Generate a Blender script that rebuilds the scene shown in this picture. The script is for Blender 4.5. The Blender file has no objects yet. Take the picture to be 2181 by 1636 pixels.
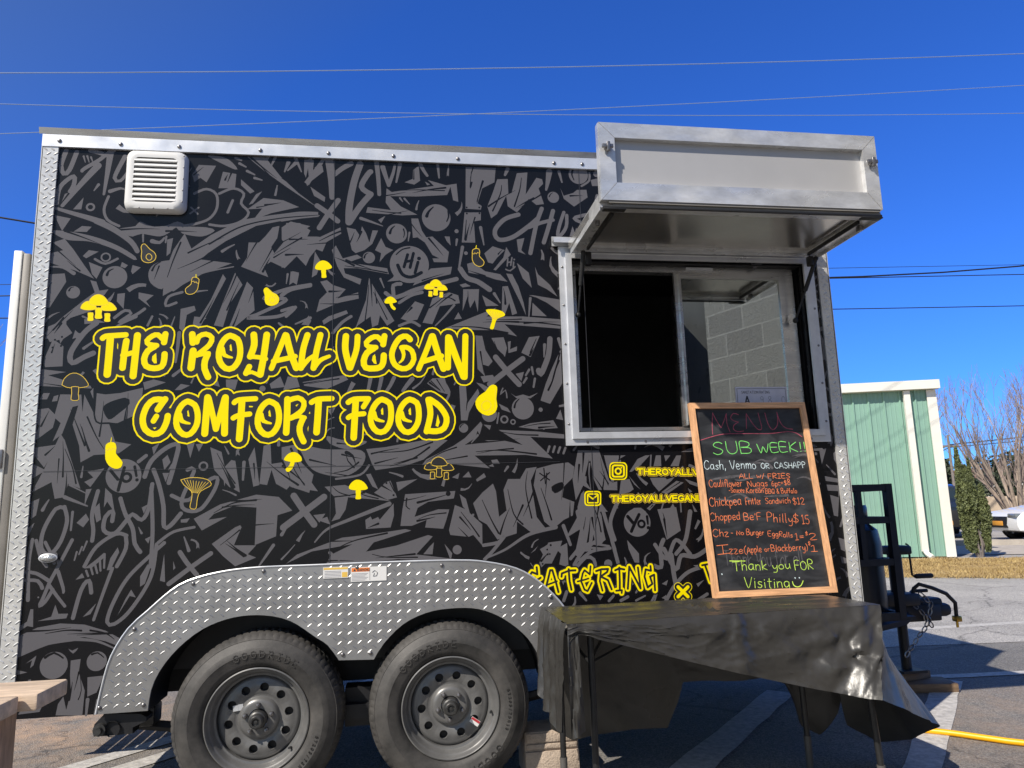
import bpy, bmesh, math, random
from mathutils import Vector, Matrix, noise

# ------------------------------------------------------------------ camera, sky, sun, exposure
SC = bpy.context.scene
COL = SC.collection
R = math.radians
random.seed(7)

def make_camera():
    yaw, pitch, roll = 0.1538, 0.1718, -0.0292
    f = Vector((math.sin(yaw)*math.cos(pitch), math.cos(yaw)*math.cos(pitch), math.sin(pitch)))
    r = Vector((math.cos(yaw), -math.sin(yaw), 0)); u = r.cross(f)
    c, s = math.cos(roll), math.sin(roll)
    r2 = c*r + s*u; u2 = -s*r + c*u
    cam = bpy.data.cameras.new('camera'); o = bpy.data.objects.new('camera', cam)
    COL.objects.link(o)
    m = Matrix((r2, u2, -f)).transposed().to_4x4()
    m.translation = Vector((1.5688, -3.3463, 1.1402))
    o.matrix_world = m
    cam.sensor_width = 36; cam.lens = 1571.45/2181*36
    cam.clip_start = 0.05; cam.clip_end = 2000
    SC.camera = o
make_camera()

SUN_DIR = Vector((-0.81, -0.655, 1.0)).normalized()
world = bpy.data.worlds.new('World'); SC.world = world
world.use_nodes = True
nt = world.node_tree
bg = nt.nodes['Background']
sky = nt.nodes.new('ShaderNodeTexSky'); sky.sky_type = 'NISHITA'; sky.sun_disc = False
sky.sun_elevation = math.asin(SUN_DIR.z); sky.sun_rotation = math.atan2(SUN_DIR.x, SUN_DIR.y)
sky.air_density = 1.0; sky.dust_density = 0.25; sky.ozone_density = 3.0; sky.altitude = 300
tint = nt.nodes.new('ShaderNodeMixRGB'); tint.blend_type = 'MULTIPLY'; tint.inputs[0].default_value = 1
gt = nt.nodes.new('ShaderNodeTexCoord'); dp = nt.nodes.new('ShaderNodeVectorMath'); dp.operation = 'DOT_PRODUCT'
dp.inputs[1].default_value = SUN_DIR; nt.links.new(gt.outputs['Generated'], dp.inputs[0])
sunside = nt.nodes.new('ShaderNodeValToRGB'); e = sunside.color_ramp.elements      # deep blue away from the sun, paler round it
e[0].position = 0.52; e[0].color = (0.26, 0.66, 1.56, 1); e[1].position = 0.80; e[1].color = (0.92, 0.88, 0.86, 1)
hm = nt.nodes.new('ShaderNodeMapRange'); hm.inputs[1].default_value = -1; hm.inputs[2].default_value = 1
nt.links.new(dp.outputs['Value'], hm.inputs[0]); nt.links.new(hm.outputs[0], sunside.inputs[0]); nt.links.new(sunside.outputs[0], tint.inputs[2])
nt.links.new(sky.outputs[0], tint.inputs[1]); nt.links.new(tint.outputs[0], bg.inputs['Color'])
bg.inputs['Strength'].default_value = 0.10

sl = bpy.data.lights.new('sun', 'SUN'); sl.energy = 4.7; sl.angle = R(0.5); sl.color = (1.0, 0.93, 0.83)
so = bpy.data.objects.new('sun', sl); COL.objects.link(so)
so.rotation_euler = SUN_DIR.to_track_quat('Z', 'Y').to_euler(); so.location = SUN_DIR*40
SC.view_settings.view_transform = 'Standard'; SC.view_settings.look = 'None'
SC.view_settings.exposure = 0.3; SC.view_settings.gamma = 1.0
SC.cycles.max_bounces = 8; SC.cycles.transparent_max_bounces = 12

# ------------------------------------------------------------------ materials
MATS = {}
def M(name, col, rough=0.6, metal=0.0, var=0.0, vscale=6.0, bump=0.0, bscale=60.0, spec=0.5, rvar=0.0, col2=None, stretch=None, coat=0.0):
    m = bpy.data.materials.new(name); m.use_nodes = True
    t = m.node_tree; p = t.nodes['Principled BSDF']
    p.inputs['Base Color'].default_value = (*col, 1); p.inputs['Roughness'].default_value = rough
    p.inputs['Metallic'].default_value = metal; p.inputs['Specular IOR Level'].default_value = spec
    p.inputs['Coat Weight'].default_value = coat
    if var or bump or rvar or col2:
        tc = t.nodes.new('ShaderNodeTexCoord'); src = tc.outputs['Object']
        if stretch:
            mp = t.nodes.new('ShaderNodeMapping'); mp.inputs['Scale'].default_value = stretch
            t.links.new(src, mp.inputs[0]); src = mp.outputs[0]
    if var or col2:
        n = t.nodes.new('ShaderNodeTexNoise'); n.inputs['Scale'].default_value = vscale; n.inputs['Detail'].default_value = 6
        n.inputs['Roughness'].default_value = 0.65
        t.links.new(src, n.inputs['Vector'])
        rp = t.nodes.new('ShaderNodeValToRGB'); e = rp.color_ramp.elements
        c1 = tuple(max(0, c*(1-var)) for c in col); c2 = tuple(min(1, c*(1+var)) for c in (col2 or col))
        e[0].position = 0.32; e[1].position = 0.68; e[0].color = (*c1, 1); e[1].color = (*c2, 1)
        t.links.new(n.outputs['Fac'], rp.inputs[0]); t.links.new(rp.outputs[0], p.inputs['Base Color'])
    if rvar:
        n2 = t.nodes.new('ShaderNodeTexNoise'); n2.inputs['Scale'].default_value = vscale*0.7; n2.inputs['Detail'].default_value = 5
        t.links.new(src, n2.inputs['Vector'])
        mr = t.nodes.new('ShaderNodeMapRange'); mr.inputs[1].default_value = 0.3; mr.inputs[2].default_value = 0.7
        mr.inputs[3].default_value = max(0.02, rough-rvar); mr.inputs[4].default_value = min(1, rough+rvar)
        t.links.new(n2.outputs['Fac'], mr.inputs[0]); t.links.new(mr.outputs[0], p.inputs['Roughness'])
    if bump:
        n3 = t.nodes.new('ShaderNodeTexNoise'); n3.inputs['Scale'].default_value = bscale; n3.inputs['Detail'].default_value = 4
        t.links.new(src, n3.inputs['Vector'])
        b = t.nodes.new('ShaderNodeBump'); b.inputs['Strength'].default_value = bump; b.inputs['Distance'].default_value = 0.01
        t.links.new(n3.outputs['Fac'], b.inputs['Height']); t.links.new(b.outputs[0], p.inputs['Normal'])
    MATS[name] = m
    return m

M('wrap_black', (0.0055, 0.0053, 0.0066), 0.24, rvar=0.04, vscale=3, spec=0.36)
M('wrap_grey', (0.114, 0.109, 0.117), 0.30, spec=0.36)
M('wrap_yellow', (0.93, 0.76, 0.0), 0.36, spec=0.18)
M('wrap_ochre', (0.80, 0.55, 0.06), 0.38, spec=0.3)
M('wrap_charcoal', (0.022, 0.020, 0.019), 0.32, spec=0.5)
M('aluminium', (0.70, 0.71, 0.73), 0.36, 0.5, var=0.10, vscale=9, rvar=0.10)
M('aluminium_brushed', (0.60, 0.59, 0.57), 0.30, 0.9, var=0.12, vscale=5, rvar=0.12, stretch=(1, 1, 7))
M('aluminium_worn', (0.68, 0.68, 0.68), 0.34, 0.55, var=0.22, vscale=11, rvar=0.20, bump=0.06, bscale=30, stretch=(.6, 1, 1.2))
M('tread_plate', (0.40, 0.395, 0.39), 0.36, 0.72, var=0.16, vscale=4, rvar=0.10)
M('trim_plate', (0.66, 0.65, 0.62), 0.26, 0.35, var=0.12, vscale=6, rvar=0.08)
M('mirror_steel', (0.66, 0.63, 0.58), 0.21, 0.85, var=0.1, vscale=3, rvar=0.05)
M('flap_panel', (0.50, 0.49, 0.48), 0.45, 0.35, var=0.04, vscale=3)
M('rubber_black', (0.010, 0.010, 0.011), 0.6, bump=0.1, bscale=90)
M('tyre_rubber', (0.036, 0.035, 0.034), 0.60, var=0.45, vscale=7, col2=(0.058, 0.054, 0.050), bump=0.06, bscale=160, spec=0.45)
M('rim_grey', (0.165, 0.163, 0.160), 0.36, 0.35, var=0.12, vscale=20, rvar=0.08)
M('hub_steel', (0.075, 0.074, 0.072), 0.40, 0.6, var=0.3, vscale=40)
M('lug_steel', (0.24, 0.23, 0.23), 0.33, 0.8, var=0.2, vscale=80)
M('dark_steel', (0.012, 0.012, 0.014), 0.5, var=0.3, vscale=20)
M('vent_white', (0.72, 0.71, 0.68), 0.4, var=0.03, vscale=8)
M('door_white', (0.78, 0.77, 0.73), 0.45, var=0.04)
M('seal_tan', (0.21, 0.195, 0.175), 0.5, var=0.15, vscale=5)
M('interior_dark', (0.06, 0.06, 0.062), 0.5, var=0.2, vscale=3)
M('plastic_sheet', (0.036, 0.034, 0.031), 0.33, var=0.2, vscale=5, bump=0.14, bscale=30, rvar=0.08)
M('slate', (0.017, 0.018, 0.020), 0.55, var=0.35, vscale=5, rvar=0.1)
M('pine_frame', (0.74, 0.40, 0.20), 0.5, var=0.30, vscale=13, stretch=(7, 7, 0.6))
M('pine_frame_x', (0.74, 0.40, 0.20), 0.5, var=0.30, vscale=13, stretch=(0.6, 7, 7))
M('chalk_red', (0.42, 0.08, 0.12), 0.9, var=0.38, vscale=55)
M('chalk_green', (0.22, 0.85, 0.16), 0.9, var=0.38, vscale=55)
M('chalk_white', (0.62, 0.76, 0.84), 0.9, var=0.38, vscale=55)
M('chalk_orange', (0.90, 0.20, 0.075), 0.9, var=0.38, vscale=55)
M('chalk_lime', (0.52, 0.80, 0.10), 0.9, var=0.38, vscale=55)
M('chalk_ghost', (0.085, 0.08, 0.085), 0.9, var=0.5, vscale=30)
M('paper', (0.62, 0.60, 0.68), 0.7, var=0.08, vscale=20)
M('ink', (0.05, 0.05, 0.06), 0.8)
M('ink_grey', (0.25, 0.25, 0.28), 0.8)
M('sticker_white', (0.75, 0.74, 0.72), 0.4)
M('sticker_orange', (0.85, 0.22, 0.03), 0.4)
M('sticker_yellow', (0.80, 0.52, 0.10), 0.4)
M('sticker_red', (0.45, 0.04, 0.05), 0.4)
M('lamp_lens', (0.62, 0.62, 0.60), 0.12, 0.6, bump=0.4, bscale=120)
M('hose_yellow', (0.86, 0.42, 0.0), 0.4)
M('table_steel', (0.030, 0.030, 0.031), 0.35, 0.4, var=0.2, vscale=30)
M('table_foot', (0.09, 0.085, 0.08), 0.5)
M('table_plastic', (0.30, 0.29, 0.27), 0.55)
M('cedar', (0.68, 0.52, 0.38), 0.65, var=0.28, vscale=5, stretch=(1.2, 7, 7), bump=0.1, bscale=40)
M('cedar_end', (0.46, 0.31, 0.21), 0.7, var=0.3, vscale=9, stretch=(7, 7, 1.2))
M('weathered_wood', (0.20, 0.13, 0.075), 0.8, var=0.35, vscale=8, stretch=(1, 6, 6))
M('concrete_block', (0.46, 0.37, 0.29), 0.9, var=0.14, vscale=30, bump=0.5, bscale=120)
M('green_metal', (0.235, 0.40, 0.32), 0.45, var=0.05, vscale=2)
M('trim_white', (0.78, 0.76, 0.68), 0.45, var=0.04)
M('concrete', (0.44, 0.39, 0.33), 0.9, var=0.14, vscale=3, bump=0.2)
M('stripe', (0.46, 0.44, 0.41), 0.85, var=0.30, vscale=28, bump=0.3, bscale=120)
M('bark_pale', (0.34, 0.27, 0.21), 0.8, var=0.3, vscale=12)
M('bark_grey', (0.20, 0.17, 0.15), 0.85, var=0.3, vscale=8)
M('twig', (0.29, 0.225, 0.19), 0.85, var=0.2, vscale=6)
M('juniper', (0.045, 0.065, 0.022), 0.7, var=0.35, vscale=9, col2=(0.13, 0.15, 0.055))
M('evergreen', (0.022, 0.034, 0.018), 0.75, var=0.3, vscale=3, col2=(0.05, 0.065, 0.032))
M('far_wood', (0.13, 0.105, 0.085), 0.9, var=0.3, vscale=0.4)
M('car_white', (0.80, 0.80, 0.80), 0.22, coat=0.6)
M('car_dark', (0.012, 0.018, 0.026), 0.18, coat=0.8)
M('car_glass', (0.02, 0.03, 0.035), 0.06, spec=0.8)
M('car_trim', (0.012, 0.012, 0.012), 0.5)
M('car_rim', (0.4, 0.4, 0.42), 0.3, 0.8)
M('lens_amber', (0.7, 0.32, 0.05), 0.25)
M('lens_clear', (0.25, 0.27, 0.28), 0.1, 0.4)
M('wire', (0.012, 0.012, 0.014), 0.5)
M('wire_bright', (0.34, 0.42, 0.58), 0.4, 0.2)
M('brick_red', (0.25, 0.11, 0.08), 0.85, var=0.2, vscale=2)
M('siding_white', (0.62, 0.61, 0.58), 0.7)
M('tan_wall', (0.42, 0.33, 0.24), 0.9, var=0.1)
M('cylinder_dark', (0.015, 0.016, 0.018), 0.35)
M('brass', (0.55, 0.33, 0.06), 0.35, 0.9)
M('tarp_black', (0.006, 0.006, 0.007), 0.5)

def ground_material(name='asphalt', k=1.0):
    m = bpy.data.materials.new(name); m.use_nodes = True
    t = m.node_tree; p = t.nodes['Principled BSDF']; L = t.links.new
    tc = t.nodes.new('ShaderNodeTexCoord')
    def noise_(s, d=5, r=0.6):
        n = t.nodes.new('ShaderNodeTexNoise'); n.inputs['Scale'].default_value = s; n.inputs['Detail'].default_value = d
        n.inputs['Roughness'].default_value = r; L(tc.outputs['Object'], n.inputs['Vector']); return n.outputs['Fac']
    def ramp(src, a, b, ca, cb):
        r = t.nodes.new('ShaderNodeValToRGB'); e = r.color_ramp.elements
        e[0].position = a; e[1].position = b; e[0].color = (*ca, 1); e[1].color = (*cb, 1); L(src, r.inputs[0]); return r.outputs[0]
    def mix(fac, a, b, mode='MIX'):
        x = t.nodes.new('ShaderNodeMixRGB'); x.blend_type = mode
        for i, v in ((0, fac), (1, a), (2, b)):
            if isinstance(v, (int, float)): x.inputs[i].default_value = v
            elif isinstance(v, tuple): x.inputs[i].default_value = (*v, 1)
            else: L(v, x.inputs[i])
        return x.outputs[0]
    base = ramp(noise_(1.1), 0.3, 0.7, (0.165*k, 0.158*k, 0.147*k), (0.24*k, 0.229*k, 0.211*k))
    vor = t.nodes.new('ShaderNodeTexVoronoi'); vor.inputs['Scale'].default_value = 150; L(tc.outputs['Object'], vor.inputs['Vector'])
    stones = ramp(vor.outputs['Color'], 0.25, 0.95, (0.45, 0.45, 0.46), (1.45, 1.42, 1.38))
    base = mix(0.8, base, stones, 'MULTIPLY')
    big = t.nodes.new('ShaderNodeTexVoronoi'); big.inputs['Scale'].default_value = 17; L(tc.outputs['Object'], big.inputs['Vector'])
    chips = ramp(big.outputs['Distance'], 0.03, 0.10, (1, 1, 1), (0, 0, 0))
    base = mix(mix(1.0, chips, (0.5, 0.5, 0.5), 'MULTIPLY'), base, (0.38, 0.36, 0.33))
    # sandy dirt washed across the lot, strongest near the trailer's rear and by the hose
    geo = t.nodes.new('ShaderNodeNewGeometry')
    def spot(x, y, rad):
        v = t.nodes.new('ShaderNodeVectorMath'); v.operation = 'DISTANCE'; L(geo.outputs['Position'], v.inputs[0]); v.inputs[1].default_value = (x, y, 0)
        mr = t.nodes.new('ShaderNodeMapRange'); mr.inputs[1].default_value = rad*0.25; mr.inputs[2].default_value = rad; mr.inputs[3].default_value = 1; mr.inputs[4].default_value = 0
        L(v.outputs['Value'], mr.inputs[0]); return mr.outputs[0]
    sp = mix(0.45, spot(-0.35, 1.45, 1.0), spot(5.1, -0.1, 1.6), 'ADD')
    dn = ramp(noise_(4.5, 8, 0.7), 0.36, 0.62, (0.05, 0.05, 0.05), (1, 1, 1))
    base = mix(mix(1.0, sp, dn, 'MULTIPLY'), base, (0.40, 0.275, 0.185))
    crack = t.nodes.new('ShaderNodeTexVoronoi'); crack.feature = 'DISTANCE_TO_EDGE'; crack.inputs['Scale'].default_value = 0.33
    wob = mix(0.25, tc.outputs['Object'], ramp(noise_(1.3, 6), 0, 1, (0, 0, 0), (6, 6, 6)), 'ADD')
    L(wob, crack.inputs['Vector'])
    cr = ramp(crack.outputs['Distance'], 0.0, 0.006, (0.35, 0.35, 0.35), (1, 1, 1))
    base = mix(0.8, base, cr, 'MULTIPLY')
    L(base, p.inputs['Base Color']); p.inputs['Roughness'].default_value = 0.88
    b = t.nodes.new('ShaderNodeBump'); b.inputs['Strength'].default_value = 0.6; b.inputs['Distance'].default_value = 0.006
    L(vor.outputs['Distance'], b.inputs['Height']); L(b.outputs[0], p.inputs['Normal'])
    return m
MATS['asphalt'] = ground_material(); MATS['asphalt_pale'] = ground_material('asphalt_pale', 2.1)

def glass_material():
    m = bpy.data.materials.new('window_glass'); m.use_nodes = True
    t = m.node_tree; t.nodes.clear()
    o = t.nodes.new('ShaderNodeOutputMaterial'); mx = t.nodes.new('ShaderNodeMixShader'); mx.inputs[0].default_value = 0.42
    tr = t.nodes.new('ShaderNodeBsdfTransparent'); tr.inputs[0].default_value = (0.80, 0.82, 0.81, 1)
    gl = t.nodes.new('ShaderNodeBsdfGlossy'); gl.inputs['Roughness'].default_value = 0.0; gl.inputs[0].default_value = (0.95, 1, 0.97, 1)
    t.links.new(tr.outputs[0], mx.inputs[1]); t.links.new(gl.outputs[0], mx.inputs[2]); t.links.new(mx.outputs[0], o.inputs[0])
    return m
MATS['window_glass'] = glass_material()

def block_material():
    m = bpy.data.materials.new('split_block'); m.use_nodes = True
    t = m.node_tree; p = t.nodes['Principled BSDF']; L = t.links.new
    tc = t.nodes.new('ShaderNodeTexCoord')
    mp = t.nodes.new('ShaderNodeMapping'); mp.inputs['Rotation'].default_value = (R(90), 0, 0); L(tc.outputs['Object'], mp.inputs[0])
    br = t.nodes.new('ShaderNodeTexBrick'); L(mp.outputs[0], br.inputs['Vector'])
    br.inputs['Scale'].default_value = 1; br.inputs['Brick Width'].default_value = 0.406; br.inputs['Row Height'].default_value = 0.203
    br.inputs['Mortar Size'].default_value = 0.006; br.inputs['Mortar Smooth'].default_value = 0.2
    br.inputs['Color1'].default_value = (0.34, 0.33, 0.31, 1); br.inputs['Color2'].default_value = (0.27, 0.26, 0.25, 1); br.inputs['Mortar'].default_value = (0.50, 0.485, 0.46, 1)
    L(br.outputs['Color'], p.inputs['Base Color']); p.inputs['Roughness'].default_value = 0.95
    n = t.nodes.new('ShaderNodeTexNoise'); n.inputs['Scale'].default_value = 34; n.inputs['Detail'].default_value = 10; n.inputs['Roughness'].default_value = 0.8; L(tc.outputs['Object'], n.inputs['Vector'])
    mu = t.nodes.new('ShaderNodeMath'); mu.operation = 'MULTIPLY'; L(n.outputs['Fac'], mu.inputs[0]); mu.inputs[1].default_value = 1
    b = t.nodes.new('ShaderNodeBump'); b.inputs['Strength'].default_value = 0.8; b.inputs['Distance'].default_value = 0.035
    L(mu.outputs[0], b.inputs['Height']); L(b.outputs[0], p.inputs['Normal'])
    return m
MATS['split_block'] = block_material()

# ------------------------------------------------------------------ mesh helpers
class MB:
    def __init__(s): s.v = []; s.f = []; s.m = []; s.sm = []; s.slots = []; s.cur = 0
    def mat(s, name):
        if name not in s.slots: s.slots.append(name)
        s.cur = s.slots.index(name); return s
    def add(s, vs, fs, smooth=False):
        n = len(s.v); s.v += [tuple(v) for v in vs]
        for f in fs: s.f.append([n+i for i in f]); s.m.append(s.cur); s.sm.append(smooth)
        return s
    def box(s, x0, x1, y0, y1, z0, z1):
        return s.add([(x0,y0,z0),(x1,y0,z0),(x1,y1,z0),(x0,y1,z0),(x0,y0,z1),(x1,y0,z1),(x1,y1,z1),(x0,y1,z1)],
              [(0,3,2,1),(4,5,6,7),(0,1,5,4),(1,2,6,5),(2,3,7,6),(3,0,4,7)])
    def bbox(s, x0, x1, y0, y1, z0, z1, b=0.004, seg=2, Mx=None):     # box with rounded edges
        bm = bmesh.new(); bmesh.ops.create_cube(bm, size=1)
        for v in bm.verts:
            v.co = Vector(((x0+x1)/2+v.co.x*(x1-x0), (y0+y1)/2+v.co.y*(y1-y0), (z0+z1)/2+v.co.z*(z1-z0)))
        bmesh.ops.bevel(bm, geom=bm.edges[:], offset=b, segments=seg, affect='EDGES', profile=0.5)
        return s.bm(bm, Mx, smooth=True)
    def bm(s, bm, Mx=None, smooth=False):
        bm.verts.index_update()
        vs = [(Mx @ v.co) if Mx else v.co.copy() for v in bm.verts]
        s.add(vs, [[v.index for v in f.verts] for f in bm.faces], smooth); bm.free(); return s
    def prism(s, poly, axis, a, b, smooth=False):     # poly of 2D points extruded along axis ('y': poly = x,z)
        P = lambda q, t: {'y': (q[0], t, q[1]), 'x': (t, q[0], q[1]), 'z': (q[0], q[1], t)}[axis]
        n = len(poly)
        vs = [P(q, a) for q in poly] + [P(q, b) for q in poly]
        fs = [list(range(n)), list(range(2*n-1, n-1, -1))] + [(i, i+n, (i+1) % n+n, (i+1) % n) for i in range(n)]
        return s.add(vs, fs, smooth)
    def tube(s, pts, rad, seg=8, caps=True, smooth=True):
        pts = [Vector(p) for p in pts]; n = len(pts)
        rad = rad if isinstance(rad, (list, tuple)) else [rad]*n
        vs = []; up = Vector((0, 0, 1)); pu = None
        for i, p in enumerate(pts):
            d = (pts[min(i+1, n-1)]-pts[max(i-1, 0)]).normalized()
            if pu is None:
                a = d.cross(Vector((0, 0, 1)) if abs(d.z) < 0.9 else Vector((1, 0, 0))).normalized()
            else:
                a = (pu - d*pu.dot(d)).normalized()
            pu = a; b = d.cross(a)
            for k in range(seg):
                t = 2*math.pi*k/seg; vs.append(p+(a*math.cos(t)+b*math.sin(t))*rad[i])
        fs = []
        for i in range(n-1):
            for k in range(seg): fs.append((i*seg+k, i*seg+(k+1) % seg, (i+1)*seg+(k+1) % seg, (i+1)*seg+k))
        s.add(vs, fs, smooth)
        if caps: s.add(vs[:seg], [list(range(seg-1, -1, -1))]); s.add(vs[-seg:], [list(range(seg))])
        return s
    def lathe(s, prof, c, axis='y', seg=64, smooth=True, mod=None):     # prof: (radius, along axis)
        vs = []
        for i, (r, t) in enumerate(prof):
            for k in range(seg):
                a = 2*math.pi*k/seg; rr = r if mod is None else mod(i, k, r)
                x, z = rr*math.cos(a), rr*math.sin(a)
                vs.append({'y': (c[0]+x, c[1]+t, c[2]+z), 'z': (c[0]+x, c[1]+z, c[2]+t), 'x': (c[0]+t, c[1]+x, c[2]+z)}[axis])
        fs = []
        for i in range(len(prof)-1):
            for k in range(seg): fs.append((i*seg+k, (i+1)*seg+k, (i+1)*seg+(k+1) % seg, i*seg+(k+1) % seg))
        return s.add(vs, fs, smooth)
    def ball(s, c, r, sx=1, sy=1, sz=1, seg=10):
        vs = []; fs = []; n = seg//2
        for i in range(n+1):
            th = math.pi*i/n
            for k in range(seg):
                a = 2*math.pi*k/seg
                vs.append((c[0]+r*sx*math.sin(th)*math.cos(a), c[1]+r*sy*math.sin(th)*math.sin(a), c[2]+r*sz*math.cos(th)))
        for i in range(n):
            for k in range(seg): fs.append((i*seg+k, i*seg+(k+1) % seg, (i+1)*seg+(k+1) % seg, (i+1)*seg+k))
        return s.add(vs, fs, True)
    def build(s, name, mat=None, parent=None, fix=True, loc=None):
        me = bpy.data.meshes.new(name); me.from_pydata(s.v, [], s.f)
        slots = s.slots or [mat]
        for n in slots: me.materials.append(MATS[n])
        me.polygons.foreach_set('material_index', s.m if s.slots else [0]*len(s.f))
        me.polygons.foreach_set('use_smooth', s.sm)
        if fix:
            bm = bmesh.new(); bm.from_mesh(me); bmesh.ops.remove_doubles(bm, verts=bm.verts[:], dist=1e-6)
            bmesh.ops.recalc_face_normals(bm, faces=bm.faces[:]); bm.to_mesh(me); bm.free()
        if any(s.sm): me.set_sharp_from_angle(angle=R(38))
        me.update()
        o = bpy.data.objects.new(name, me); COL.objects.link(o)
        if parent:
            o.parent = parent; o.matrix_parent_inverse = Matrix.Translation(parent.location).inverted() if parent.parent is None and parent.type == 'EMPTY' else Matrix.Identity(4)
        return o

def thing(name, label, cat, loc=(0, 0, 0), group=None):
    o = bpy.data.objects.new(name, None); COL.objects.link(o); o.location = loc; o.empty_display_size = 0.2
    o['label'] = label; o['category'] = cat
    if group: o['group'] = group
    return o
def tag(o, label, cat, group=None):
    o['label'] = label; o['category'] = cat
    if group: o['group'] = group
    return o
def struct(o, kind='structure'):
    o['kind'] = kind; return o

def smooth_pts(P, step, closed=False):      # Catmull-Rom samples (points may carry extra columns)
    n = len(P); out = []
    rng = range(n if closed else n-1)
    for i in rng:
        g = lambda k: P[k % n] if closed else P[max(0, min(n-1, k))]
        p0, p1, p2, p3 = g(i-1), g(i), g(i+1), g(i+2)
        L = math.hypot(p2[0]-p1[0], p2[1]-p1[1]); m = max(2, min(10, int(L/step)))
        for j in range(m):
            t = j/m; t2 = t*t; t3 = t2*t
            out.append(tuple(0.5*(2*b+(c-a)*t+(2*a-5*b+4*c-d)*t2+(3*b-a-3*c+d)*t3) for a, b, c, d in zip(p0, p1, p2, p3)))
    if not closed: out.append(tuple(P[-1]))
    return out

class Decal:
    """Cut vinyl on the plane spanned by U,V at origin O, lifted along N by a hair for every piece laid over the last one."""
    def __init__(s, O, U, V, N, base, mats, lift=6e-6):
        s.O, s.U, s.V, s.N = Vector(O), Vector(U), Vector(V), Vector(N)
        s.base = base; s.d = base; s.mb = MB(); s.lift = lift; s.boxes = []
    def lay(s, pts, pad=0.0):               # a piece goes one hair above every earlier piece it may overlap
        xs = [p[0] for p in pts]; ys = [p[1] for p in pts]
        b = (min(xs)-pad, min(ys)-pad, max(xs)+pad, max(ys)+pad); k = 0
        for a, l in s.boxes:
            if l >= k and a[0] < b[2] and b[0] < a[2] and a[1] < b[3] and b[1] < a[3]: k = l+1
        s.boxes.append((b, k)); s.d = s.base+s.lift*k
    def P(s, q, h): return s.O + s.U*(q[0]/1000) + s.V*(q[1]/1000) + s.N*h
    def poly(s, pts):
        s.lay(pts)
        a = sum(p[0]*q[1]-q[0]*p[1] for p, q in zip(pts, pts[1:]+pts[:1]))
        if a < 0: pts = pts[::-1]
        s.mb.add([s.P(p, s.d) for p in pts], [list(range(len(pts)))])
    def disc(s, c, r, n=40): s.poly([(c[0]+r*math.cos(2*math.pi*k/n), c[1]+r*math.sin(2*math.pi*k/n)) for k in range(n)])
    def ring(s, c, r, w, n=40):
        s.lay([c], r+w); vs = []; fs = []
        for k in range(n):
            a = 2*math.pi*k/n
            for q in (r-w/2, r+w/2): vs.append(s.P((c[0]+q*math.cos(a), c[1]+q*math.sin(a)), s.d))
        for k in range(n): j = (k+1) % n; fs.append((2*k, 2*k+1, 2*j+1, 2*j))
        s.mb.add(vs, fs)
    def ribbon(s, pts, w):                  # pts sampled, w per point (full widths)
        n = len(pts); vs = []; fs = []; s.lay(pts, max(w)/2)
        nor = []
        for i in range(n):
            a, b = pts[max(i-1, 0)], pts[min(i+1, n-1)]
            dx, dy = b[0]-a[0], b[1]-a[1]; l = math.hypot(dx, dy) or 1
            nor.append((-dy/l, dx/l))
        dd = s.lift*0.6/n
        for i, (p, q) in enumerate(zip(pts, nor)):
            h = w[i]/2
            vs += [s.P((p[0]-q[0]*h, p[1]-q[1]*h), s.d+i*dd), s.P((p[0]+q[0]*h, p[1]+q[1]*h), s.d+i*dd)]
        for i in range(n-1): fs.append((2*i, 2*i+2, 2*i+3, 2*i+1))
        s.mb.add(vs, fs)
        for e, sg in ((0, 1), (n-1, -1)):   # round ends
            h = w[e]/2
            if h < 1.2: continue
            p, q = pts[e], nor[e]; a0 = math.atan2(q[1], q[0]); m = 7
            P = [(p[0]+h*math.cos(a0+sg*math.pi*k/m), p[1]+h*math.sin(a0+sg*math.pi*k/m)) for k in range(m+1)]
            if sg < 0: P = P[::-1]
            s.mb.add([s.P(x, s.d+(0 if e == 0 else n*dd)) for x in P], [list(range(m+1))])
    def run(s, text, cmap, step=14):
        for l in text.strip().split('\n'):
            t = l.split(' ')
            ck = t[0]; s.mb.mat(cmap[ck[0]]); k = ck[1]
            w = [float(v) for v in t[1].split(',') if v] if t[1] else []
            P = [tuple(float(v) for v in a.split(',')) for a in t[2:]]
            if k == 'P': s.poly(P)
            elif k == 'B': s.poly(smooth_pts(P, step, True))
            elif k == 'D': s.disc(P[0], w[0])
            elif k == 'R': s.ring(P[0], w[0], w[1])
            elif k == 'L':
                for a, b in zip(P, P[1:]): s.ribbon([a, b], [w[0], w[0]])
            elif k == 'T':
                n = len(P)
                ws = [w[0]+(w[1]-w[0])*i/(n-1) for i in range(n)] if len(w) == 2 else w
                Q = smooth_pts([(*p, q) for p, q in zip(P, ws)], step)
                s.ribbon([q[:2] for q in Q], [max(0.4, q[2]) for q in Q])
        return s.mb

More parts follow.
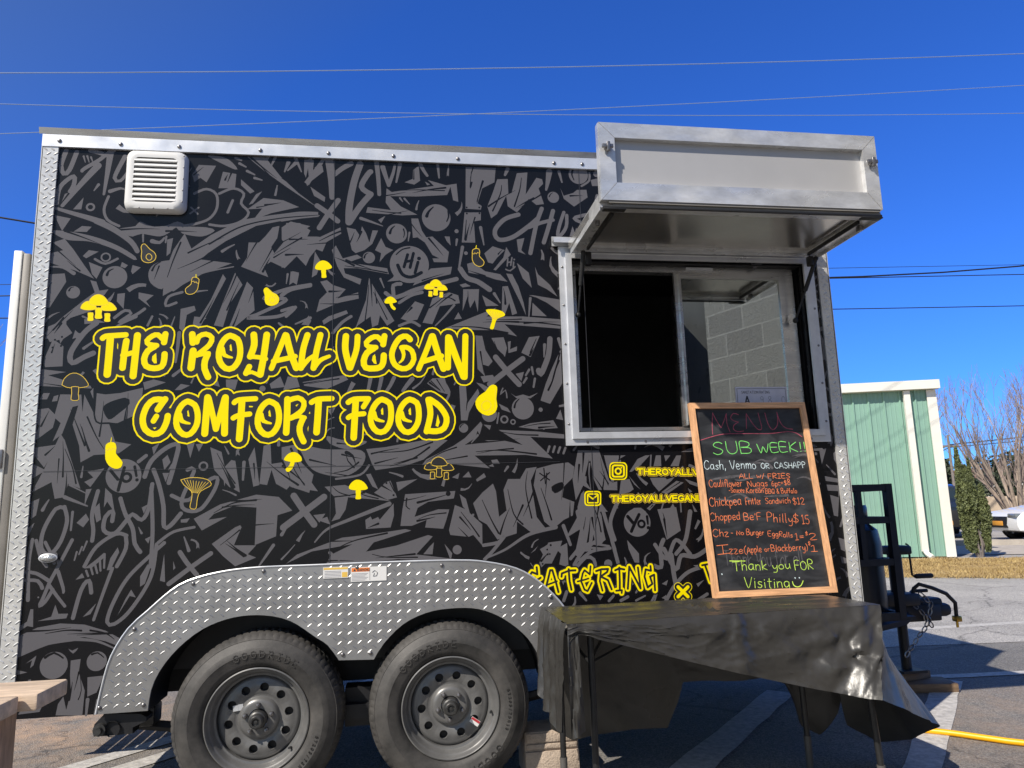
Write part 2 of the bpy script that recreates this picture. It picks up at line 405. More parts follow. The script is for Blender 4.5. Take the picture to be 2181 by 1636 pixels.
# ---- traced artwork in millimetres on its surface: colour+kind, widths, points
FONT = r"""
A 6 0,0 3,10 6,0|1.1,3.6 4.9,3.6
B 5.5 0,0 0,10 4,9.6 4.8,7.6 3.6,5.6 0,5.2 4.4,4.8 5.4,2.6 4.2,.4 0,0
C 6 5.8,8.2 4.5,9.8 2.5,9.8 .6,7.6 0,4.8 .7,1.8 2.6,.1 4.6,.3 5.9,1.8
D 6 0,0 0,10 3.6,9.4 5.8,6.8 5.8,3.2 3.8,.6 0,0
E 5 4.8,10 0,10 0,0 4.9,0|0,5.2 4.2,5.2
F 5 .4,0 .4,10 5,10|.4,5.2 4.2,5.2
G 6 5.6,8.4 4.2,9.9 2.2,9.7 .5,7.6 0,4.6 .8,1.6 2.8,0 5,.6 6,2.4 6,4.4 3.6,4.4
H 5.6 .3,0 .3,10|5.3,0 5.3,10|.3,5.2 5.3,5.2
I 4 2,0 2,10|0,10 4,10|0,0 4,0
J 5 4,10 4.2,3 3,.4 1.4,0 .2,1.8
K 5.6 .3,0 .3,10|5.2,10 .6,4.6 5.6,0
L 4.8 .4,10 .3,0 4.8,.1
M 7.2 .2,0 1,10 3.6,3.4 6.2,10 7,0
N 6 .3,0 .3,10 5.6,0 5.7,10
O 6.2 3.1,10 .8,8.4 0,5 .8,1.6 3.1,0 5.4,1.6 6.2,5 5.4,8.4 3.1,10
P 5.4 .4,0 .4,10 4,9.8 5.2,7.8 4.2,5.6 .5,5
Q 6.2 3.1,10 .8,8.4 0,5 .8,1.6 3.1,0 5.4,1.6 6.2,5 5.4,8.4 3.1,10|3.8,2.6 6.4,-.8
R 5.6 .4,0 .4,10 4,9.8 5.2,7.8 4.2,5.6 .5,5 5.6,0
S 5.2 5,8.6 3.6,9.9 1.6,9.6 .5,7.8 1.4,5.9 3.8,4.6 4.9,2.8 4,.7 2,0 .1,1.4
T 6 0,9.8 6,10|3,9.9 2.9,0
U 5.8 .3,10 .4,3.4 1.6,.4 3.4,0 5,1.4 5.6,4 5.6,10
V 6 0,10 3,0 6,10
W 8 0,10 2,0 4,7 6,0 8,10
X 5.6 0,0 5.6,10|0,10 5.6,0
Y 5.8 0,10 2.9,5 5.8,10|2.9,5 2.8,0
Z 5.4 .2,10 5.2,10 0,0 5.4,0
a 4.6 4.2,5.2 2.4,6.2 .6,5 .1,2.6 1,.4 2.6,.4 4,2.4 4.2,5.8 4.2,1.4 4.7,.1
b 4.4 .3,10 .3,0 2.6,.2 4.2,2 3.8,4.6 2.2,5.8 .4,4.4
c 4 3.9,5 2.4,6.1 .6,5 0,2.8 .8,.6 2.4,0 4,1
d 4.6 4.2,4.6 2.4,6 .6,4.8 .1,2.4 1.2,.3 3,.6 4.2,3|4.3,10 4.3,0
e 4.4 .2,3 4,3.4 3.6,5.4 2.2,6.2 .7,5.2 .1,2.8 1,.5 2.6,0 4.3,1
f 3.2 3.4,9.2 2.4,10 1.4,8.8 1.2,0|0,6 3,6
g 4.6 4.2,5 2.4,6.2 .6,5 .2,2.8 1.2,.6 3,.8 4.2,3 4.3,5.8 4.2,-2 2.8,-3.6 .6,-2.8
h 4.4 .3,10 .3,0|.3,3.6 1.8,5.8 3.6,5.4 4,3.6 4.1,0
i 1.6 .8,6 .8,0|.8,8.4 .85,8.7
k 4.2 .4,10 .4,0|3.8,6 .6,2.8 4.2,0
l 1.8 .8,10 .8,.8 1.6,0
m 6.6 .3,6 .3,0|.3,3.6 1.6,5.8 3,5.2 3.2,0|3.2,3.6 4.6,5.8 6,5.2 6.2,0
n 4.4 .3,6 .3,0|.3,3.6 1.8,5.8 3.6,5.4 4,3.6 4.1,0
o 4.4 2.2,6.1 .6,5 0,3 .7,.8 2.2,0 3.8,.9 4.4,3 3.7,5.2 2.2,6.1
p 4.4 .3,6 .3,-3.6|.3,4 2,5.9 3.8,5 4.2,2.8 3.2,.4 1.6,0 .3,1.6
r 3.4 .4,6 .4,0|.4,3.4 1.6,5.6 3.2,5.6
s 3.8 3.6,5.2 2,6.1 .6,5 1.4,3.6 3,2.8 3.4,1.2 2,0 .1,.8
t 3.2 1.6,9 1.5,1 2.6,0|0,6.4 3.2,6.4
u 4.4 .3,6 .4,1.8 1.6,.1 3,.6 4.1,3|4.2,6 4.2,1 4.6,0
v 4.2 0,6 2.1,0 4.2,6
w 6 0,6 1.6,0 3,4.4 4.4,0 6,6
y 4.4 .3,6 1,2.6 2.4,2 4,4|4.3,6 4,-1.6 2.6,-3.4 .6,-2.8
z 4.2 .2,6 4,6 0,0 4.2,0
0 5 2.5,10 .6,8 0,5 .6,2 2.5,0 4.4,2 5,5 4.4,8 2.5,10
1 3.4 .4,8 1.8,10 1.8,0|.2,0 3.4,0
2 5 .3,8 1.4,9.8 3.4,9.8 4.6,7.8 3.8,5.4 .2,0 5.2,.2
5 4.8 4.6,10 1,10 .6,5.8 3,6 4.6,4 4.2,1.4 2.4,0 .2,.8
6 4.6 3.8,9.8 1.4,7.6 .2,4 .6,1.2 2.2,0 4,1 4.4,3.2 3.2,5 1.2,4.6 .3,3
7 4.6 .2,10 4.6,10 1.6,0
8 4.6 2.3,5.4 .6,7 .8,9.2 2.4,10 4,9 4,7 2.3,5.4 .4,3.6 .2,1.4 2.2,0 4.4,1.2 4.3,3.6 2.3,5.4
9 4.6 4.2,6.4 2.6,5 .8,6 .6,8.6 2.2,10 4,9 4.3,6.6 3.6,0
$ 5 4.8,8 3.4,9 1.4,8.8 .5,7.4 1.4,5.8 3.8,4.6 4.8,3 4,1.2 2,.8 .1,1.8|2.6,11 2.4,-1
= 4 .2,3.6 3.8,3.8|.2,6 3.8,6.2
- 3.6 .2,4 3.4,4.2
( 2.8 2.6,10.6 .8,7.6 .3,4 .9,1 2.4,-1.4
) 2.8 .2,10.6 1.8,7.6 2.4,4 1.8,1 .2,-1.4
/ 3 0,-.6 3,10
, 1.6 .9,.9 .5,-1.6
. 1.4 .5,.2 .8,.5
& 5.4 5.2,0 1.2,7.4 1.4,9.4 2.8,9.8 3.4,8 .4,3 1,.4 3,.2 4.8,3.4
: 1.6 .7,4.6 .9,5|.7,.6 .9,1
! 1.6 .8,10 .8,3|.7,.3 .9,.6
' 1.2 .6,10 .4,7.6
"""
GRAF = """
gP  99,2592 112,2598 89,2554
gP  178,2579 138,2521 172,2522
gB  59,2418 142,2415 243,2393 339,2354 410,2307 405,2292 321,2339 219,2372 120,2379
gP  113,2383 154,2332 201,2263 245,2202 166,2238 60,2271 60,2315 111,2330 66,2364
gP  64,2491 131,2478 100,2419 88,2441
gP  180,2444 220,2442 201,2417 147,2417
gP  215,2333 256,2327 207,2295 192,2305
gP  355,2281 381,2267 369,2253 350,2260
gP  400,2268 435,2258 402,2226 395,2240
gP  219,2278 276,2255 255,2202 235,2223
gB  538,2292 570,2286 545,2208 528,2159 480,2186 468,2234 488,2273
gB  334,2435 402,2451 420,2473 472,2452 530,2457 580,2478 626,2457 704,2454 741,2440 687,2410 602,2422 575,2450 550,2427 507,2405 430,2415 393,2401 360,2411
gP  539,2391 564,2399 555,2328 540,2313
gP  612,2422 644,2351 725,2418 854,2495 986,2522 1114,2544 1196,2543 1199,2521 1054,2501 921,2468 791,2391 716,2332 685,2301 821,2286 694,2232 533,2128 534,2229 567,2342
gB  697,2804 777,2795 825,2752 819,2740 738,2778
gP  870,2807 952,2807 1022,2716 1105,2636 1188,2572 1168,2583 1050,2664 954,2735
gP  659,2756 735,2755 696,2672 668,2693 643,2670 632,2706
gP  766,2727 826,2718 822,2648 749,2645
gP  847,2693 909,2636 890,2624 848,2664
gP  879,2547 950,2605 1038,2597 1110,2566 986,2532 907,2496 945,2553
gP  916,2622 943,2638 904,2577 885,2569
gP  994,2463 1024,2471 1016,2412 990,2368 1015,2318 960,2273 981,2224 861,2271 886,2315 890,2387 936,2388 962,2418
gP  1054,2486 1115,2488 1163,2453 1150,2423 1191,2424 1245,2419 1219,2352 1144,2379 1090,2407 1118,2342 1052,2268 979,2303 1043,2391
gP  1143,2804 1164,2813 1172,2745 1152,2706
gP  1212,2815 1226,2808 1152,2676 1131,2690
gP  64,2219 124,2224 133,2186 75,2070 57,2063 58,2130
gP  212,2106 252,2140 230,2195 255,2189 270,2148 307,2155 251,2059 162,2024 140,2003 173,1957 139,1930 86,1916 65,1956 132,2030
gP  345,2135 376,2139 374,2067 344,2101
gP  432,2143 495,2131 465,2103 485,2075 433,2116
gP  611,2070 668,2085 675,2064 638,2043 629,1960 609,1981
gP  670,2036 721,2030 685,1988 665,2002
gP  784,2234 798,2213 697,1988 666,1981 737,2114
gP  836,2242 870,2186 821,2101 793,1989 754,1996 795,2122
gP  889,2201 916,2173 926,2067 844,1990 819,1990
gP  1086,2255 1116,2248 1107,2190 1087,2204
gP  184,1970 210,1944 175,1930
gP  1129,2803 1155,2805 1138,2713 1129,2735
gP  1178,2768 1212,2777 1218,2747 1165,2699 1145,2672 1137,2690 1175,2737
gP  1159,2669 1228,2619 1225,2596 1177,2624
gP  1596,2709 1635,2728 1637,2773 1664,2797 1670,2720 1642,2699
gP  1693,2717 1718,2703 1703,2698
gP  1511,2675 1535,2657 1606,2671 1736,2696 1707,2725 1794,2702 1845,2712 1852,2619 1827,2626 1815,2695 1799,2652 1656,2639 1528,2636 1578,2586 1656,2547 1585,2541 1416,2549 1423,2577 1532,2566 1507,2603
gP  1472,2515 1507,2538 1486,2500
gP  1327,2473 1368,2465 1390,2430 1397,2482 1417,2446 1432,2402 1446,2462 1472,2462 1445,2395 1410,2364 1369,2348 1352,2363
gP  1036,2405 1034,2464 1074,2494 1162,2474 1096,2429 1089,2413 1197,2417 1299,2472 1303,2442 1198,2373 1162,2321 1146,2281 1077,2356
gP  1279,2383 1311,2321 1376,2341 1398,2327 1335,2302 1514,2278 1522,2249 1376,2275 1316,2274 1322,2249 1397,2223 1390,2196 1317,2229 1287,2281 1261,2360
gP  1458,2365 1486,2425 1507,2382 1542,2368 1507,2344 1479,2307 1486,2351
gP  1550,2264 1542,2235 1514,2213 1583,2221 1611,2214
gP  1627,2527 1659,2528 1676,2469 1697,2435 1726,2440 1803,2365 1795,2313 1725,2348 1690,2409 1655,2434 1634,2430
gP  1725,2331 1796,2333 1792,2313 1732,2313
gP  1717,2281 1817,2292 1809,2255 1713,2230 1632,2196 1653,2230
gP  1891,2799 2038,2802 2030,2727 1969,2693 1945,2615 1965,2602 1960,2583 1886,2585
gP  1881,2566 1960,2569 1959,2529 1925,2522 1930,2415 1865,2414
gP  2044,2743 2096,2747 2097,2667 2113,2675 2142,2779 2195,2785 2183,2670 2239,2759 2267,2753 2272,2729 2248,2704 2272,2623 2234,2617 2198,2647 2136,2575 2092,2605 2086,2659 2039,2564 2009,2540 1992,2601 2020,2672
gP  2358,2709 2373,2670 2422,2687 2442,2704 2490,2706 2494,2666 2423,2615 2373,2654
gP  2514,2759 2557,2771 2557,2729 2520,2727
gP  2411,2513 2421,2479 2429,2507 2436,2476 2445,2507 2455,2475 2393,2458
gP  1783,2442 1808,2442 1812,2397 1793,2419
gP  1972,2362 2013,2399 2071,2381 2034,2343 2011,2312 1989,2317
gP  2079,2397 2100,2359 2025,2278 2014,2282 2063,2343
gP  1888,2308 1917,2317 1974,2273 2046,2260 2081,2223 2024,2233 1959,2254 1895,2264
gP  2131,2436 2169,2445 2152,2383 2173,2361 2137,2375
gP  2128,2318 2185,2270 2197,2195 2155,2240 2141,2277
gP  2075,2264 2104,2261 2132,2202 2155,2120 2165,2057 2137,2127 2103,2201
gP  2216,2301 2229,2264 2286,2212 2321,2153 2271,2189 2227,2211
gP  1777,1991 1883,2036 2024,2095 1976,2051 2149,2053 2331,2041 2329,1995 2061,2014 2118,1956 2003,1985 1897,1985
gP  1868,2182 1943,2184 1935,2071 1922,2131 1899,2091 1887,2146 1863,2076
gP  1851,2204 1879,2212 1904,2198 1865,2191
gP  1957,2154 2035,2104 1974,2101
gP  2055,2199 2081,2202 2122,2068 2098,2059 2086,2119 2062,2058 2048,2065
gP  2181,2158 2203,2158 2335,2138 2332,2076 2268,2122 2218,2147
gP  2198,2121 2265,2055 2193,2058
gP  1431,2229 1449,2193 1547,2025 1514,2002 1481,2051 1473,2006 1446,1994 1439,2045 1385,2005 1370,1986 1418,2124
gP  1241,2215 1268,2192 1326,2173 1289,2128 1382,2159 1385,2129 1296,2108 1196,2062 1209,2121 1242,2157 1211,2207
gP  1079,2254 1116,2241 1107,2189 1095,2205 1074,2188
gP  1037,2362 1065,2362 1073,2298 1039,2268
gP  1185,2351 1214,2301 1195,2241 1173,2226
gP  1576,2036 1642,2120 1684,2105 1652,2032 1610,2024
gP  1723,2136 1801,2166 1844,2152 1851,2114 1807,2106 1757,2098 1721,2011 1676,2018 1708,2090
gP  1823,2035 1843,2070 1859,2039
gP  1223,2022 1250,2043 1330,2073 1337,2058 1257,2022 1230,2004
gP  1131,2003 1163,2046 1174,2021 1164,2000
gP  75,1984 145,2018 150,1951 128,1909 120,1943 67,1929
gP  69,1823 73,1851 98,1930 142,1897 144,1810 76,1806
gP  185,1961 206,1955 191,1918
gP  217,2019 266,2019 304,2005 219,1997
gP  59,1798 161,1785 90,1771 145,1753 191,1734 260,1726 267,1713 58,1725 57,1756
gP  78,1694 103,1694 93,1667 63,1667
gP  119,1680 137,1686 134,1660 113,1657
gP  273,1716 262,1700 276,1667
gP  287,1596 288,1693 323,1687 383,1693 473,1716 471,1666 443,1594 379,1563 344,1563 374,1484 439,1471 392,1434 293,1428 249,1531 236,1596 239,1687
gP  144,1688 227,1687 243,1558 301,1459 293,1428 243,1398 233,1468 201,1558 218,1640 196,1634 163,1519 128,1488 154,1565 126,1591
gP  60,1624 102,1630 134,1597 125,1546 64,1495 56,1518 74,1556 54,1566
gP  157,1520 175,1493 250,1288 201,1310 187,1254 153,1249 136,1318 63,1277 103,1370
gP  63,1463 150,1475 103,1379 60,1433
gP  55,1397 111,1368 64,1336
gP  272,1359 338,1371 310,1328 288,1294 263,1316 297,1334
gP  567,1404 587,1424 601,1392 577,1359
gP  570,1347 597,1347 585,1308
gP  278,1185 292,1160 271,1129 244,1148
gP  347,1289 374,1262 390,1185 358,1232 346,1208
gP  271,1285 294,1287 279,1247 270,1216
gP  653,1149 689,1154 678,1136 654,1137
gP  705,1151 809,1208 957,1246 1051,1234 1109,1174 1048,1156 1044,1067 957,1033 960,1191 865,1200 786,1169 764,1145 839,1155 740,1101
gP  782,1044 874,1110 906,1123 872,1035 963,1032 930,996 964,981 880,948 829,992
gP  1198,1152 1249,1157 1224,1119
gP  760,1454 807,1433 823,1368 849,1397 866,1393 889,1257 844,1282 780,1356
gP  920,1399 944,1451 969,1287 944,1280
gP  982,1457 1011,1463 1017,1377 1060,1383 1082,1324 1144,1355 1216,1254 1172,1262 1127,1315 1083,1264 1038,1291 1018,1351 1001,1286 969,1292
gP  663,1468 695,1474 680,1408
gP  700,1468 731,1470 714,1435
gP  738,1778 776,1758 790,1718 752,1731
gP  814,1751 865,1751 854,1704 816,1718
gP  1000,1731 1045,1765 1065,1717 1007,1710
gP  472,1739 514,1752 565,1739 480,1706
gP  603,1705 627,1732 665,1725 628,1705
gP  523,1457 553,1476 531,1425
gP  66,1240 95,1252 87,1184 68,1167
gP  52,1125 84,1154 65,1100
gP  306,1203 328,1227 338,1159 321,1147
gP  817,1329 830,1316 825,1284
gP  518,1216 505,1178 495,1204
gP  514,1073 537,1084 529,1054
gP  1142,1739 1326,1771 1341,1750 1249,1708 1149,1722
gP  1077,1765 1117,1758 1130,1717 1059,1703
gP  1719,1755 1775,1757 1795,1679 1747,1692 1694,1732
gP  1841,1721 1872,1721 1877,1637 1927,1706 1934,1684 1884,1595 1876,1559 1847,1559
gP  1921,1959 1953,1957 1967,1889 1999,1835 1979,1812 1950,1821 1962,1764 1928,1799
gP  1996,1947 2054,1951 2069,1900 2058,1857 2029,1882
gP  2175,1952 2227,1959 2180,1856 2136,1877
gP  2073,1929 2088,1933 2083,1893 2117,1908 2115,1886 2075,1875
gP  2106,1776 2146,1785 2132,1741
gP  2326,1894 2327,1731 2265,1633 2220,1649 2247,1727 2277,1796
gP  2080,1685 2103,1669 2138,1678 2167,1669 2210,1686 2173,1660 2108,1660
gP  2217,1522 2246,1525 2231,1511
gP  2290,1563 2313,1606 2324,1556
gP  2019,1514 2202,1504 2326,1489 2326,1470 2166,1480 2268,1378 2142,1397 1906,1398 1975,1339 1803,1361 1668,1360 1688,1385 1811,1444 1863,1478 1937,1553 1945,1539 1923,1468 2040,1465 2129,1443
gP  2111,1526 2168,1543 2277,1556 2297,1519 2195,1514
gB  1251,1496 1316,1478 1408,1474 1421,1462 1343,1436 1264,1462
gP  1422,1435 1501,1442 1716,1478 1785,1470 1675,1384 1595,1358 1463,1341 1448,1368
gB  1116,1467 1239,1438 1402,1429 1409,1369 1350,1323 1285,1318 1208,1339 1169,1373 1142,1426
gP  1058,1449 1116,1460 1144,1380 1196,1327 1179,1248 1100,1276 1061,1349
gP  1244,1273 1331,1279 1436,1237 1531,1203 1429,1216 1345,1225 1335,1173 1310,1133 1275,1123 1294,1156 1287,1228
gP  1218,1131 1257,1143 1270,1110 1237,1122
gP  1205,1145 1224,1151 1217,1132
gP  1423,1086 1420,1125 1443,1139 1449,1125 1475,1136 1482,1124 1542,1193 1544,1141 1529,1089
gP  1593,1232 1816,1241 1809,1208 1694,1196 1648,1171 1634,1132 1739,1162 1788,1160 1774,1114 1760,1076 1680,1084 1687,1117 1621,1093 1572,1094 1581,1166
gP  1474,1254 1508,1287 1529,1293 1557,1219 1516,1209 1457,1242
gP  1554,1286 1648,1298 1602,1271 1562,1246
gP  1422,1323 1442,1326 1475,1256 1449,1270
gP  1835,1226 1863,1205 1882,1131 1848,1172
gP  1813,1179 1862,1158 1934,1090 1933,997 1893,1045 1872,1037 1791,1048 1785,1069
gP  1895,1184 1938,1231 1987,1270 2000,1235 2011,1121 2046,1148 2034,1241 2056,1289 2112,1288 2141,1335 2191,1341 2161,1279 2183,1115 2223,1062 2153,1049 2092,1098 2089,1045 2001,1021 1955,1089 1920,1110
gP  2189,1333 2269,1352 2340,1359 2368,1338 2358,1288 2314,1248 2305,1200 2361,1178 2351,1117 2307,1098 2257,1059 2217,1094 2174,1258
gP  2388,1414 2489,1412 2536,1257 2484,1230 2458,1279 2442,1391 2400,1267 2407,1253 2368,1185 2357,1281
gP  2418,1219 2439,1219 2486,1113 2495,1018 2447,1047 2428,953 2356,956 2383,1055 2314,1017 2372,1110
gP  1764,1011 1798,969 1791,937
gP  1698,1000 1718,1019 1711,967 1671,969
gP  1423,1060 1593,1080 1620,1073 1456,1027 1424,989 1553,1010 1693,1051 1713,1044 1640,969 1811,943 1710,940 1560,952 1386,940 1252,938 1277,982 1366,1023 1194,998 1089,951 1132,987 1321,1052
gP  2233,1000 2297,1006 2289,985 2244,907 2196,909 2211,962
gP  1981,1376 2009,1379 2022,1358 1988,1359
gP  1967,1349 1988,1359 1994,1345
gP  1802,1302 1836,1321 1829,1294
gP  1849,1301 1877,1327 1890,1300
gP  1966,1601 1994,1615 1993,1580 1979,1573
gP  1950,1539 1985,1535 1978,1514
gP  1342,1552 1368,1552 1362,1518 1342,1525
gP  1249,1614 1288,1627 1269,1587
gP  1920,1735 1948,1728 1996,1700 1974,1679
gP  1941,1764 1998,1771 2011,1749 1955,1735
gP  2023,1636 2064,1615 2078,1593 2036,1608
gP  255,918 279,944 289,926
gP  286,962 330,997 358,1023 365,1008 315,964
gP  410,1043 417,1023 387,952 373,952 384,1000
gP  531,970 544,963 524,892 506,880 504,922
gP  472,870 492,838 468,845 425,769 452,834
gP  594,1010 603,895 582,901
gP  293,770 341,822 322,780
gP  124,762 174,777 186,823 200,787 237,786 231,768
gP  52,741 85,762 94,810 105,809 109,740 87,745 55,723
gP  56,707 126,737 210,749 301,740 383,712 442,678 429,652 385,671 304,691 225,686 132,654 57,623
gB  247,650 262,641 284,651 266,629
gP  259,603 296,607 292,555 319,485 316,391 217,398 223,440 241,467 255,415 268,482 260,546
gP  326,535 388,538 364,475 330,461
gP  48,582 101,567 52,557
gP  93,601 130,629 122,593 110,582 115,612
gP  108,463 185,488 157,415 80,410
gP  631,979 641,951 633,942
gP  365,448 392,463 379,396 357,388
gP  2227,991 2255,963 2247,937 2197,892 2188,912
gP  2266,971 2319,995 2321,887 2279,902 2289,948
gP  2149,955 2185,987 2170,967
gP  2601,999 2654,936 2653,895 2631,897 2606,958
gP  2754,797 2785,813 2776,789
gP  2920,790 2959,806 2928,776
gP  2911,873 2935,875 2934,860
gP  2446,764 2476,757 2460,737
gP  2749,735 2772,747 2774,724
gP  2492,1389 2573,1387 2617,1387 2575,1365 2592,1366 2592,1345 2571,1331 2552,1265 2540,1268 2521,1341 2512,1388
gP  2385,1391 2454,1389 2454,1375 2438,1359 2424,1306 2422,1265 2444,1229 2396,1257 2378,1225
gP  2457,1389 2492,1389 2498,1338 2524,1276 2546,1262 2569,1267 2567,1226 2478,1230 2452,1292 2467,1356
gP  2587,1270 2628,1277 2646,1229 2625,1215 2575,1206
gP  2630,1310 2674,1369 2714,1385 2734,1385 2684,1338 2642,1310
gP  2764,1384 2788,1384 2787,1333 2749,1333
gP  2805,1383 2835,1383 2810,1355
gP  2832,1332 2865,1382 2889,1382 2873,1331
gP  2728,1280 2804,1279 2810,1270 2849,1281 2833,1264 2768,1215 2741,1249
gP  2779,1211 2857,1263 2892,1254 2806,1202
gP  2899,1271 2961,1249 2962,1232 2921,1247
gP  2911,1228 2931,1211 2918,1205
gP  2626,1291 2640,1274 2679,1226 2650,1251
gP  2375,1156 2394,1213 2409,1229 2412,1158 2391,1133 2374,1133
gP  2484,1173 2516,1129 2464,1131
gP  2557,1143 2539,1193 2568,1143
gP  2616,1126 2643,1143 2675,1143 2700,1124
gP  2704,1139 2732,1160 2749,1160 2718,1129
gP  2832,1158 2850,1120 2806,1121
gP  2926,1155 2950,1117 2935,1117
gP  2428,1110 2474,1141 2500,1003 2454,973
gP  2755,1133 2847,1141 2862,1033 2791,993
gP  2193,972 2248,1001 2256,928 2223,917
gP  3671,1380 3712,1409 3728,1397 3684,1322 3670,1350
gP  3681,1268 3709,1272 3686,1186 3674,1164
gP  3612,1269 3684,1254 3682,1236 3614,1246
gP  3617,1228 3681,1222 3677,1195 3619,1199
gP  3631,1178 3676,1164 3661,1074 3640,1079
gP  3650,975 3690,962 3679,908 3656,919
gP  3652,887 3687,874 3680,853 3656,854
gP  3598,1393 3636,1404 3603,1324
kT 9,1.2 111,2419 189,2391 265,2360
kT 7,1.2 78,2338 122,2298 167,2258
kT 7,1.2 185,2237 157,2260 129,2283
kT 7,1.2 511,2266 502,2234 493,2203
kT 10,1.2 533,2431 599,2433 665,2431
kT 9,1.2 336,2431 421,2439 506,2440
kT 8,1.2 631,2331 706,2372 782,2409
kT 9,1.2 791,2324 716,2284 642,2241
kT 8,1.2 738,2333 664,2291 588,2254
kT 11,1.2 886,2805 944,2754 1005,2705
kT 7,1.2 639,2706 659,2726 680,2746
kT 9,1.2 777,2687 782,2701 788,2715
kT 10,1.2 958,2571 993,2577 1028,2585
kT 6,1.2 921,2558 953,2565 985,2574
kT 11,1.2 957,2250 971,2284 987,2318
kT 7,1.2 999,2369 971,2310 942,2252
kT 8,1.2 935,2405 906,2351 881,2296
kT 6,1.2 1016,2380 1068,2410 1119,2442
kT 7,1.2 1003,2318 1040,2343 1077,2367
kT 8,1.2 1124,2416 1061,2374 999,2330
kT 7,1.2 57,2133 64,2157 73,2181
kT 8,1.2 96,1970 133,2016 170,2061
kT 7,1.2 133,2025 104,1983 73,1942
kT 9,1.2 697,2008 726,2066 751,2126
kT 7,1.2 807,2067 831,2135 857,2202
kT 7,1.2 843,2234 819,2166 790,2101
kT 8,1.2 836,1995 850,2034 862,2075
kT 7,1.2 923,2184 911,2143 898,2102
kT 10,1.2 1434,2627 1519,2640 1602,2659
kT 9,1.2 1449,2522 1531,2545 1613,2566
kT 10,1.2 1791,2689 1711,2676 1633,2656
kT 10,1.2 1331,2377 1349,2413 1363,2451
kT 10,1.2 1395,2454 1385,2427 1373,2402
kT 9,1.2 1071,2407 1112,2409 1152,2410
kT 11,1.2 1056,2332 1096,2335 1136,2336
kT 9,1.2 1302,2396 1225,2393 1148,2383
kT 10,1.2 1362,2288 1318,2309 1273,2326
kT 10,1.2 1327,2313 1386,2290 1446,2270
kT 6,1.2 1624,2504 1650,2469 1678,2436
kT 10,1.2 1709,2430 1743,2388 1776,2346
kT 7,1.2 1676,2222 1726,2240 1776,2257
kT 6,1.2 1943,2624 1955,2674 1969,2725
kT 9,1.2 1936,2828 1923,2786 1912,2743
kT 11,1.2 1973,2730 1955,2671 1941,2611
kT 7,1.2 1931,2543 1917,2498 1904,2452
kT 10,1.2 1884,2427 1894,2470 1906,2513
kT 9,1.2 2273,2681 2209,2638 2145,2597
kT 10,1.2 1998,2602 2064,2649 2133,2690
kT 11,1.2 2222,2651 2174,2625 2128,2596
kT 9,1.2 2406,2671 2438,2673 2470,2674
kT 7,1.2 2039,2360 2049,2372 2061,2384
kT 9,1.2 1972,2250 1933,2263 1893,2276
kT 6,1.2 2142,2040 2057,2036 1972,2036
kT 7,1.2 2154,2019 2239,2026 2324,2028
kT 10,1.2 2127,2026 2042,2027 1957,2023
kT 7,1.2 1888,2118 1890,2147 1890,2177
kT 11,1.2 2067,2114 2066,2153 2060,2192
kT 7,1.2 1467,2109 1462,2143 1457,2177
kT 9,1.2 1439,2218 1443,2155 1446,2093
kT 11,1.2 1253,2161 1282,2162 1310,2165
kT 7,1.2 1302,2103 1257,2102 1212,2103
kT 11,1.2 1626,2089 1614,2075 1601,2062
kT 7,1.2 1710,2090 1753,2124 1793,2161
kT 9,1.2 1813,2155 1774,2126 1738,2093
kT 10,1.2 126,1999 114,1976 101,1954
kT 7,1.2 97,1870 102,1890 107,1909
kT 8,1.2 192,1716 131,1727 70,1737
kT 9,1.2 406,1566 409,1610 416,1654
kT 7,1.2 412,1523 415,1608 414,1693
kT 8,1.2 310,1508 316,1583 318,1659
kT 10,1.2 273,1446 254,1497 238,1550
kT 8,1.2 260,1474 247,1519 230,1562
kT 8,1.2 255,1469 222,1547 188,1625
kT 9,1.2 79,1554 92,1586 105,1618
kT 9,1.2 192,1260 194,1309 192,1357
kT 6,1.2 158,1414 158,1363 158,1312
kT 8,1.2 178,1340 175,1415 168,1490
kT 9,1.2 104,1432 122,1450 138,1468
kT 10,1.2 831,1224 907,1222 982,1226
kT 7,1.2 820,1196 886,1203 953,1203
kT 9,1.2 904,1113 969,1118 1034,1121
kT 11,1.2 921,991 880,1022 841,1057
kT 11,1.2 914,989 876,1017 837,1044
kT 11,1.2 859,1271 834,1328 805,1383
kT 11,1.2 865,1280 846,1318 827,1357
kT 8,1.2 943,1379 947,1345 949,1311
kT 11,1.2 1065,1367 1114,1330 1160,1288
kT 10,1.2 1131,1284 1061,1333 996,1388
kT 8,1.2 1146,1732 1185,1739 1224,1748
kT 10,1.2 1706,1735 1732,1715 1757,1695
kT 7,1.2 1878,1648 1874,1625 1872,1602
kT 8,1.2 1943,1881 1950,1830 1957,1779
kT 11,1.2 2177,1866 2188,1883 2197,1901
kT 11,1.2 2314,1839 2293,1787 2275,1735
kT 9,1.2 2320,1875 2304,1818 2283,1762
kT 7,1.2 1947,1458 2032,1464 2116,1472
kT 7,1.2 2085,1427 2000,1421 1917,1406
kT 7,1.2 1872,1396 1788,1383 1704,1371
kT 10,1.2 2208,1522 2245,1525 2283,1527
kT 8,1.2 1296,1463 1324,1460 1351,1456
kT 8,1.2 1445,1414 1506,1427 1568,1437
kT 8,1.2 1461,1371 1512,1383 1563,1395
kT 10,1.2 1645,1393 1594,1380 1542,1368
kT 8,1.2 1317,1413 1360,1402 1403,1393
kT 7,1.2 1356,1315 1300,1327 1244,1336
kT 9,1.2 1179,1392 1235,1378 1291,1364
kT 10,1.2 1061,1391 1084,1346 1102,1298
kT 11,1.2 1098,1442 1123,1388 1145,1333
kT 9,1.2 1415,1244 1361,1235 1306,1227
kT 8,1.2 1270,1226 1317,1231 1364,1236
kT 10,1.2 1476,1107 1453,1099 1431,1090
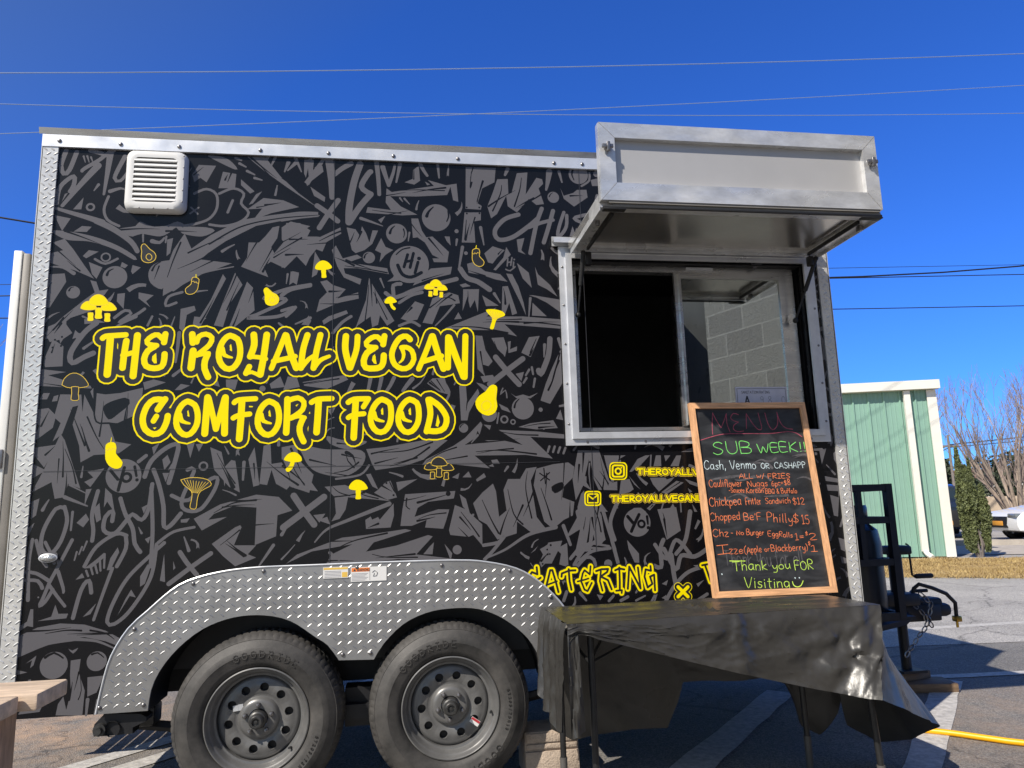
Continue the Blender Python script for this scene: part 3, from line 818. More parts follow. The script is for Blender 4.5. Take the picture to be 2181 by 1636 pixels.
kT 11,1.2 1648,1194 1719,1210 1789,1228
kT 10,1.2 1646,1114 1686,1121 1726,1129
kT 6,1.2 1574,1203 1630,1211 1685,1224
kT 9,1.2 1490,1273 1513,1259 1536,1245
kT 7,1.2 1880,1023 1854,1052 1827,1080
kT 9,1.2 1835,1124 1860,1095 1884,1065
kT 9,1.2 2014,1045 2035,1104 2061,1160
kT 10,1.2 2121,1169 2098,1122 2074,1075
kT 9,1.2 2174,1234 2149,1176 2121,1120
kT 6,1.2 2321,1357 2313,1273 2300,1188
kT 6,1.2 2237,1311 2232,1255 2224,1199
kT 10,1.2 2337,1091 2338,1137 2341,1183
kT 11,1.2 2414,1399 2410,1355 2405,1311
kT 10,1.2 2391,1347 2386,1306 2382,1264
kT 8,1.2 2496,1229 2505,1274 2509,1319
kT 10,1.2 2481,1180 2468,1124 2456,1067
kT 10,1.2 2415,993 2425,1049 2433,1106
kT 7,1.2 2389,1013 2400,1062 2412,1111
kT 10,1.2 1202,951 1286,956 1372,952
kT 9,1.2 1634,971 1549,966 1464,960
kT 10,1.2 1204,1040 1289,1038 1374,1037
kT 10,1.2 2197,920 2214,938 2233,956
kT 9,1.2 419,701 347,700 275,700
kT 7,1.2 409,701 324,705 239,706
kT 9,1.2 86,725 168,724 251,731
kT 6,1.2 292,557 287,523 280,489
kT 9,1.2 263,453 268,487 271,522
kT 10,1.2 125,436 150,453 176,469
kT 8,1.2 2588,1386 2583,1363 2578,1339
kT 8,1.2 2421,1297 2430,1333 2439,1370
kT 7,1.2 2525,1258 2507,1288 2487,1316
kT 8,1.2 2506,1216 2483,1256 2458,1294
kT 10,1.2 2441,1104 2444,1074 2450,1043
kT 11,1.2 2785,1087 2789,1044 2794,1002
kT 8,1.2 2787,1075 2785,1097 2780,1118
gP  3327,1025 3283,1095 3227,1145 3166,1160 3124,1157 3123,1142 3159,1133 3204,1109 3236,1064 3255,1003 3281,1038
kT 8,1.2 3284,1026 3261,1082 3216,1127
gP  3682,2062 3678,2075 3676,2089 3679,2100 3681,2108 3678,2109 3673,2102 3668,2091 3664,2075 3665,2058 3672,2065
gP  3451,1279 3452,1296 3460,1306 3472,1309 3482,1309 3482,1313 3472,1315 3456,1313 3442,1302 3434,1282 3443,1288
gP  2924,399 2924,461 2951,491 2992,495 3027,486 3033,520 2994,528 2938,522 2890,480 2860,407 2894,430
kT 6,1.2 2892,418 2907,470 2945,505
gP  3559,674 3511,677 3470,695 3441,721 3428,744 3413,735 3427,710 3456,676 3501,650 3557,640
gP  2599,477 2611,502 2612,527 2607,547 2601,559 2595,557 2598,545 2598,527 2591,507 2580,487
gP  2863,2581 2858,2623 2846,2663 2833,2695 2823,2713 2823,2713 2829,2693 2835,2660 2841,2620 2839,2580
gP  2699,661 2710,697 2723,733 2735,762 2740,781 2737,783 2725,767 2707,741 2686,708 2668,675 2688,679
kT 7,1.2 2686,674 2699,702 2716,736
gP  3341,801 3332,830 3314,846 3293,849 3278,847 3278,838 3292,838 3307,834 3315,821 3315,798
gP  3659,692 3667,711 3680,725 3691,737 3701,743 3694,753 3684,748 3668,738 3652,722 3639,703 3652,704
gP  3129,884 3140,939 3159,990 3189,1026 3209,1046 3196,1060 3172,1041 3138,1004 3108,952 3090,893 3113,908
kT 6,1.2 3111,899 3124,946 3150,996
gP  3083,555 3044,568 3008,584 2979,602 2963,615 2960,612 2974,596 3000,572 3035,549 3075,532
gP  3341,2310 3402,2351 3434,2405 3439,2459 3432,2494 3412,2493 3413,2463 3401,2419 3372,2382 3316,2369
kT 7,1.2 3340,2343 3385,2369 3417,2412
gP  3245,2580 3260,2630 3288,2659 3325,2669 3354,2669 3354,2694 3320,2695 3276,2683 3230,2651 3200,2594
kT 5.8,1.2 3228,2597 3246,2639 3282,2671
gP  3557,1228 3524,1238 3492,1250 3464,1258 3447,1262 3447,1260 3462,1252 3487,1239 3518,1223 3549,1208
gP  2752,2358 2737,2403 2747,2436 2775,2457 2799,2467 2792,2482 2766,2471 2732,2447 2715,2405 2723,2350 2731,2372
gP  3160,830 3106,837 3076,867 3076,910 3085,946 3075,949 3054,914 3044,859 3069,802 3143,755
gP  3446,422 3458,438 3468,455 3474,470 3476,479 3470,482 3465,474 3457,461 3445,448 3432,435
gP  3332,565 3302,546 3270,538 3242,532 3224,530 3224,529 3242,525 3272,521 3309,524 3344,535 3327,545
gP  3574,820 3553,907 3496,960 3435,981 3389,979 3385,959 3426,951 3474,931 3498,885 3483,813 3531,844
kT 5.3,1.2 3531,829 3523,894 3485,945
gP  3479,612 3430,656 3373,677 3324,676 3292,668 3293,662 3322,660 3364,647 3401,618 3429,573
kT 6.0,1.2 3448,601 3415,637 3369,662
gP  2942,2662 2929,2703 2932,2741 2947,2772 2961,2790 2956,2794 2939,2777 2918,2746 2909,2703 2916,2655
gP  3531,2455 3508,2469 3493,2491 3483,2512 3479,2527 3475,2527 3474,2510 3477,2484 3490,2455 3516,2432 3515,2449
gP  3335,1441 3320,1424 3304,1407 3290,1393 3283,1384 3291,1376 3300,1384 3314,1396 3332,1410 3350,1424 3337,1428
gP  3659,2603 3640,2628 3627,2655 3621,2680 3620,2697 3619,2697 3616,2680 3614,2652 3621,2620 3638,2588 3642,2605
gP  3584,1039 3576,1058 3563,1073 3549,1082 3539,1086 3537,1083 3545,1077 3556,1066 3565,1052 3568,1034
gP  3334,877 3360,890 3372,911 3369,933 3363,947 3356,944 3361,932 3362,914 3350,901 3326,897
gP  3661,2389 3658,2431 3656,2473 3659,2509 3662,2530 3660,2531 3652,2510 3641,2475 3636,2432 3631,2388 3646,2403
gP  3293,991 3304,1001 3316,1003 3326,1000 3333,995 3337,1003 3330,1007 3317,1013 3301,1012 3284,1003
gP  3497,2692 3469,2695 3441,2699 3418,2702 3403,2703 3403,2701 3415,2694 3437,2683 3463,2672 3491,2666
gP  3129,2397 3136,2427 3148,2453 3167,2471 3180,2481 3180,2481 3163,2475 3140,2461 3119,2435 3105,2403 3119,2412
gP  3293,2455 3297,2469 3304,2482 3312,2491 3318,2497 3315,2501 3308,2496 3296,2489 3285,2477 3277,2462
gP  3319,2727 3296,2743 3274,2759 3253,2770 3241,2776 3237,2769 3248,2762 3266,2748 3287,2731 3307,2713
gP  2803,2584 2769,2610 2762,2640 2778,2667 2797,2685 2787,2696 2764,2678 2745,2644 2746,2600 2782,2554 2778,2581
gP  3023,1096 3010,1105 2996,1109 2983,1108 2975,1106 2976,1103 2983,1104 2995,1104 3007,1099 3017,1089
gP  3713,1622 3690,1622 3670,1630 3655,1643 3647,1653 3641,1650 3646,1636 3660,1618 3681,1600 3710,1592
gP  3226,2513 3199,2524 3188,2543 3185,2565 3187,2580 3180,2582 3173,2564 3171,2539 3183,2510 3208,2485
gP  2605,2585 2600,2597 2597,2609 2595,2620 2594,2627 2593,2626 2592,2620 2591,2609 2592,2595 2594,2582 2598,2588
gP  3003,2405 2978,2427 2966,2452 2967,2476 2974,2494 2964,2498 2956,2480 2949,2450 2960,2417 2983,2384 2983,2404
gP  2846,465 2869,517 2881,570 2884,616 2883,644 2873,644 2871,617 2862,574 2845,525 2822,478
gP  3221,708 3233,718 3244,728 3252,738 3256,744 3255,746 3249,741 3239,734 3226,727 3214,719 3222,717
gP  448,2720 449,2734 449,2748 449,2760 450,2767 448,2767 446,2760 444,2749 442,2734 440,2720 445,2725
gP  3195,462 3193,499 3197,534 3209,562 3219,579 3216,581 3202,566 3185,538 3173,502 3170,462 3182,475
gP  3281,793 3269,804 3258,816 3250,827 3245,833 3243,832 3245,824 3251,811 3259,796 3269,782
gP  2971,1174 3011,1184 3037,1208 3045,1238 3047,1258 3037,1259 3035,1240 3025,1216 3002,1200 2968,1200 2983,1187
gP  3613,734 3608,757 3616,773 3630,781 3644,783 3641,794 3627,790 3608,780 3597,760 3598,732 3603,742
gP  2819,662 2834,666 2846,673 2851,684 2854,691 2852,692 2848,686 2841,679 2830,676 2818,676
gP  3641,421 3650,445 3660,468 3669,488 3675,499 3667,504 3660,493 3646,476 3635,452 3622,429
gP  3323,1159 3337,1164 3350,1171 3359,1179 3364,1184 3360,1188 3355,1183 3346,1177 3334,1173 3322,1170 3327,1166
gP  2811,2735 2798,2750 2783,2762 2769,2771 2761,2776 2757,2771 2763,2764 2773,2752 2784,2737 2794,2722
gP  3586,718 3581,734 3577,749 3577,763 3577,771 3568,773 3566,764 3565,749 3565,731 3569,713
gP  2600,2499 2658,2528 2701,2571 2716,2622 2716,2658 2680,2661 2679,2631 2666,2592 2638,2562 2582,2557
kT 6,1.2 2601,2528 2648,2545 2684,2582
gP  2473,778 2484,792 2495,806 2504,818 2510,824 2504,830 2497,824 2487,813 2473,802 2461,789
gP  2789,443 2811,487 2815,531 2806,567 2794,590 2777,582 2786,563 2792,530 2784,494 2761,461 2784,465
gP  3517,443 3509,455 3503,468 3500,480 3499,488 3498,488 3497,480 3498,467 3502,452 3511,438
gP  552,2694 581,2710 597,2734 602,2758 601,2775 592,2775 592,2760 587,2739 571,2722 544,2714
gP  3493,1090 3448,1072 3409,1082 3379,1103 3361,1123 3343,1109 3360,1082 3392,1050 3444,1034 3507,1035 3481,1056
kT 7,1.2 3490,1058 3446,1053 3400,1066
gP  571,2532 567,2545 566,2558 567,2570 569,2576 569,2577 565,2570 561,2559 559,2545 562,2530
gP  3074,2613 3098,2636 3118,2663 3132,2687 3139,2702 3128,2709 3120,2694 3102,2675 3081,2651 3058,2629
gP  2662,2432 2682,2464 2707,2491 2733,2508 2751,2517 2746,2530 2726,2523 2694,2508 2665,2479 2640,2442 2657,2450
gP  3277,889 3275,916 3265,940 3255,959 3247,970 3237,963 3244,953 3253,935 3257,912 3257,888 3268,897
gP  3367,1241 3327,1256 3285,1261 3250,1261 3228,1257 3229,1248 3250,1248 3283,1245 3321,1235 3356,1217
gP  3046,2394 3039,2411 3040,2428 3044,2442 3048,2451 3038,2456 3032,2447 3025,2431 3022,2410 3025,2388
gP  2751,616 2751,638 2755,660 2761,677 2766,687 2762,689 2755,679 2746,662 2740,640 2737,617 2744,624
gP  2845,2727 2849,2739 2854,2751 2858,2760 2861,2766 2861,2767 2856,2762 2850,2753 2844,2742 2837,2731
gP  3158,690 3177,710 3190,733 3199,753 3205,765 3202,767 3193,758 3177,743 3159,725 3140,708 3156,704
gP  2983,1427 2955,1420 2927,1413 2905,1404 2891,1399 2892,1398 2906,1398 2930,1398 2958,1402 2987,1402
gP  3526,2576 3480,2601 3432,2611 3391,2608 3366,2601 3367,2592 3391,2592 3427,2585 3467,2571 3501,2544 3500,2568
kT 5.7,1.2 3507,2563 3473,2584 3430,2598
gP  3412,1355 3447,1361 3480,1372 3505,1387 3519,1396 3517,1402 3501,1394 3475,1385 3443,1378 3410,1375 3423,1366
gP  1808,2747 1809,2766 1810,2784 1809,2799 1809,2808 1806,2808 1805,2799 1802,2784 1799,2766 1798,2748 1804,2754
gP  2495,412 2492,435 2481,450 2467,459 2456,461 2455,459 2464,454 2475,445 2481,431 2479,413
gP  2926,2530 2910,2544 2895,2549 2881,2543 2873,2537 2878,2531 2885,2535 2895,2538 2904,2533 2910,2519
gP  3193,2712 3203,2730 3208,2749 3207,2765 3206,2775 3197,2775 3199,2765 3196,2751 3190,2735 3180,2721 3190,2722
gP  3241,787 3225,783 3211,786 3200,794 3195,801 3194,801 3198,792 3208,782 3223,775 3243,776 3235,780
gP  3170,1192 3163,1227 3172,1255 3192,1274 3210,1284 3204,1296 3182,1289 3154,1269 3133,1234 3132,1188 3147,1204
kT 7,1.2 3148,1197 3148,1231 3163,1262
gP  546,2508 528,2571 496,2624 459,2661 432,2680 415,2662 435,2640 465,2604 480,2552 487,2498 514,2523
kT 5.5,1.2 515,2513 504,2561 479,2613
gP  2770,440 2763,424 2753,420 2742,423 2733,428 2731,426 2739,418 2753,412 2769,415 2785,430 2774,429
gP  3408,1113 3473,1108 3527,1125 3567,1155 3586,1180 3571,1193 3551,1174 3516,1150 3469,1142 3415,1153 3433,1128
kT 6,1.2 3423,1130 3471,1125 3522,1138
gP  3579,2715 3596,2726 3605,2740 3605,2754 3603,2764 3592,2762 3594,2754 3594,2744 3586,2736 3572,2733 3582,2726
gP  3016,702 3020,715 3028,723 3037,727 3044,729 3043,731 3036,731 3025,727 3015,718 3008,705
gP  3129,1386 3114,1376 3101,1375 3091,1383 3085,1391 3081,1388 3087,1379 3099,1369 3116,1367 3135,1376
gP  3389,2719 3405,2730 3415,2744 3418,2759 3419,2769 3414,2770 3413,2761 3408,2749 3398,2738 3384,2732
gP  525,2768 505,2770 486,2772 470,2769 460,2766 460,2764 470,2764 485,2761 502,2756 519,2751 516,2761
gP  3411,428 3415,458 3427,486 3445,504 3459,513 3455,518 3439,511 3416,494 3397,468 3385,433 3400,442
gP  2388,2348 2422,2373 2446,2404 2458,2435 2462,2456 2455,2458 2447,2440 2432,2414 2405,2391 2372,2375 2392,2368
gP  3091,1246 3096,1261 3105,1269 3118,1272 3127,1272 3127,1272 3118,1275 3103,1275 3088,1268 3077,1251 3086,1254
gP  3729,2775 3689,2784 3648,2791 3614,2799 3594,2805 3587,2787 3606,2777 3640,2762 3681,2748 3724,2739 3713,2761
kT 5.3,1.2 3720,2760 3685,2766 3644,2776
gP  2608,792 2627,805 2640,822 2647,839 2650,850 2646,852 2641,843 2631,830 2615,820 2597,812 2609,805
gP  2609,2747 2622,2753 2635,2761 2644,2769 2649,2774 2645,2779 2639,2774 2630,2768 2618,2763 2605,2759 2611,2754
gP  564,2025 554,2036 542,2043 530,2046 523,2047 522,2043 529,2041 539,2037 549,2030 557,2019 558,2026
gP  3123,590 3108,611 3102,634 3100,655 3099,668 3092,668 3089,654 3089,632 3094,605 3108,580 3110,592
gP  2694,420 2668,437 2642,439 2622,432 2609,423 2612,419 2624,425 2643,428 2663,422 2680,407 2680,420
gP  3537,470 3539,492 3543,514 3549,532 3555,542 3552,543 3545,534 3535,517 3525,495 3521,471
gP  2687,506 2692,521 2699,536 2709,545 2715,551 2712,555 2705,550 2694,540 2684,525 2679,508
gP  3422,1240 3409,1268 3405,1297 3408,1323 3412,1338 3400,1342 3393,1326 3385,1298 3385,1265 3397,1230 3403,1246
gP  2423,560 2447,618 2487,649 2534,655 2569,650 2572,673 2534,681 2477,676 2422,643 2383,576 2411,593
gP  3528,2478 3552,2489 3572,2505 3583,2524 3587,2537 3581,2540 3576,2528 3564,2512 3546,2500 3523,2493 3534,2488
gP  2660,2636 2650,2640 2639,2645 2631,2650 2626,2654 2624,2652 2628,2647 2635,2639 2646,2632 2658,2627 2655,2633
gP  3366,772 3382,799 3384,826 3374,848 3365,861 3360,858 3368,845 3375,825 3371,802 3353,781
gP  2620,577 2615,596 2620,610 2633,617 2644,620 2644,623 2631,623 2614,617 2601,601 2599,574 2607,585
gP  3685,1831 3694,1877 3689,1921 3678,1956 3668,1977 3661,1974 3666,1953 3670,1919 3667,1878 3656,1838 3676,1849
gP  2446,481 2453,497 2463,509 2476,514 2484,517 2483,524 2473,522 2459,516 2444,504 2433,487
gP  3063,420 3079,437 3089,456 3092,474 3090,486 3080,487 3079,477 3076,462 3064,449 3049,438 3062,433
gP  3639,561 3630,583 3617,597 3601,601 3589,600 3589,595 3599,594 3612,589 3620,577 3621,559
gP  179,1761 199,1758 217,1762 228,1773 235,1782 226,1788 221,1780 212,1773 199,1771 184,1777 188,1767
gP  3516,2767 3498,2757 3481,2746 3468,2735 3461,2728 3467,2721 3474,2728 3487,2738 3504,2747 3522,2756
gP  3207,611 3224,635 3228,660 3220,681 3211,693 3206,689 3212,677 3217,659 3210,641 3193,625
gP  3575,1253 3563,1269 3551,1286 3543,1300 3538,1309 3538,1309 3540,1299 3546,1283 3554,1263 3565,1246 3566,1255
gP  3040,1346 3049,1393 3039,1436 3022,1468 3007,1486 3007,1486 3015,1466 3023,1432 3025,1394 3010,1354 3031,1366
gP  3091,1155 3099,1168 3103,1181 3100,1193 3097,1200 3092,1198 3094,1192 3095,1182 3091,1171 3082,1161
gP  2391,658 2396,673 2403,686 2410,696 2416,702 2412,706 2405,701 2395,691 2386,678 2379,663
gP  1993,1658 2006,1668 2012,1680 2012,1691 2011,1699 2009,1699 2009,1691 2007,1682 2000,1673 1988,1668
gP  3080,2483 3094,2510 3104,2538 3110,2562 3112,2576 3095,2581 3091,2567 3083,2545 3071,2521 3056,2498 3073,2499
gP  3435,2522 3403,2556 3368,2567 3337,2557 3316,2544 3328,2523 3346,2536 3367,2542 3385,2532 3396,2500
gP  884,1415 879,1434 883,1445 896,1450 907,1451 906,1458 893,1458 878,1452 867,1437 867,1412 873,1422
gP  2717,444 2710,459 2713,471 2721,479 2729,484 2729,485 2719,482 2707,474 2701,459 2704,440 2708,448
gP  3267,2550 3267,2567 3270,2583 3276,2596 3280,2604 3280,2604 3274,2597 3266,2585 3260,2568 3257,2550
gP  3320,1319 3292,1324 3268,1318 3249,1307 3240,1298 3243,1294 3253,1301 3271,1307 3292,1307 3313,1298 3308,1312
gP  1066,1987 1056,1996 1046,2004 1037,2011 1031,2014 1027,2009 1031,2004 1039,1997 1048,1987 1056,1977
gP  3268,2393 3315,2408 3349,2435 3369,2467 3376,2492 3361,2496 3352,2477 3334,2450 3303,2429 3264,2420 3281,2410
gP  3729,1554 3698,1576 3665,1577 3639,1567 3623,1556 3630,1546 3644,1556 3667,1564 3691,1558 3713,1535
gP  2340,2269 2315,2287 2300,2310 2297,2336 2299,2354 2296,2355 2290,2336 2287,2307 2299,2276 2327,2248 2324,2266
gP  3071,620 3051,619 3039,627 3035,641 3035,653 3034,653 3031,641 3033,624 3046,608 3070,601
gP  3565,2347 3576,2393 3591,2437 3608,2472 3619,2493 3616,2496 3600,2477 3575,2445 3549,2403 3535,2355
gP  3626,898 3615,890 3603,882 3591,878 3584,876 3584,874 3592,875 3605,877 3619,883 3631,893
gP  3597,433 3599,465 3600,497 3603,524 3605,540 3602,541 3597,526 3589,499 3580,467 3577,434 3588,445
gP  3173,1305 3188,1324 3200,1345 3208,1363 3213,1375 3212,1375 3205,1365 3193,1350 3178,1331 3161,1315
gP  3007,1008 3035,1025 3060,1047 3081,1064 3092,1076 3085,1084 3073,1074 3051,1059 3022,1045 2994,1031
gP  3490,733 3494,748 3499,763 3507,774 3513,780 3508,785 3500,780 3490,769 3481,753 3475,736 3484,740
gP  3577,939 3613,964 3630,997 3632,1030 3627,1052 3614,1049 3618,1030 3616,1002 3597,978 3565,961 3585,956
gP  2905,2571 2903,2590 2895,2602 2882,2607 2873,2608 2872,2601 2880,2600 2890,2597 2895,2587 2892,2573 2899,2578
gP  626,2648 617,2660 607,2670 598,2677 591,2681 588,2676 593,2671 600,2663 607,2652 613,2641 617,2648
gP  2887,2349 2876,2395 2878,2439 2890,2476 2902,2498 2888,2506 2874,2484 2854,2445 2845,2395 2854,2341 2865,2362
kT 7,1.2 2867,2354 2860,2395 2866,2442
gP  314,2531 346,2513 377,2511 402,2523 416,2534 414,2537 399,2529 376,2523 352,2530 329,2551
gP  309,2090 320,2104 327,2120 331,2134 332,2143 331,2143 327,2136 319,2124 308,2112 297,2099
gP  3698,1703 3679,1704 3663,1712 3650,1721 3642,1728 3640,1726 3645,1716 3656,1703 3674,1692 3696,1685
gP  2398,504 2407,513 2413,525 2415,535 2415,542 2413,542 2412,536 2409,526 2403,517 2393,508 2399,509
gP  3663,2645 3678,2654 3686,2667 3688,2679 3688,2688 3683,2688 3682,2680 3679,2671 3671,2662 3657,2660 3665,2654
gP  2661,2678 2668,2696 2672,2714 2678,2729 2680,2738 2671,2741 2668,2732 2662,2718 2655,2701 2647,2685
gP  1159,2077 1155,2097 1146,2110 1132,2115 1122,2115 1122,2113 1131,2112 1142,2106 1148,2094 1146,2078 1153,2084
gP  3545,2595 3544,2626 3555,2649 3573,2664 3589,2672 3589,2672 3571,2668 3549,2654 3532,2630 3527,2595
gP  442,2540 434,2552 425,2563 418,2571 413,2576 409,2573 413,2568 419,2558 427,2547 434,2535
gP  3594,2589 3590,2601 3589,2614 3589,2626 3590,2633 3589,2633 3586,2626 3584,2615 3583,2601 3586,2587 3589,2592
gP  2440,438 2429,446 2421,457 2417,469 2417,477 2416,477 2414,469 2415,455 2420,441 2433,429 2432,436
gP  2594,2378 2609,2393 2613,2410 2607,2423 2600,2431 2599,2430 2603,2422 2605,2410 2599,2401 2584,2395 2595,2390
gP  3027,2645 3033,2658 3037,2672 3040,2684 3041,2691 3036,2693 3033,2686 3029,2675 3023,2662 3017,2650
gP  3151,1327 3160,1350 3169,1374 3177,1394 3183,1406 3178,1408 3171,1397 3159,1379 3147,1356 3138,1331
gP  1846,2547 1863,2566 1871,2588 1871,2608 1868,2620 1867,2620 1867,2608 1862,2591 1851,2575 1834,2562
gP  2811,1424 2778,1439 2746,1442 2721,1432 2706,1420 2707,1420 2722,1427 2747,1432 2773,1424 2797,1404
gP  3051,2520 3041,2537 3044,2550 3052,2561 3062,2566 3057,2575 3046,2570 3032,2557 3025,2537 3028,2512 3036,2523
gP  3000,653 3018,666 3035,680 3049,693 3058,700 3056,702 3046,697 3029,690 3009,681 2989,672 3001,666
gP  3692,614 3652,642 3611,647 3577,633 3557,618 3558,616 3579,626 3611,632 3644,621 3674,590 3672,614
gP  2310,822 2299,836 2297,850 2304,861 2310,868 2303,875 2295,867 2287,852 2285,833 2294,811 2298,823
gP  2521,587 2525,603 2534,617 2545,626 2553,631 2551,636 2541,632 2527,624 2515,609 2509,588
gP  3381,2622 3396,2624 3412,2627 3425,2629 3432,2631 3432,2633 3425,2633 3411,2635 3396,2636 3380,2636
gP  2845,709 2863,722 2872,739 2872,755 2870,766 2859,764 2861,755 2860,742 2854,732 2837,727 2847,721
gP  3026,977 3011,982 2995,984 2982,986 2974,987 2974,986 2981,983 2993,977 3008,971 3022,965
gP  2938,2560 2975,2566 3010,2575 3039,2586 3056,2594 3053,2600 3036,2595 3007,2589 2972,2583 2936,2580 2949,2571
gP  3693,2151 3682,2158 3670,2164 3659,2169 3653,2172 3651,2168 3656,2164 3664,2156 3675,2149 3685,2139 3685,2148
gP  3355,453 3364,478 3370,504 3376,525 3379,538 3376,539 3371,527 3361,507 3351,482 3342,457 3352,464
gP  3337,1137 3314,1144 3296,1157 3285,1172 3279,1184 3274,1182 3277,1169 3286,1148 3304,1130 3331,1118 3324,1130
gP  394,2143 411,2157 430,2167 449,2170 461,2169 462,2183 448,2185 426,2184 401,2176 379,2160
gP  3198,1414 3222,1402 3246,1399 3267,1403 3279,1408 3278,1413 3266,1412 3248,1414 3229,1422 3212,1435 3212,1420
gP  3656,2248 3666,2262 3679,2274 3692,2280 3701,2283 3699,2291 3688,2290 3672,2284 3656,2273 3643,2256
gP  2652,477 2665,497 2666,515 2658,529 2648,537 2643,530 2651,523 2659,513 2656,500 2643,488 2653,488
gP  2530,469 2520,490 2523,508 2535,521 2545,529 2541,534 2530,527 2515,512 2507,491 2512,464
gP  2424,817 2399,835 2371,842 2347,840 2332,836 2332,835 2347,836 2369,832 2391,820 2409,801
gP  2941,977 2959,990 2970,1009 2973,1026 2973,1038 2969,1038 2967,1028 2961,1013 2949,1000 2932,990 2943,986
gP  3482,1173 3483,1190 3478,1203 3468,1211 3460,1214 3460,1214 3467,1209 3474,1201 3477,1189 3472,1176 3479,1180
gP  2981,2746 3016,2754 3050,2766 3078,2778 3094,2786 3093,2790 3075,2787 3046,2783 3011,2780 2977,2775 2990,2764
gP  2987,1286 2974,1310 2956,1327 2938,1337 2925,1341 2920,1330 2931,1325 2946,1315 2958,1298 2967,1279 2974,1290
gP  3326,599 3332,610 3338,621 3345,629 3349,634 3347,636 3342,632 3334,624 3326,613 3319,603 3324,604
gP  2367,2390 2369,2402 2372,2414 2375,2424 2378,2430 2375,2431 2372,2426 2366,2416 2361,2404 2358,2392
gP  2689,2780 2697,2790 2708,2796 2719,2797 2726,2797 2726,2800 2719,2802 2707,2803 2693,2797 2680,2789
gP  3111,2460 3123,2471 3131,2484 3135,2496 3137,2503 3133,2505 3130,2498 3125,2487 3116,2476 3105,2466 3113,2466
gP  3469,2381 3474,2395 3473,2409 3467,2419 3462,2425 3458,2421 3463,2416 3467,2407 3466,2396 3461,2384 3467,2387
gP  3169,543 3170,561 3171,579 3170,595 3169,604 3168,604 3166,595 3163,580 3159,563 3156,546
gP  1839,1241 1860,1242 1877,1250 1887,1262 1892,1272 1890,1273 1885,1265 1874,1255 1858,1250 1841,1254
gP  2598,437 2584,438 2572,443 2564,451 2560,458 2558,457 2560,449 2567,438 2580,428 2596,424
gP  3210,1175 3225,1190 3235,1207 3238,1223 3238,1234 3237,1234 3235,1224 3228,1211 3216,1197 3203,1187
gP  3157,2753 3144,2752 3133,2757 3127,2765 3123,2771 3121,2770 3123,2762 3129,2752 3140,2743 3156,2740
gP  2945,611 2945,646 2931,669 2910,680 2894,682 2892,679 2907,673 2922,661 2928,642 2921,616 2936,625
gP  3292,400 3277,431 3282,455 3302,471 3321,478 3319,483 3298,478 3274,462 3260,432 3268,392 3274,408
gP  3068,1306 3093,1299 3116,1300 3135,1307 3146,1313 3145,1315 3134,1312 3116,1311 3095,1315 3076,1324
gP  2816,2486 2822,2504 2834,2513 2848,2513 2859,2509 2861,2517 2849,2522 2831,2524 2813,2515 2797,2494 2810,2499
gP  3704,525 3683,534 3661,540 3643,545 3632,547 3631,543 3641,539 3658,532 3678,521 3697,510 3694,521
gP  2977,793 2992,780 3008,777 3022,783 3030,789 3024,796 3017,791 3008,787 2998,791 2991,803 2988,793
gP  85,470 106,486 117,506 119,526 116,540 106,538 107,527 105,511 95,497 77,488 88,483
gP  3477,884 3456,884 3441,892 3435,907 3433,919 3425,917 3427,904 3435,887 3451,875 3476,870 3468,877
gP  1278,2245 1264,2253 1252,2263 1245,2274 1243,2283 1239,2281 1240,2272 1245,2258 1256,2244 1271,2233 1269,2242
gP  61,1997 73,2017 90,2033 107,2044 118,2049 117,2050 105,2047 86,2039 67,2024 51,2004
gP  3361,1365 3393,1396 3403,1430 3394,1461 3384,1480 3365,1470 3376,1454 3382,1431 3375,1409 3342,1392 3364,1387
gP  2263,2332 2264,2350 2262,2367 2256,2381 2253,2389 2247,2387 2249,2379 2251,2366 2249,2351 2245,2335 2255,2339
gP  2522,2416 2532,2441 2534,2467 2527,2488 2520,2501 2519,2501 2524,2488 2526,2467 2521,2444 2510,2423 2520,2427
gP  3272,679 3285,702 3288,726 3284,746 3279,758 3279,758 3280,745 3280,727 3272,707 3259,691
gP  3202,904 3199,918 3202,932 3207,942 3213,948 3212,949 3205,944 3197,934 3192,919 3192,902
gP  1766,1261 1771,1282 1776,1302 1780,1319 1782,1330 1778,1331 1773,1321 1766,1305 1759,1286 1753,1266
gP  3319,718 3321,736 3330,746 3343,748 3353,747 3354,748 3343,752 3328,752 3312,743 3302,723 3312,728
gP  3124,725 3108,740 3091,751 3075,757 3064,760 3064,760 3073,755 3087,745 3102,733 3114,716 3115,726
gP  3346,2761 3356,2773 3369,2781 3381,2786 3389,2788 3389,2788 3380,2790 3366,2790 3349,2785 3334,2776 3344,2772
gP  3405,814 3413,824 3423,833 3433,838 3440,840 3438,845 3430,844 3419,840 3407,831 3396,821 3403,821
gP  2361,2376 2342,2380 2324,2387 2311,2397 2303,2404 2295,2397 2302,2387 2315,2374 2335,2362 2359,2357
gP  3169,2380 3172,2397 3174,2414 3174,2428 3174,2437 3171,2437 3169,2429 3165,2416 3160,2400 3153,2385 3163,2388
gP  3140,445 3139,478 3125,500 3104,511 3088,514 3088,513 3102,507 3120,495 3126,475 3119,448 3132,457
gP  3543,2540 3559,2559 3575,2563 3591,2555 3601,2546 3602,2547 3593,2558 3576,2568 3555,2567 3532,2551 3544,2553
gP  3186,842 3207,857 3220,877 3223,896 3222,909 3215,910 3215,898 3210,882 3197,867 3178,859
gP  3130,407 3160,410 3188,421 3208,434 3219,445 3213,453 3201,445 3181,437 3157,430 3131,431 3140,420
gP  3158,2515 3157,2532 3153,2547 3146,2559 3141,2565 3140,2565 3143,2558 3147,2546 3148,2531 3146,2516 3153,2521
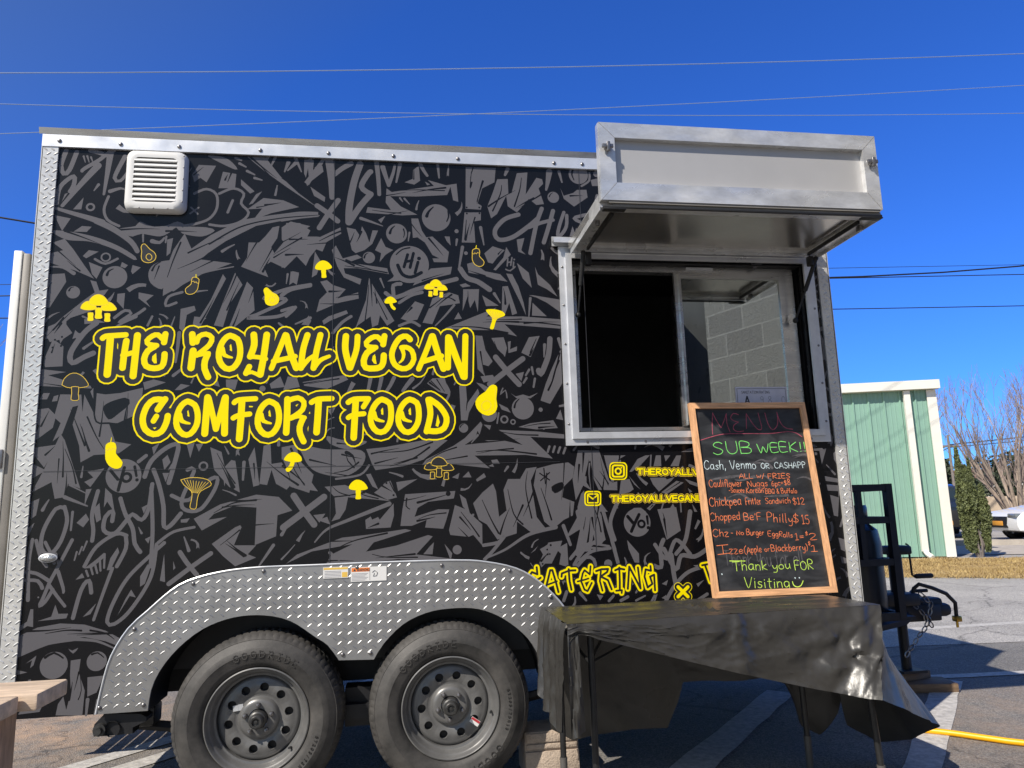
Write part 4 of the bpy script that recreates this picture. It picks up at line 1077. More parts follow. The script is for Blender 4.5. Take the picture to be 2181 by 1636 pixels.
gP  1730,1325 1696,1316 1666,1320 1642,1334 1629,1347 1623,1341 1635,1325 1659,1305 1694,1293 1735,1295 1719,1307
gP  841,1423 836,1435 829,1446 823,1455 819,1460 817,1459 820,1453 824,1443 829,1432 835,1420
gP  3662,1411 3674,1436 3675,1460 3666,1479 3659,1489 3649,1483 3655,1474 3660,1458 3657,1442 3643,1427 3657,1426
gP  662,2144 680,2147 698,2151 714,2154 723,2155 723,2159 713,2159 698,2158 679,2156 660,2154
gP  2088,1314 2098,1334 2103,1355 2103,1373 2102,1384 2102,1384 2100,1373 2096,1357 2087,1339 2075,1322
gP  2825,2612 2818,2628 2814,2644 2814,2659 2816,2668 2816,2668 2812,2659 2809,2644 2810,2626 2817,2608
gP  2655,1171 2664,1182 2670,1194 2670,1206 2670,1213 2664,1213 2665,1206 2663,1196 2657,1187 2647,1179
gP  3401,701 3386,707 3378,717 3377,730 3379,739 3374,741 3371,730 3370,715 3379,700 3397,689
gP  733,1025 731,1046 721,1059 708,1066 698,1068 696,1061 705,1059 716,1053 721,1042 720,1026 728,1033
gP  3200,2653 3205,2664 3214,2670 3223,2673 3229,2674 3228,2682 3220,2681 3209,2679 3198,2672 3188,2660 3197,2660
gP  3056,1101 3050,1127 3036,1142 3019,1147 3005,1146 3005,1143 3017,1142 3032,1136 3040,1122 3038,1101
gP  1141,1039 1148,1054 1154,1069 1161,1080 1165,1087 1164,1088 1158,1082 1148,1073 1137,1060 1127,1047
gP  1522,1486 1509,1483 1496,1479 1485,1476 1478,1475 1479,1472 1486,1472 1497,1474 1511,1476 1524,1480 1519,1482
gP  3682,2347 3671,2339 3659,2338 3650,2342 3644,2347 3642,2346 3648,2340 3658,2334 3672,2333 3687,2340 3680,2340
gP  3001,2661 3001,2681 2993,2695 2981,2702 2971,2704 2970,2701 2979,2698 2989,2691 2992,2680 2986,2665 2995,2670
gP  966,2184 984,2177 999,2178 1011,2187 1017,2195 1012,2199 1006,2192 997,2185 985,2185 971,2193 974,2185
gP  399,2587 404,2601 406,2615 404,2627 400,2634 394,2632 396,2625 398,2615 397,2603 389,2592 397,2594
gP  3679,2200 3669,2212 3668,2223 3676,2232 3684,2238 3682,2241 3672,2237 3661,2227 3656,2211 3661,2189
gP  602,2557 608,2578 609,2597 602,2612 594,2621 588,2616 593,2608 597,2595 594,2581 584,2568 597,2568
gP  1006,2616 1009,2632 1011,2648 1011,2662 1013,2670 1006,2671 1006,2663 1002,2650 999,2634 996,2618
gP  857,2308 849,2319 844,2332 841,2343 840,2350 837,2350 835,2342 836,2330 839,2315 845,2301 849,2309
gP  3254,2437 3259,2456 3256,2473 3247,2485 3239,2491 3235,2486 3241,2480 3247,2470 3246,2458 3238,2445
gP  3303,909 3320,925 3329,944 3332,962 3332,973 3327,974 3325,964 3319,949 3308,934 3293,922
gP  3589,1412 3572,1426 3553,1430 3536,1427 3526,1422 3530,1413 3540,1416 3552,1419 3566,1415 3577,1400 3578,1412
gP  3624,1986 3663,1990 3693,2005 3708,2030 3714,2049 3701,2054 3695,2038 3681,2019 3659,2011 3627,2016
gP  513,1955 533,1975 538,1997 532,2016 524,2028 520,2026 526,2014 528,1998 521,1982 502,1969 516,1967
gP  3293,607 3288,623 3292,636 3303,642 3314,644 3314,645 3302,644 3288,639 3280,625 3280,603 3285,612
gP  542,2662 527,2652 513,2651 501,2658 494,2664 494,2664 500,2656 512,2647 529,2646 548,2653 539,2654
gP  3089,2383 3084,2398 3076,2410 3068,2419 3062,2424 3058,2420 3063,2415 3067,2405 3071,2392 3075,2380 3081,2386
gP  2909,561 2925,567 2935,578 2938,590 2938,599 2937,599 2936,591 2931,581 2922,574 2907,573
gP  3454,1186 3437,1180 3423,1183 3414,1194 3409,1203 3406,1202 3410,1191 3419,1178 3436,1171 3458,1173
gP  3361,995 3374,1005 3388,1010 3401,1011 3410,1010 3411,1017 3402,1020 3386,1021 3368,1018 3351,1008
gP  390,2644 384,2658 385,2670 390,2680 395,2687 393,2689 386,2684 377,2673 373,2658 375,2640
gP  3209,2375 3219,2393 3224,2412 3224,2428 3222,2438 3220,2438 3218,2429 3214,2415 3207,2400 3193,2387 3205,2386
gP  2693,883 2684,902 2687,919 2698,931 2710,938 2709,939 2696,935 2680,923 2674,902 2678,877 2682,887
gP  2718,1255 2700,1268 2684,1282 2672,1295 2665,1304 2663,1302 2667,1292 2677,1276 2691,1258 2708,1243
gP  3122,1108 3108,1103 3096,1104 3085,1108 3079,1112 3077,1109 3083,1104 3094,1098 3109,1096 3124,1101 3118,1102
gP  3688,794 3679,812 3666,825 3652,832 3643,835 3643,833 3650,828 3660,818 3668,805 3672,788
gP  2570,2384 2560,2402 2557,2420 2558,2436 2562,2446 2560,2447 2555,2437 2548,2420 2548,2399 2553,2378 2558,2387
gP  3000,468 2988,459 2974,454 2963,452 2955,451 2955,449 2963,448 2976,448 2991,452 3005,459
gP  3087,2687 3088,2704 3089,2720 3087,2733 3084,2741 3080,2740 3080,2733 3079,2720 3076,2705 3073,2690 3081,2694
gP  2145,940 2132,946 2120,953 2111,960 2106,965 2101,961 2105,954 2115,946 2126,935 2141,928
gT 14,5.6 594,1769 647,1815 702,1858
gT 12,4.8 1438,1787 1398,1792 1360,1806
gT 9,3.7 1902,1785 1906,1840 1908,1895
gT 7,2.9 1429,1853 1426,1883 1420,1912
gT 13,5.2 919,1512 922,1534 924,1557
gT 11,4.4 1639,1510 1666,1524 1688,1545
gT 9,3.8 1447,1564 1460,1602 1477,1638
gP  2936,1035 2929,1040 2949,1081 2962,1072
gP  314,1752 306,1746 265,1791 278,1800
gT 12,4.9 2588,875 2592,898 2585,920
gP  574,1574 562,1564 525,1592 545,1608
gT 10,4.0 2789,668 2799,688 2813,706
gT 10,3.9 3668,1755 3678,1784 3702,1805
gT 10,4.1 1097,1890 1123,1939 1156,1982
gT 10,4.0 1631,1709 1663,1734 1686,1767
gT 14,5.5 1300,1655 1271,1664 1248,1684
gT 10,4.0 3583,2686 3553,2687 3523,2692
gT 12,4.8 1315,1938 1327,1957 1345,1971
gT 13,5.1 1031,1872 1006,1888 984,1909
gT 14,5.6 1108,1807 1130,1841 1161,1866
gT 9,3.7 941,1762 919,1783 892,1796
gT 7,2.9 1008,1983 986,1986 963,1983
gT 13,5.2 2534,792 2583,821 2617,865
gP  2839,1420 2829,1427 2860,1479 2876,1467
gT 14,5.5 710,1552 765,1561 817,1577
gT 14,5.7 3134,558 3152,609 3172,661
gT 11,4.5 1721,1775 1726,1797 1742,1815
gT 7,2.9 1873,1830 1866,1884 1848,1937
gT 10,4.2 818,1515 778,1514 738,1523
gT 10,4.2 1676,1846 1738,1881 1808,1892
gT 11,4.3 1619,1551 1628,1580 1631,1610
gT 8,3.2 1229,1827 1208,1850 1200,1880
gT 8,3.4 1502,1830 1479,1832 1458,1841
gT 8,3.2 969,1529 962,1551 965,1574
gT 9,3.5 2664,1418 2673,1447 2686,1474
gT 8,3.2 409,1818 401,1859 375,1891
gT 8,3.0 457,1930 444,1948 433,1968
gT 7,3.0 887,1553 864,1587 827,1605
gT 9,3.6 752,1610 745,1664 736,1719
gT 14,5.6 2486,1425 2458,1437 2437,1460
gT 14,5.5 1045,1459 1044,1482 1032,1502
gT 8,3.1 452,1829 474,1838 490,1854
gT 8,3.3 1069,970 1097,999 1123,1029
gT 15,6.0 2700,2727 2710,2748 2726,2764
gT 15,5.9 888,1879 870,1915 863,1955
gT 8,3.4 2553,2482 2575,2486 2598,2483
gP  1794,1552 1782,1557 1804,1634 1823,1627
gT 10,4.1 1609,1915 1630,1937 1658,1949
gT 13,5.0 3394,850 3396,874 3385,894
gT 15,5.8 1257,1821 1260,1862 1274,1900
gT 11,4.3 1651,2574 1655,2596 1663,2618
gT 15,5.9 2877,2739 2886,2761 2905,2774
gT 10,3.9 1556,1842 1566,1871 1579,1898
gT 13,5.2 873,1640 878,1662 886,1683
gT 8,3.1 1244,1510 1260,1527 1283,1532
gT 13,5.4 2702,604 2716,641 2731,678
gT 13,5.2 1570,1935 1548,1957 1518,1966
gT 11,4.4 2760,518 2750,539 2735,556
gT 7,2.9 466,1507 483,1533 510,1548
gT 12,4.9 3576,2760 3508,2783 3437,2779
gT 13,5.3 3478,1424 3469,1454 3478,1484
gP  439,1765 435,1752 356,1765 361,1786
gP  665,1560 659,1548 615,1559 624,1579
gT 12,4.6 1164,1569 1179,1623 1174,1679
gT 10,4.1 986,1737 1002,1791 998,1846
gP  773,1883 763,1891 794,1943 810,1930
gT 14,5.6 777,2342 802,2360 828,2375
gT 10,3.8 2368,1416 2383,1434 2387,1457
gP  1343,1679 1332,1686 1355,1742 1374,1731
gT 12,4.8 3053,644 3070,661 3078,682
gT 10,3.9 3161,858 3131,860 3103,872
gT 7,2.9 3342,2578 3364,2628 3373,2683
gP  2307,1617 2306,1626 2365,1639 2366,1624
gT 8,3.0 598,2708 617,2720 629,2740
gT 11,4.5 2599,2631 2600,2653 2598,2676
gT 10,3.8 3101,1423 3101,1494 3131,1559
gT 10,4.2 565,1957 576,1995 588,2034
gT 8,3.3 1745,1906 1741,1928 1740,1951
gT 8,3.3 2156,983 2167,1004 2187,1016
gT 11,4.6 3667,1277 3648,1300 3628,1323
gT 13,5.1 2718,2674 2741,2693 2759,2718
gT 10,4.2 1151,1524 1216,1552 1280,1579
gP  1915,1280 1910,1290 1947,1318 1956,1300
gP  3364,1142 3358,1149 3385,1185 3396,1174
gT 8,3.1 873,1246 846,1260 818,1270
gT 15,5.9 2870,1290 2879,1311 2893,1329
gT 8,3.4 1040,1563 1050,1617 1071,1668
gT 8,3.1 3158,2623 3176,2635 3196,2646
gT 13,5.3 2333,714 2345,734 2345,757
gT 10,4.0 557,1770 545,1790 529,1806
gT 11,4.3 2657,642 2644,669 2638,699
gT 8,3.0 509,2666 520,2686 523,2709
gT 8,3.3 325,1903 338,1921 349,1940
gT 15,5.9 1633,1832 1651,1887 1696,1923
gT 8,3.1 1415,1500 1468,1523 1501,1569
gT 7,2.8 1819,1726 1830,1745 1843,1763
gP  3051,952 3043,957 3085,1026 3098,1017
gT 11,4.3 937,1830 917,1882 904,1935
gT 10,3.8 250,1337 252,1360 254,1382
gT 14,5.4 1009,1609 1007,1639 998,1668
gT 7,2.8 670,1737 681,1766 689,1794
gT 7,2.9 781,1629 784,1653 798,1671
gT 12,4.8 3508,547 3510,587 3526,625
gP  3671,1022 3662,1026 3695,1100 3710,1092
gT 14,5.8 1185,1910 1195,1950 1224,1980
gT 8,3.4 3042,475 3063,510 3098,532
gT 8,3.3 2505,693 2476,699 2450,716
gT 11,4.5 1581,1311 1553,1322 1524,1330
gT 13,5.0 2827,2758 2812,2784 2789,2804
gT 14,5.6 1572,1791 1589,1807 1596,1829
gT 13,5.0 3671,2431 3698,2444 3725,2457
gT 8,3.3 3338,1273 3316,1280 3294,1285
gT 9,3.7 1559,1468 1564,1497 1573,1526
gT 8,3.3 1732,1538 1734,1569 1719,1596
gT 14,5.5 2826,561 2829,592 2847,617
gT 8,3.3 3584,1337 3560,1369 3533,1398
gT 11,4.5 3003,736 3023,758 3044,779
gT 8,3.3 2545,567 2565,590 2572,620
gT 8,3.1 3299,1337 3276,1356 3259,1382
gT 12,5.0 3615,1073 3598,1099 3590,1128
gT 8,3.2 1049,1923 1048,1946 1035,1966
gT 13,5.2 223,1889 254,1914 285,1939
gP  1580,1565 1569,1559 1535,1610 1553,1619
gP  207,463 200,470 230,504 241,493
gT 13,5.3 1185,1800 1207,1794 1227,1784
gT 8,3.4 2708,1193 2730,1199 2749,1213
gT 15,5.8 1369,1900 1377,1940 1401,1973
gT 12,4.9 3464,768 3459,791 3465,813
gT 12,4.7 2993,813 3004,833 3010,854
gP  789,1772 779,1780 820,1849 837,1837
gT 10,4.0 670,1649 682,1669 703,1680
gT 9,3.5 2630,764 2655,797 2694,812
gT 9,3.5 3014,604 2999,631 2975,649
gT 8,3.4 3668,2123 3617,2148 3585,2195
gT 11,4.2 3673,423 3693,475 3735,514
gT 12,4.8 894,1608 905,1628 924,1642
gT 14,5.6 110,1204 120,1225 131,1245
gT 11,4.5 3559,998 3524,1041 3506,1094
gT 9,3.4 3174,776 3175,799 3184,820
gT 8,3.2 404,2701 389,2719 382,2741
gT 9,3.6 1370,1839 1340,1846 1312,1857
gT 12,5.0 637,1857 654,1894 657,1934
gT 8,3.3 2226,835 2181,867 2148,912
gT 11,4.5 3515,2510 3524,2532 3524,2555
gT 14,5.7 691,1020 681,1048 670,1076
gT 10,4.0 2989,2478 3002,2496 3014,2515
gT 10,4.0 2678,2517 2703,2548 2731,2577
gT 12,4.9 2464,2413 2498,2458 2510,2513
gT 12,4.7 2735,444 2744,465 2755,485
gT 12,4.6 3592,897 3609,912 3628,924
gT 7,2.9 2327,2192 2343,2218 2359,2243
gT 12,4.9 3355,2724 3382,2754 3402,2789
gT 9,3.6 534,1892 515,1915 489,1932
gT 8,3.2 3471,2648 3448,2650 3426,2652
gT 20,20 91,2799 74,2726 89,2687 110,2706 135,2794
gT 19,19 68,2547 78,2625 130,2678 133,2635 120,2605
gT 9,3.4 165,2775 174,2746
gT 9,3.4 180,2777 190,2747
gT 9,3.4 196,2772 205,2750
gT 20,15 191,2804 250,2781 172,2716 163,2704
gT 21,14 250,2781 293,2809
gT 30,11 277,2801 270,2705 261,2597
gT 31,16 228,2733 164,2643 93,2537
gT 13,5.4 236,2642 219,2613
gT 9,7 271,2691 261,2597
gT 20,12 339,2782 301,2678 327,2664 356,2709
gR 15,9 209,2534
gT 18,5.4 286,2612 329,2628 348,2622
gT 13,29 66,2524 136,2503 212,2481 263,2463
gT 29,20 238,2471 315,2431 388,2376 416,2333
gT 6,17 64,2253 116,2251 161,2225
gR 18,7 287,2302
gT 11,11 243,2292 287,2272 336,2296
gD 51 330,2211
kT 12,3.9 297,2220 303,2238 321,2249
gD 28 164,2139
kT 8,2.6 147,2146 153,2159 165,2163
kT 9,3.3 483,2245 494,2270 516,2285
gT 20,9 476,2382 508,2376 526,2398
gT 8,8 631,2518 667,2548
gT 8,8 634,2548 664,2517
gT 12,12 645,2615 697,2639 741,2615 746,2549 716,2497 658,2470 594,2457
gT 12,12 754,2619 815,2647 862,2623 851,2575 886,2532 854,2487 782,2463 717,2468
gT 12,12 814,2588 794,2529
gT 12,12 281,2587 266,2525 284,2476 333,2449
gT 9,7 436,2410 438,2378
gT 9,7 535,2405 533,2377
kT 2.7,8 548,2215 569,2293 597,2379
kT 8,4.2 720,2375 855,2462 1020,2507 1196,2529
gT 12,5.4 576,2156 681,2232 828,2270
kT 2.8,10 912,2784 1016,2678 1154,2582
gT 13,7 820,2797 846,2787
gT 13,7 838,2771 867,2755
gT 13,7 873,2735 907,2718
gT 13,7 907,2702 940,2693
kT 8,2.1 803,2721 788,2676
gT 21,7 971,2834 952,2773
gT 17,7 1005,2828 980,2766
gT 17,5.8 1088,2813 1117,2742
gT 12,12 614,2147 558,2125 548,2083 591,2098
gT 19,6 425,2034 377,2006 330,1972
gT 13,13 339,2026 380,2060 406,2047 359,2006 425,2040 461,2068
gT 10,10 494,2034 477,1993
gT 16,16 1168,2192 1061,2168 964,2124 1063,2119 933,2046 895,2032 1031,2041 1103,2084
gT 14,7 1170,2035 1105,2006
gT 9,3.8 210,2031 254,2011
gT 24,24 1191,2576 1236,2544 1286,2503
gT 24,24 1287,2606 1243,2537 1203,2467
gT 39,25 1243,2809 1255,2710 1259,2620
gT 19,7 1057,2785 1041,2739
gT 19,7 1092,2787 1055,2746
gT 12,7 1167,2799 1166,2752
kT 2.9,9 1028,2707 1098,2659 1174,2602
gT 10,4.3 1033,2524 1114,2540 1195,2543
gT 10,4.2 1033,2497 1121,2514 1202,2527
gT 25,22 1345,2794 1303,2766 1268,2734
gT 32,32 1387,2792 1359,2699 1339,2578 1337,2499
gT 29,29 1340,2499 1388,2579 1437,2642
gT 26,26 1437,2642 1394,2678 1422,2740 1436,2756
gT 22,18 1464,2804 1472,2727 1477,2643
gT 24,16 1493,2782 1507,2736 1521,2691
gT 18,12 1521,2691 1542,2753 1550,2792
gT 19,9 1575,2801 1557,2708
kT 3.0,5.9 1641,2773 1640,2726
gT 19,13 1672,2805 1686,2775 1704,2748
gT 14,8 1755,2809 1761,2739
kT 2.2,5.9 1571,2666 1656,2673 1786,2674
kT 2.2,5.8 1444,2563 1514,2555 1578,2552
gT 10,4.4 1574,2628 1586,2611
gT 10,4.4 1595,2626 1619,2599
gT 16,4.3 1392,2520 1444,2503 1493,2485
gD 68 1745,2535
kT 16,5.9 1700,2541 1709,2564 1731,2588
kT 5.9,10 1795,2518 1804,2541 1803,2571
gD 49 1558,2450
kT 13,4.3 1527,2451 1534,2472 1549,2487
kT 3.6,7 1590,2432 1595,2451 1590,2473
gT 10,4.4 1618,2456 1612,2414
kT 2.8,9 1204,2403 1258,2434 1299,2453
kT 2.8,7 1321,2285 1417,2273 1514,2256
gD 28 1430,2328
kT 9,2.8 1409,2327 1414,2342 1427,2351
gD 91 1617,2299
kT 14,14 1609,2347 1592,2286
kT 14,14 1636,2354 1620,2284
kT 13,13 1599,2311 1630,2319
kT 14,14 1657,2311 1643,2258
kD 9 1662,2329
kT 16,16 1563,2294 1584,2250 1625,2237 1672,2260
kT 5.8,7 1556,2346 1584,2372 1619,2381
kD 4.5 1892,2592
kD 4.5 1953,2594
kD 4.5 1892,2561
kD 4.5 1953,2564
kT 3.0,8 1918,2777 1910,2691 1919,2722
kT 3.0,7 1889,2528 1880,2429
kT 3.0,8 2065,2713 2057,2666 2018,2579
kT 3.1,8 2164,2756 2154,2693 2125,2606
gT 20,12 2097,2799 2083,2767
gT 31,11 2305,2794 2295,2738 2286,2698
gT 16,8 2354,2796 2367,2741
gD 49 2452,2784
kT 11,4.7 2424,2807 2419,2783 2429,2755
gT 11,11 2509,2795 2506,2755 2466,2725
gD 17 2546,2792
gD 29 2320,2660
kT 6,2.3 2300,2663 2308,2677 2319,2684
gT 22,22 2143,2564 2075,2538 2026,2479 2043,2434 2110,2447 2193,2507 2239,2548
gT 21,21 2260,2599 2230,2516 2196,2369
gT 18,18 2193,2500 2253,2525 2314,2542
gT 21,21 2316,2589 2290,2503 2264,2425
gT 17,17 2370,2583 2342,2504 2335,2457 2358,2474 2380,2513 2384,2568
gT 20,15 2545,2676 2517,2588 2467,2571 2420,2553 2472,2524 2478,2493
gD 10 1841,2470
gT 12,7 1842,2428 1838,2399
gT 16,5.9 1957,2492 1971,2405
gT 16,9 1868,2391 1851,2293
gD 9 1884,2361
gT 7,7 2085,2340 2081,2302
gT 7,7 2105,2344 2098,2305
gT 7,7 2083,2319 2103,2323
gT 7,7 2113,2322 2110,2297
gD 4.5 2116,2335
gT 7,7 2074,2285 2094,2278 2119,2299
kD 5.1 1948,2256
gT 25,25 1856,2282 1887,2238 1937,2221 1993,2183
kT 2.9,9 1812,2000 1932,1998 2074,1972
kT 5.9,5.9 2061,2027 2220,2023 2330,2011
gT 15,5.8 2015,2163 2042,2119
gT 13,5.9 2188,2143 2178,2054
kT 2.8,5.6 1430,2196 1424,2110 1412,2009
kT 2.8,5.6 1452,2161 1514,2032
kT 2.1,5.6 1282,2133 1336,2144 1381,2149
gT 18,18 1167,2188 1081,2167 1042,2139
gT 14,14 1064,2041 1103,2084 1044,2067
gT 10,4.1 1066,2240 1061,2195
gT 18,18 1507,2158 1542,2137 1542,2195 1576,2203
gT 19,21 1507,2122 1583,2148 1653,2179 1837,2232
gT 14,17 1569,2112 1625,2149 1674,2164
kT 2.9,7 1765,2136 1800,2141 1828,2126
gT 11,5.7 1824,2104 1778,2049 1735,2004
gT 13,13 1569,2002 1624,2022 1662,2003
gT 14,14 1351,2044 1311,2015 1271,1966
gT 10,4.2 1483,2226 1500,2183
kD 4.4 133,1939
kD 4.4 106,1926
kD 4.4 132,1899
kD 4.4 99,1892
gT 23,23 267,2002 221,1958 173,1871 182,1825 228,1851 263,1868
gT 17,9 610,1961 606,1886 601,1829
kB  320,1638 403,1673 423,1647 382,1605 342,1579
kT 6,9 277,1648 294,1570 343,1563 385,1556
kT 7,2.5 257,1590 298,1506 331,1454
kT 2.4,7 178,1456 212,1380 231,1311
gD 71 416,1338
kT 13,13 364,1361 394,1324
kT 13,13 417,1373 407,1325 398,1278
kR 17,12 428,1331
kT 12,10 458,1376 467,1337
kD 7 470,1320
gT 19,19 500,1333 523,1399 584,1456 628,1465 618,1391 598,1305
gT 18,18 534,1361 559,1297 581,1208 588,1123 612,1125 652,1174
gT 17,17 409,1244 431,1181 464,1118 476,1055 499,1021
gT 17,17 532,1301 522,1197 497,1153 460,1177 438,1152 394,1100 352,1114 355,1170 383,1194 382,1151
gT 16,16 529,1285 543,1109 543,961
gT 16,16 671,1358 699,1358 655,1237 667,1191 730,1190 785,1272 793,1323 750,1305 680,1230 612,1251
gR 16,8 735,1373
gT 15,15 501,1422 472,1397
gT 16,16 189,1212 160,1207 120,1122 117,1050 150,1024 187,1071 207,1156 193,1215
gT 16,16 319,1277 302,1184 311,1116 309,1073
gT 11,8 226,1193 224,1119
gT 13,13 130,1073 156,1024 170,988
gT 8,5.9 289,1071 277,1035
gT 8,5.9 272,1050 262,1020
gT 8,5.9 253,1030 246,997
gT 15,15 442,1090 400,1098 327,1048 286,971
gT 16,16 439,1087 442,1038 411,966
gT 13,11 568,1057 626,1099 709,1116
gT 10,2.4 500,1098 487,1123
kT 2.5,9 786,1174 865,1213 957,1223
kT 2.5,6 934,1185 922,1147 899,1116
gT 28,28 1114,1237 1153,1179 1202,1112
gT 28,28 1242,1229 1154,1163 1073,1103
kT 1.9,6 816,1037 863,1073 893,1098
gT 14,7 1034,1030 1001,981 978,947
kT 2.5,6 789,1427 829,1355 868,1296
gT 15,9 902,1386 900,1311
gD 13 970,1710
gT 9,9 733,1887 730,1819 718,1799
gT 13,7 173,1024 188,977
gT 14,14 95,1081 117,1014 142,977
gT 12,5.0 612,1385 595,1360
gT 8,3.6 206,1305 278,1266
gT 16,6 191,1255 281,1216
kT 2.0,7 1169,1730 1234,1744 1300,1754
gT 18,14 1440,1756 1434,1723 1428,1696
gT 18,14 1489,1759 1482,1722 1475,1696
gT 18,14 1545,1758 1528,1722 1511,1696
gT 21,15 1627,1753 1602,1722 1585,1698
kT 5.6,2.8 1712,1743 1753,1701
kT 5.6,2.8 1739,1750 1773,1694
gT 11,11 1760,1757 1795,1693 1781,1652
kT 2.2,7 2009,1932 2022,1893 2050,1864
gT 26,26 2014,1855 2069,1785 2121,1726
gT 26,26 2142,1848 2062,1789 1983,1727
kT 2.9,7 2210,1945 2179,1879
gT 11,9 2171,1796 2154,1769
gT 11,9 2184,1807 2189,1774
gT 11,9 2157,1756 2142,1733
gT 11,9 2197,1753 2189,1713
gT 26,26 2276,1945 2267,1872 2246,1814 2225,1774 2216,1792
gT 15,5.8 2249,1916 2244,1857
kT 2.9,10 2308,1828 2283,1749 2259,1699
gT 16,7 2318,1945 2327,1901
gD 52 2135,1613
kT 10,4.2 2096,1618 2102,1639 2119,1657
gD 35 1978,1586
gT 8,7 2021,1592 2013,1545
gR 15,8 2047,1562
gR 10,6 2087,1550
gT 6,6 2044,1708 2031,1678 2056,1699 2062,1663
gD 21 1858,1524
kT 6,2.8 1843,1529 1849,1538 1858,1542
gD 10 2219,1606
kT 2.8,8 1913,1415 2024,1420 2191,1400
kT 2.0,7 1688,1375 1756,1414 1824,1437
kT 2.1,7 2019,1507 2103,1492 2202,1487
kP  1862,1447 1909,1477 1922,1511 1942,1470 1990,1458 1921,1453
gT 11,4.1 1922,1491 1893,1456
kT 2.1,5.7 2139,1528 2203,1539 2261,1542
gT 11,10 2254,1434 2245,1409
gT 11,10 2279,1433 2270,1408
gT 11,10 2304,1429 2294,1405
gT 11,10 2329,1426 2319,1401
kT 2.7,8 1474,1419 1601,1426 1716,1462
kT 2.7,9 1527,1358 1621,1386 1702,1439
kT 17,2.6 1336,1421 1363,1407 1376,1370
kT 2.6,8 1285,1333 1344,1345 1389,1377
kT 2.6,7 1336,1411 1343,1384 1370,1354
kT 2.6,6 1085,1415 1118,1343 1158,1283
gT 9,9 1292,1306 1396,1322 1435,1363
kT 2.0,5.9 1273,1277 1306,1247 1351,1232
kT 2.0,5.9 1364,1265 1410,1234 1475,1216
gT 6,19 1206,1037 1256,1089 1352,1128 1524,1192
gT 15,6 1067,1073 1091,1110
kD 11 1784,1230
kT 7,4.0 1600,1213 1597,1180 1613,1166
kT 2.0,6.0 1652,1122 1699,1138 1773,1145
kD 4.6 1511,1283
kD 4.6 1542,1229
kT 4.6,4.6 1525,1288 1541,1254 1557,1231
gD 5.4 1894,1133
gD 8 1895,1107
kT 2.7,7 1840,1147 1886,1086 1919,1038
kT 2.7,8 1936,1198 1975,1110 2007,1049
kT 2.7,8 2054,1242 2078,1133 2118,1085
kT 2.1,7 2147,1322 2137,1240 2160,1111
kT 5.5,5.5 2224,1334 2229,1264
kT 5.6,5.6 2204,1312 2249,1280
kT 5.5,5.5 2250,1314 2207,1278
kB  2256,1249 2307,1270 2312,1241 2271,1219
kT 2.8,8 2207,1245 2232,1169 2251,1101
kT 2.8,7 2444,1171 2469,1102 2480,1040
gT 7,18 1937,938 2033,975 2144,1038 2270,1067
gT 15,15 1938,998 2006,1009 2034,1035 1978,971 1944,939
gD 20 1820,983
kT 1.9,8 1277,996 1372,1037 1514,1065
kT 2.6,6 1450,977 1514,962 1645,957
gT 14,6 1270,990 1309,957
kD 4.8 2243,988
kD 4.7 2227,948
gT 14,14 2363,943 2400,982 2478,993
gT 14,14 2376,916 2434,954 2519,965
gT 12,7 2057,1344 2042,1324
kT 3.3,3.3 1352,1545 1360,1544
gT 15,15 80,1085 74,1018 74,965 82,846
gT 15,10 187,954 211,887 213,870
gT 14,14 232,1079 193,990 158,913
gT 14,14 158,913 135,843 126,820 147,837 172,883
gT 14,12 159,899 188,859 222,816
gT 13,15 53,958 105,950 158,916
gT 13,15 56,925 113,920 132,891
gT 9,8 361,1017 362,962
gT 9,8 343,1002 349,951
gT 9,8 324,985 337,942
gT 9,8 309,972 320,938
gT 9,8 294,953 303,931
gT 15,15 562,1050 545,915 476,792 416,737 387,746 405,819 457,919 541,1007 592,1055
gT 19,19 656,1014 685,971 727,919
gT 19,19 780,1005 704,952 618,887
gT 16,16 256,768 280,878 307,914 319,865
gT 14,12 394,958 367,869 335,757
gD 3.5 120,855
kT 2.3,8 156,712 234,721 291,717
kT 8,2.3 325,716 383,702 419,676
gT 5.7,14 54,632 159,670 270,685
gT 14,5.8 270,685 351,673 421,641
gD 52 197,588
kT 11,5.7 163,620 195,636 230,614
gD 38 357,595
kT 8,3.5 337,622 359,627 383,608
kT 1.7,4.5 296,555 306,486 297,452
gT 14,8 332,450 330,390
gT 8,3.5 513,754 530,766
kD 4.1 2226,969
kD 4.1 2237,949
kD 4.0 2203,907
gT 16,16 2348,898 2393,959 2458,1001
gT 16,16 2358,887 2405,929 2440,917 2446,874
gD 19 2506,896
gT 17,17 2529,1002 2552,900
gT 10,10 2428,970 2506,961
gT 10,10 2422,992 2514,974
gT 20,20 2724,878 2757,872 2758,953 2775,993
gT 20,20 2775,952 2827,859 2856,919 2922,913 2985,945
gT 21,21 2809,924 2815,836 2825,772
gT 17,17 2979,869 2887,845 2818,789 2770,723
gT 15,15 2293,744 2308,781
gT 15,9 2370,773 2396,740
gT 14,14 2557,732 2590,747
gT 12,12 2501,733 2523,754
gT 10,7 2628,729 2672,748
gT 15,15 2922,717 2969,742
kT 1.1,4.0 2494,1378 2503,1316 2525,1251
gT 8,2.8 2441,1351 2436,1306 2441,1234
gT 7,2.9 2707,1379 2687,1340
gT 7,7 2740,1385 2734,1334
kT 1.4,5.2 2800,1214 2874,1256
kT 1.7,5.7 2719,1139 2734,1153
gT 7,7 2785,1159 2770,1122
gT 7,7 2870,1157 2870,1119
gD 64 2654,1076
kT 15,15 2610,1105 2638,1070
kT 15,15 2665,1112 2642,1072 2624,1037
kR 15,11 2674,1069
kT 13,9 2703,1102 2705,1068
kD 8 2706,1051
gT 17,13 2495,1130 2523,1023 2542,959
gT 20,15 2577,1192 2527,1086 2544,1001
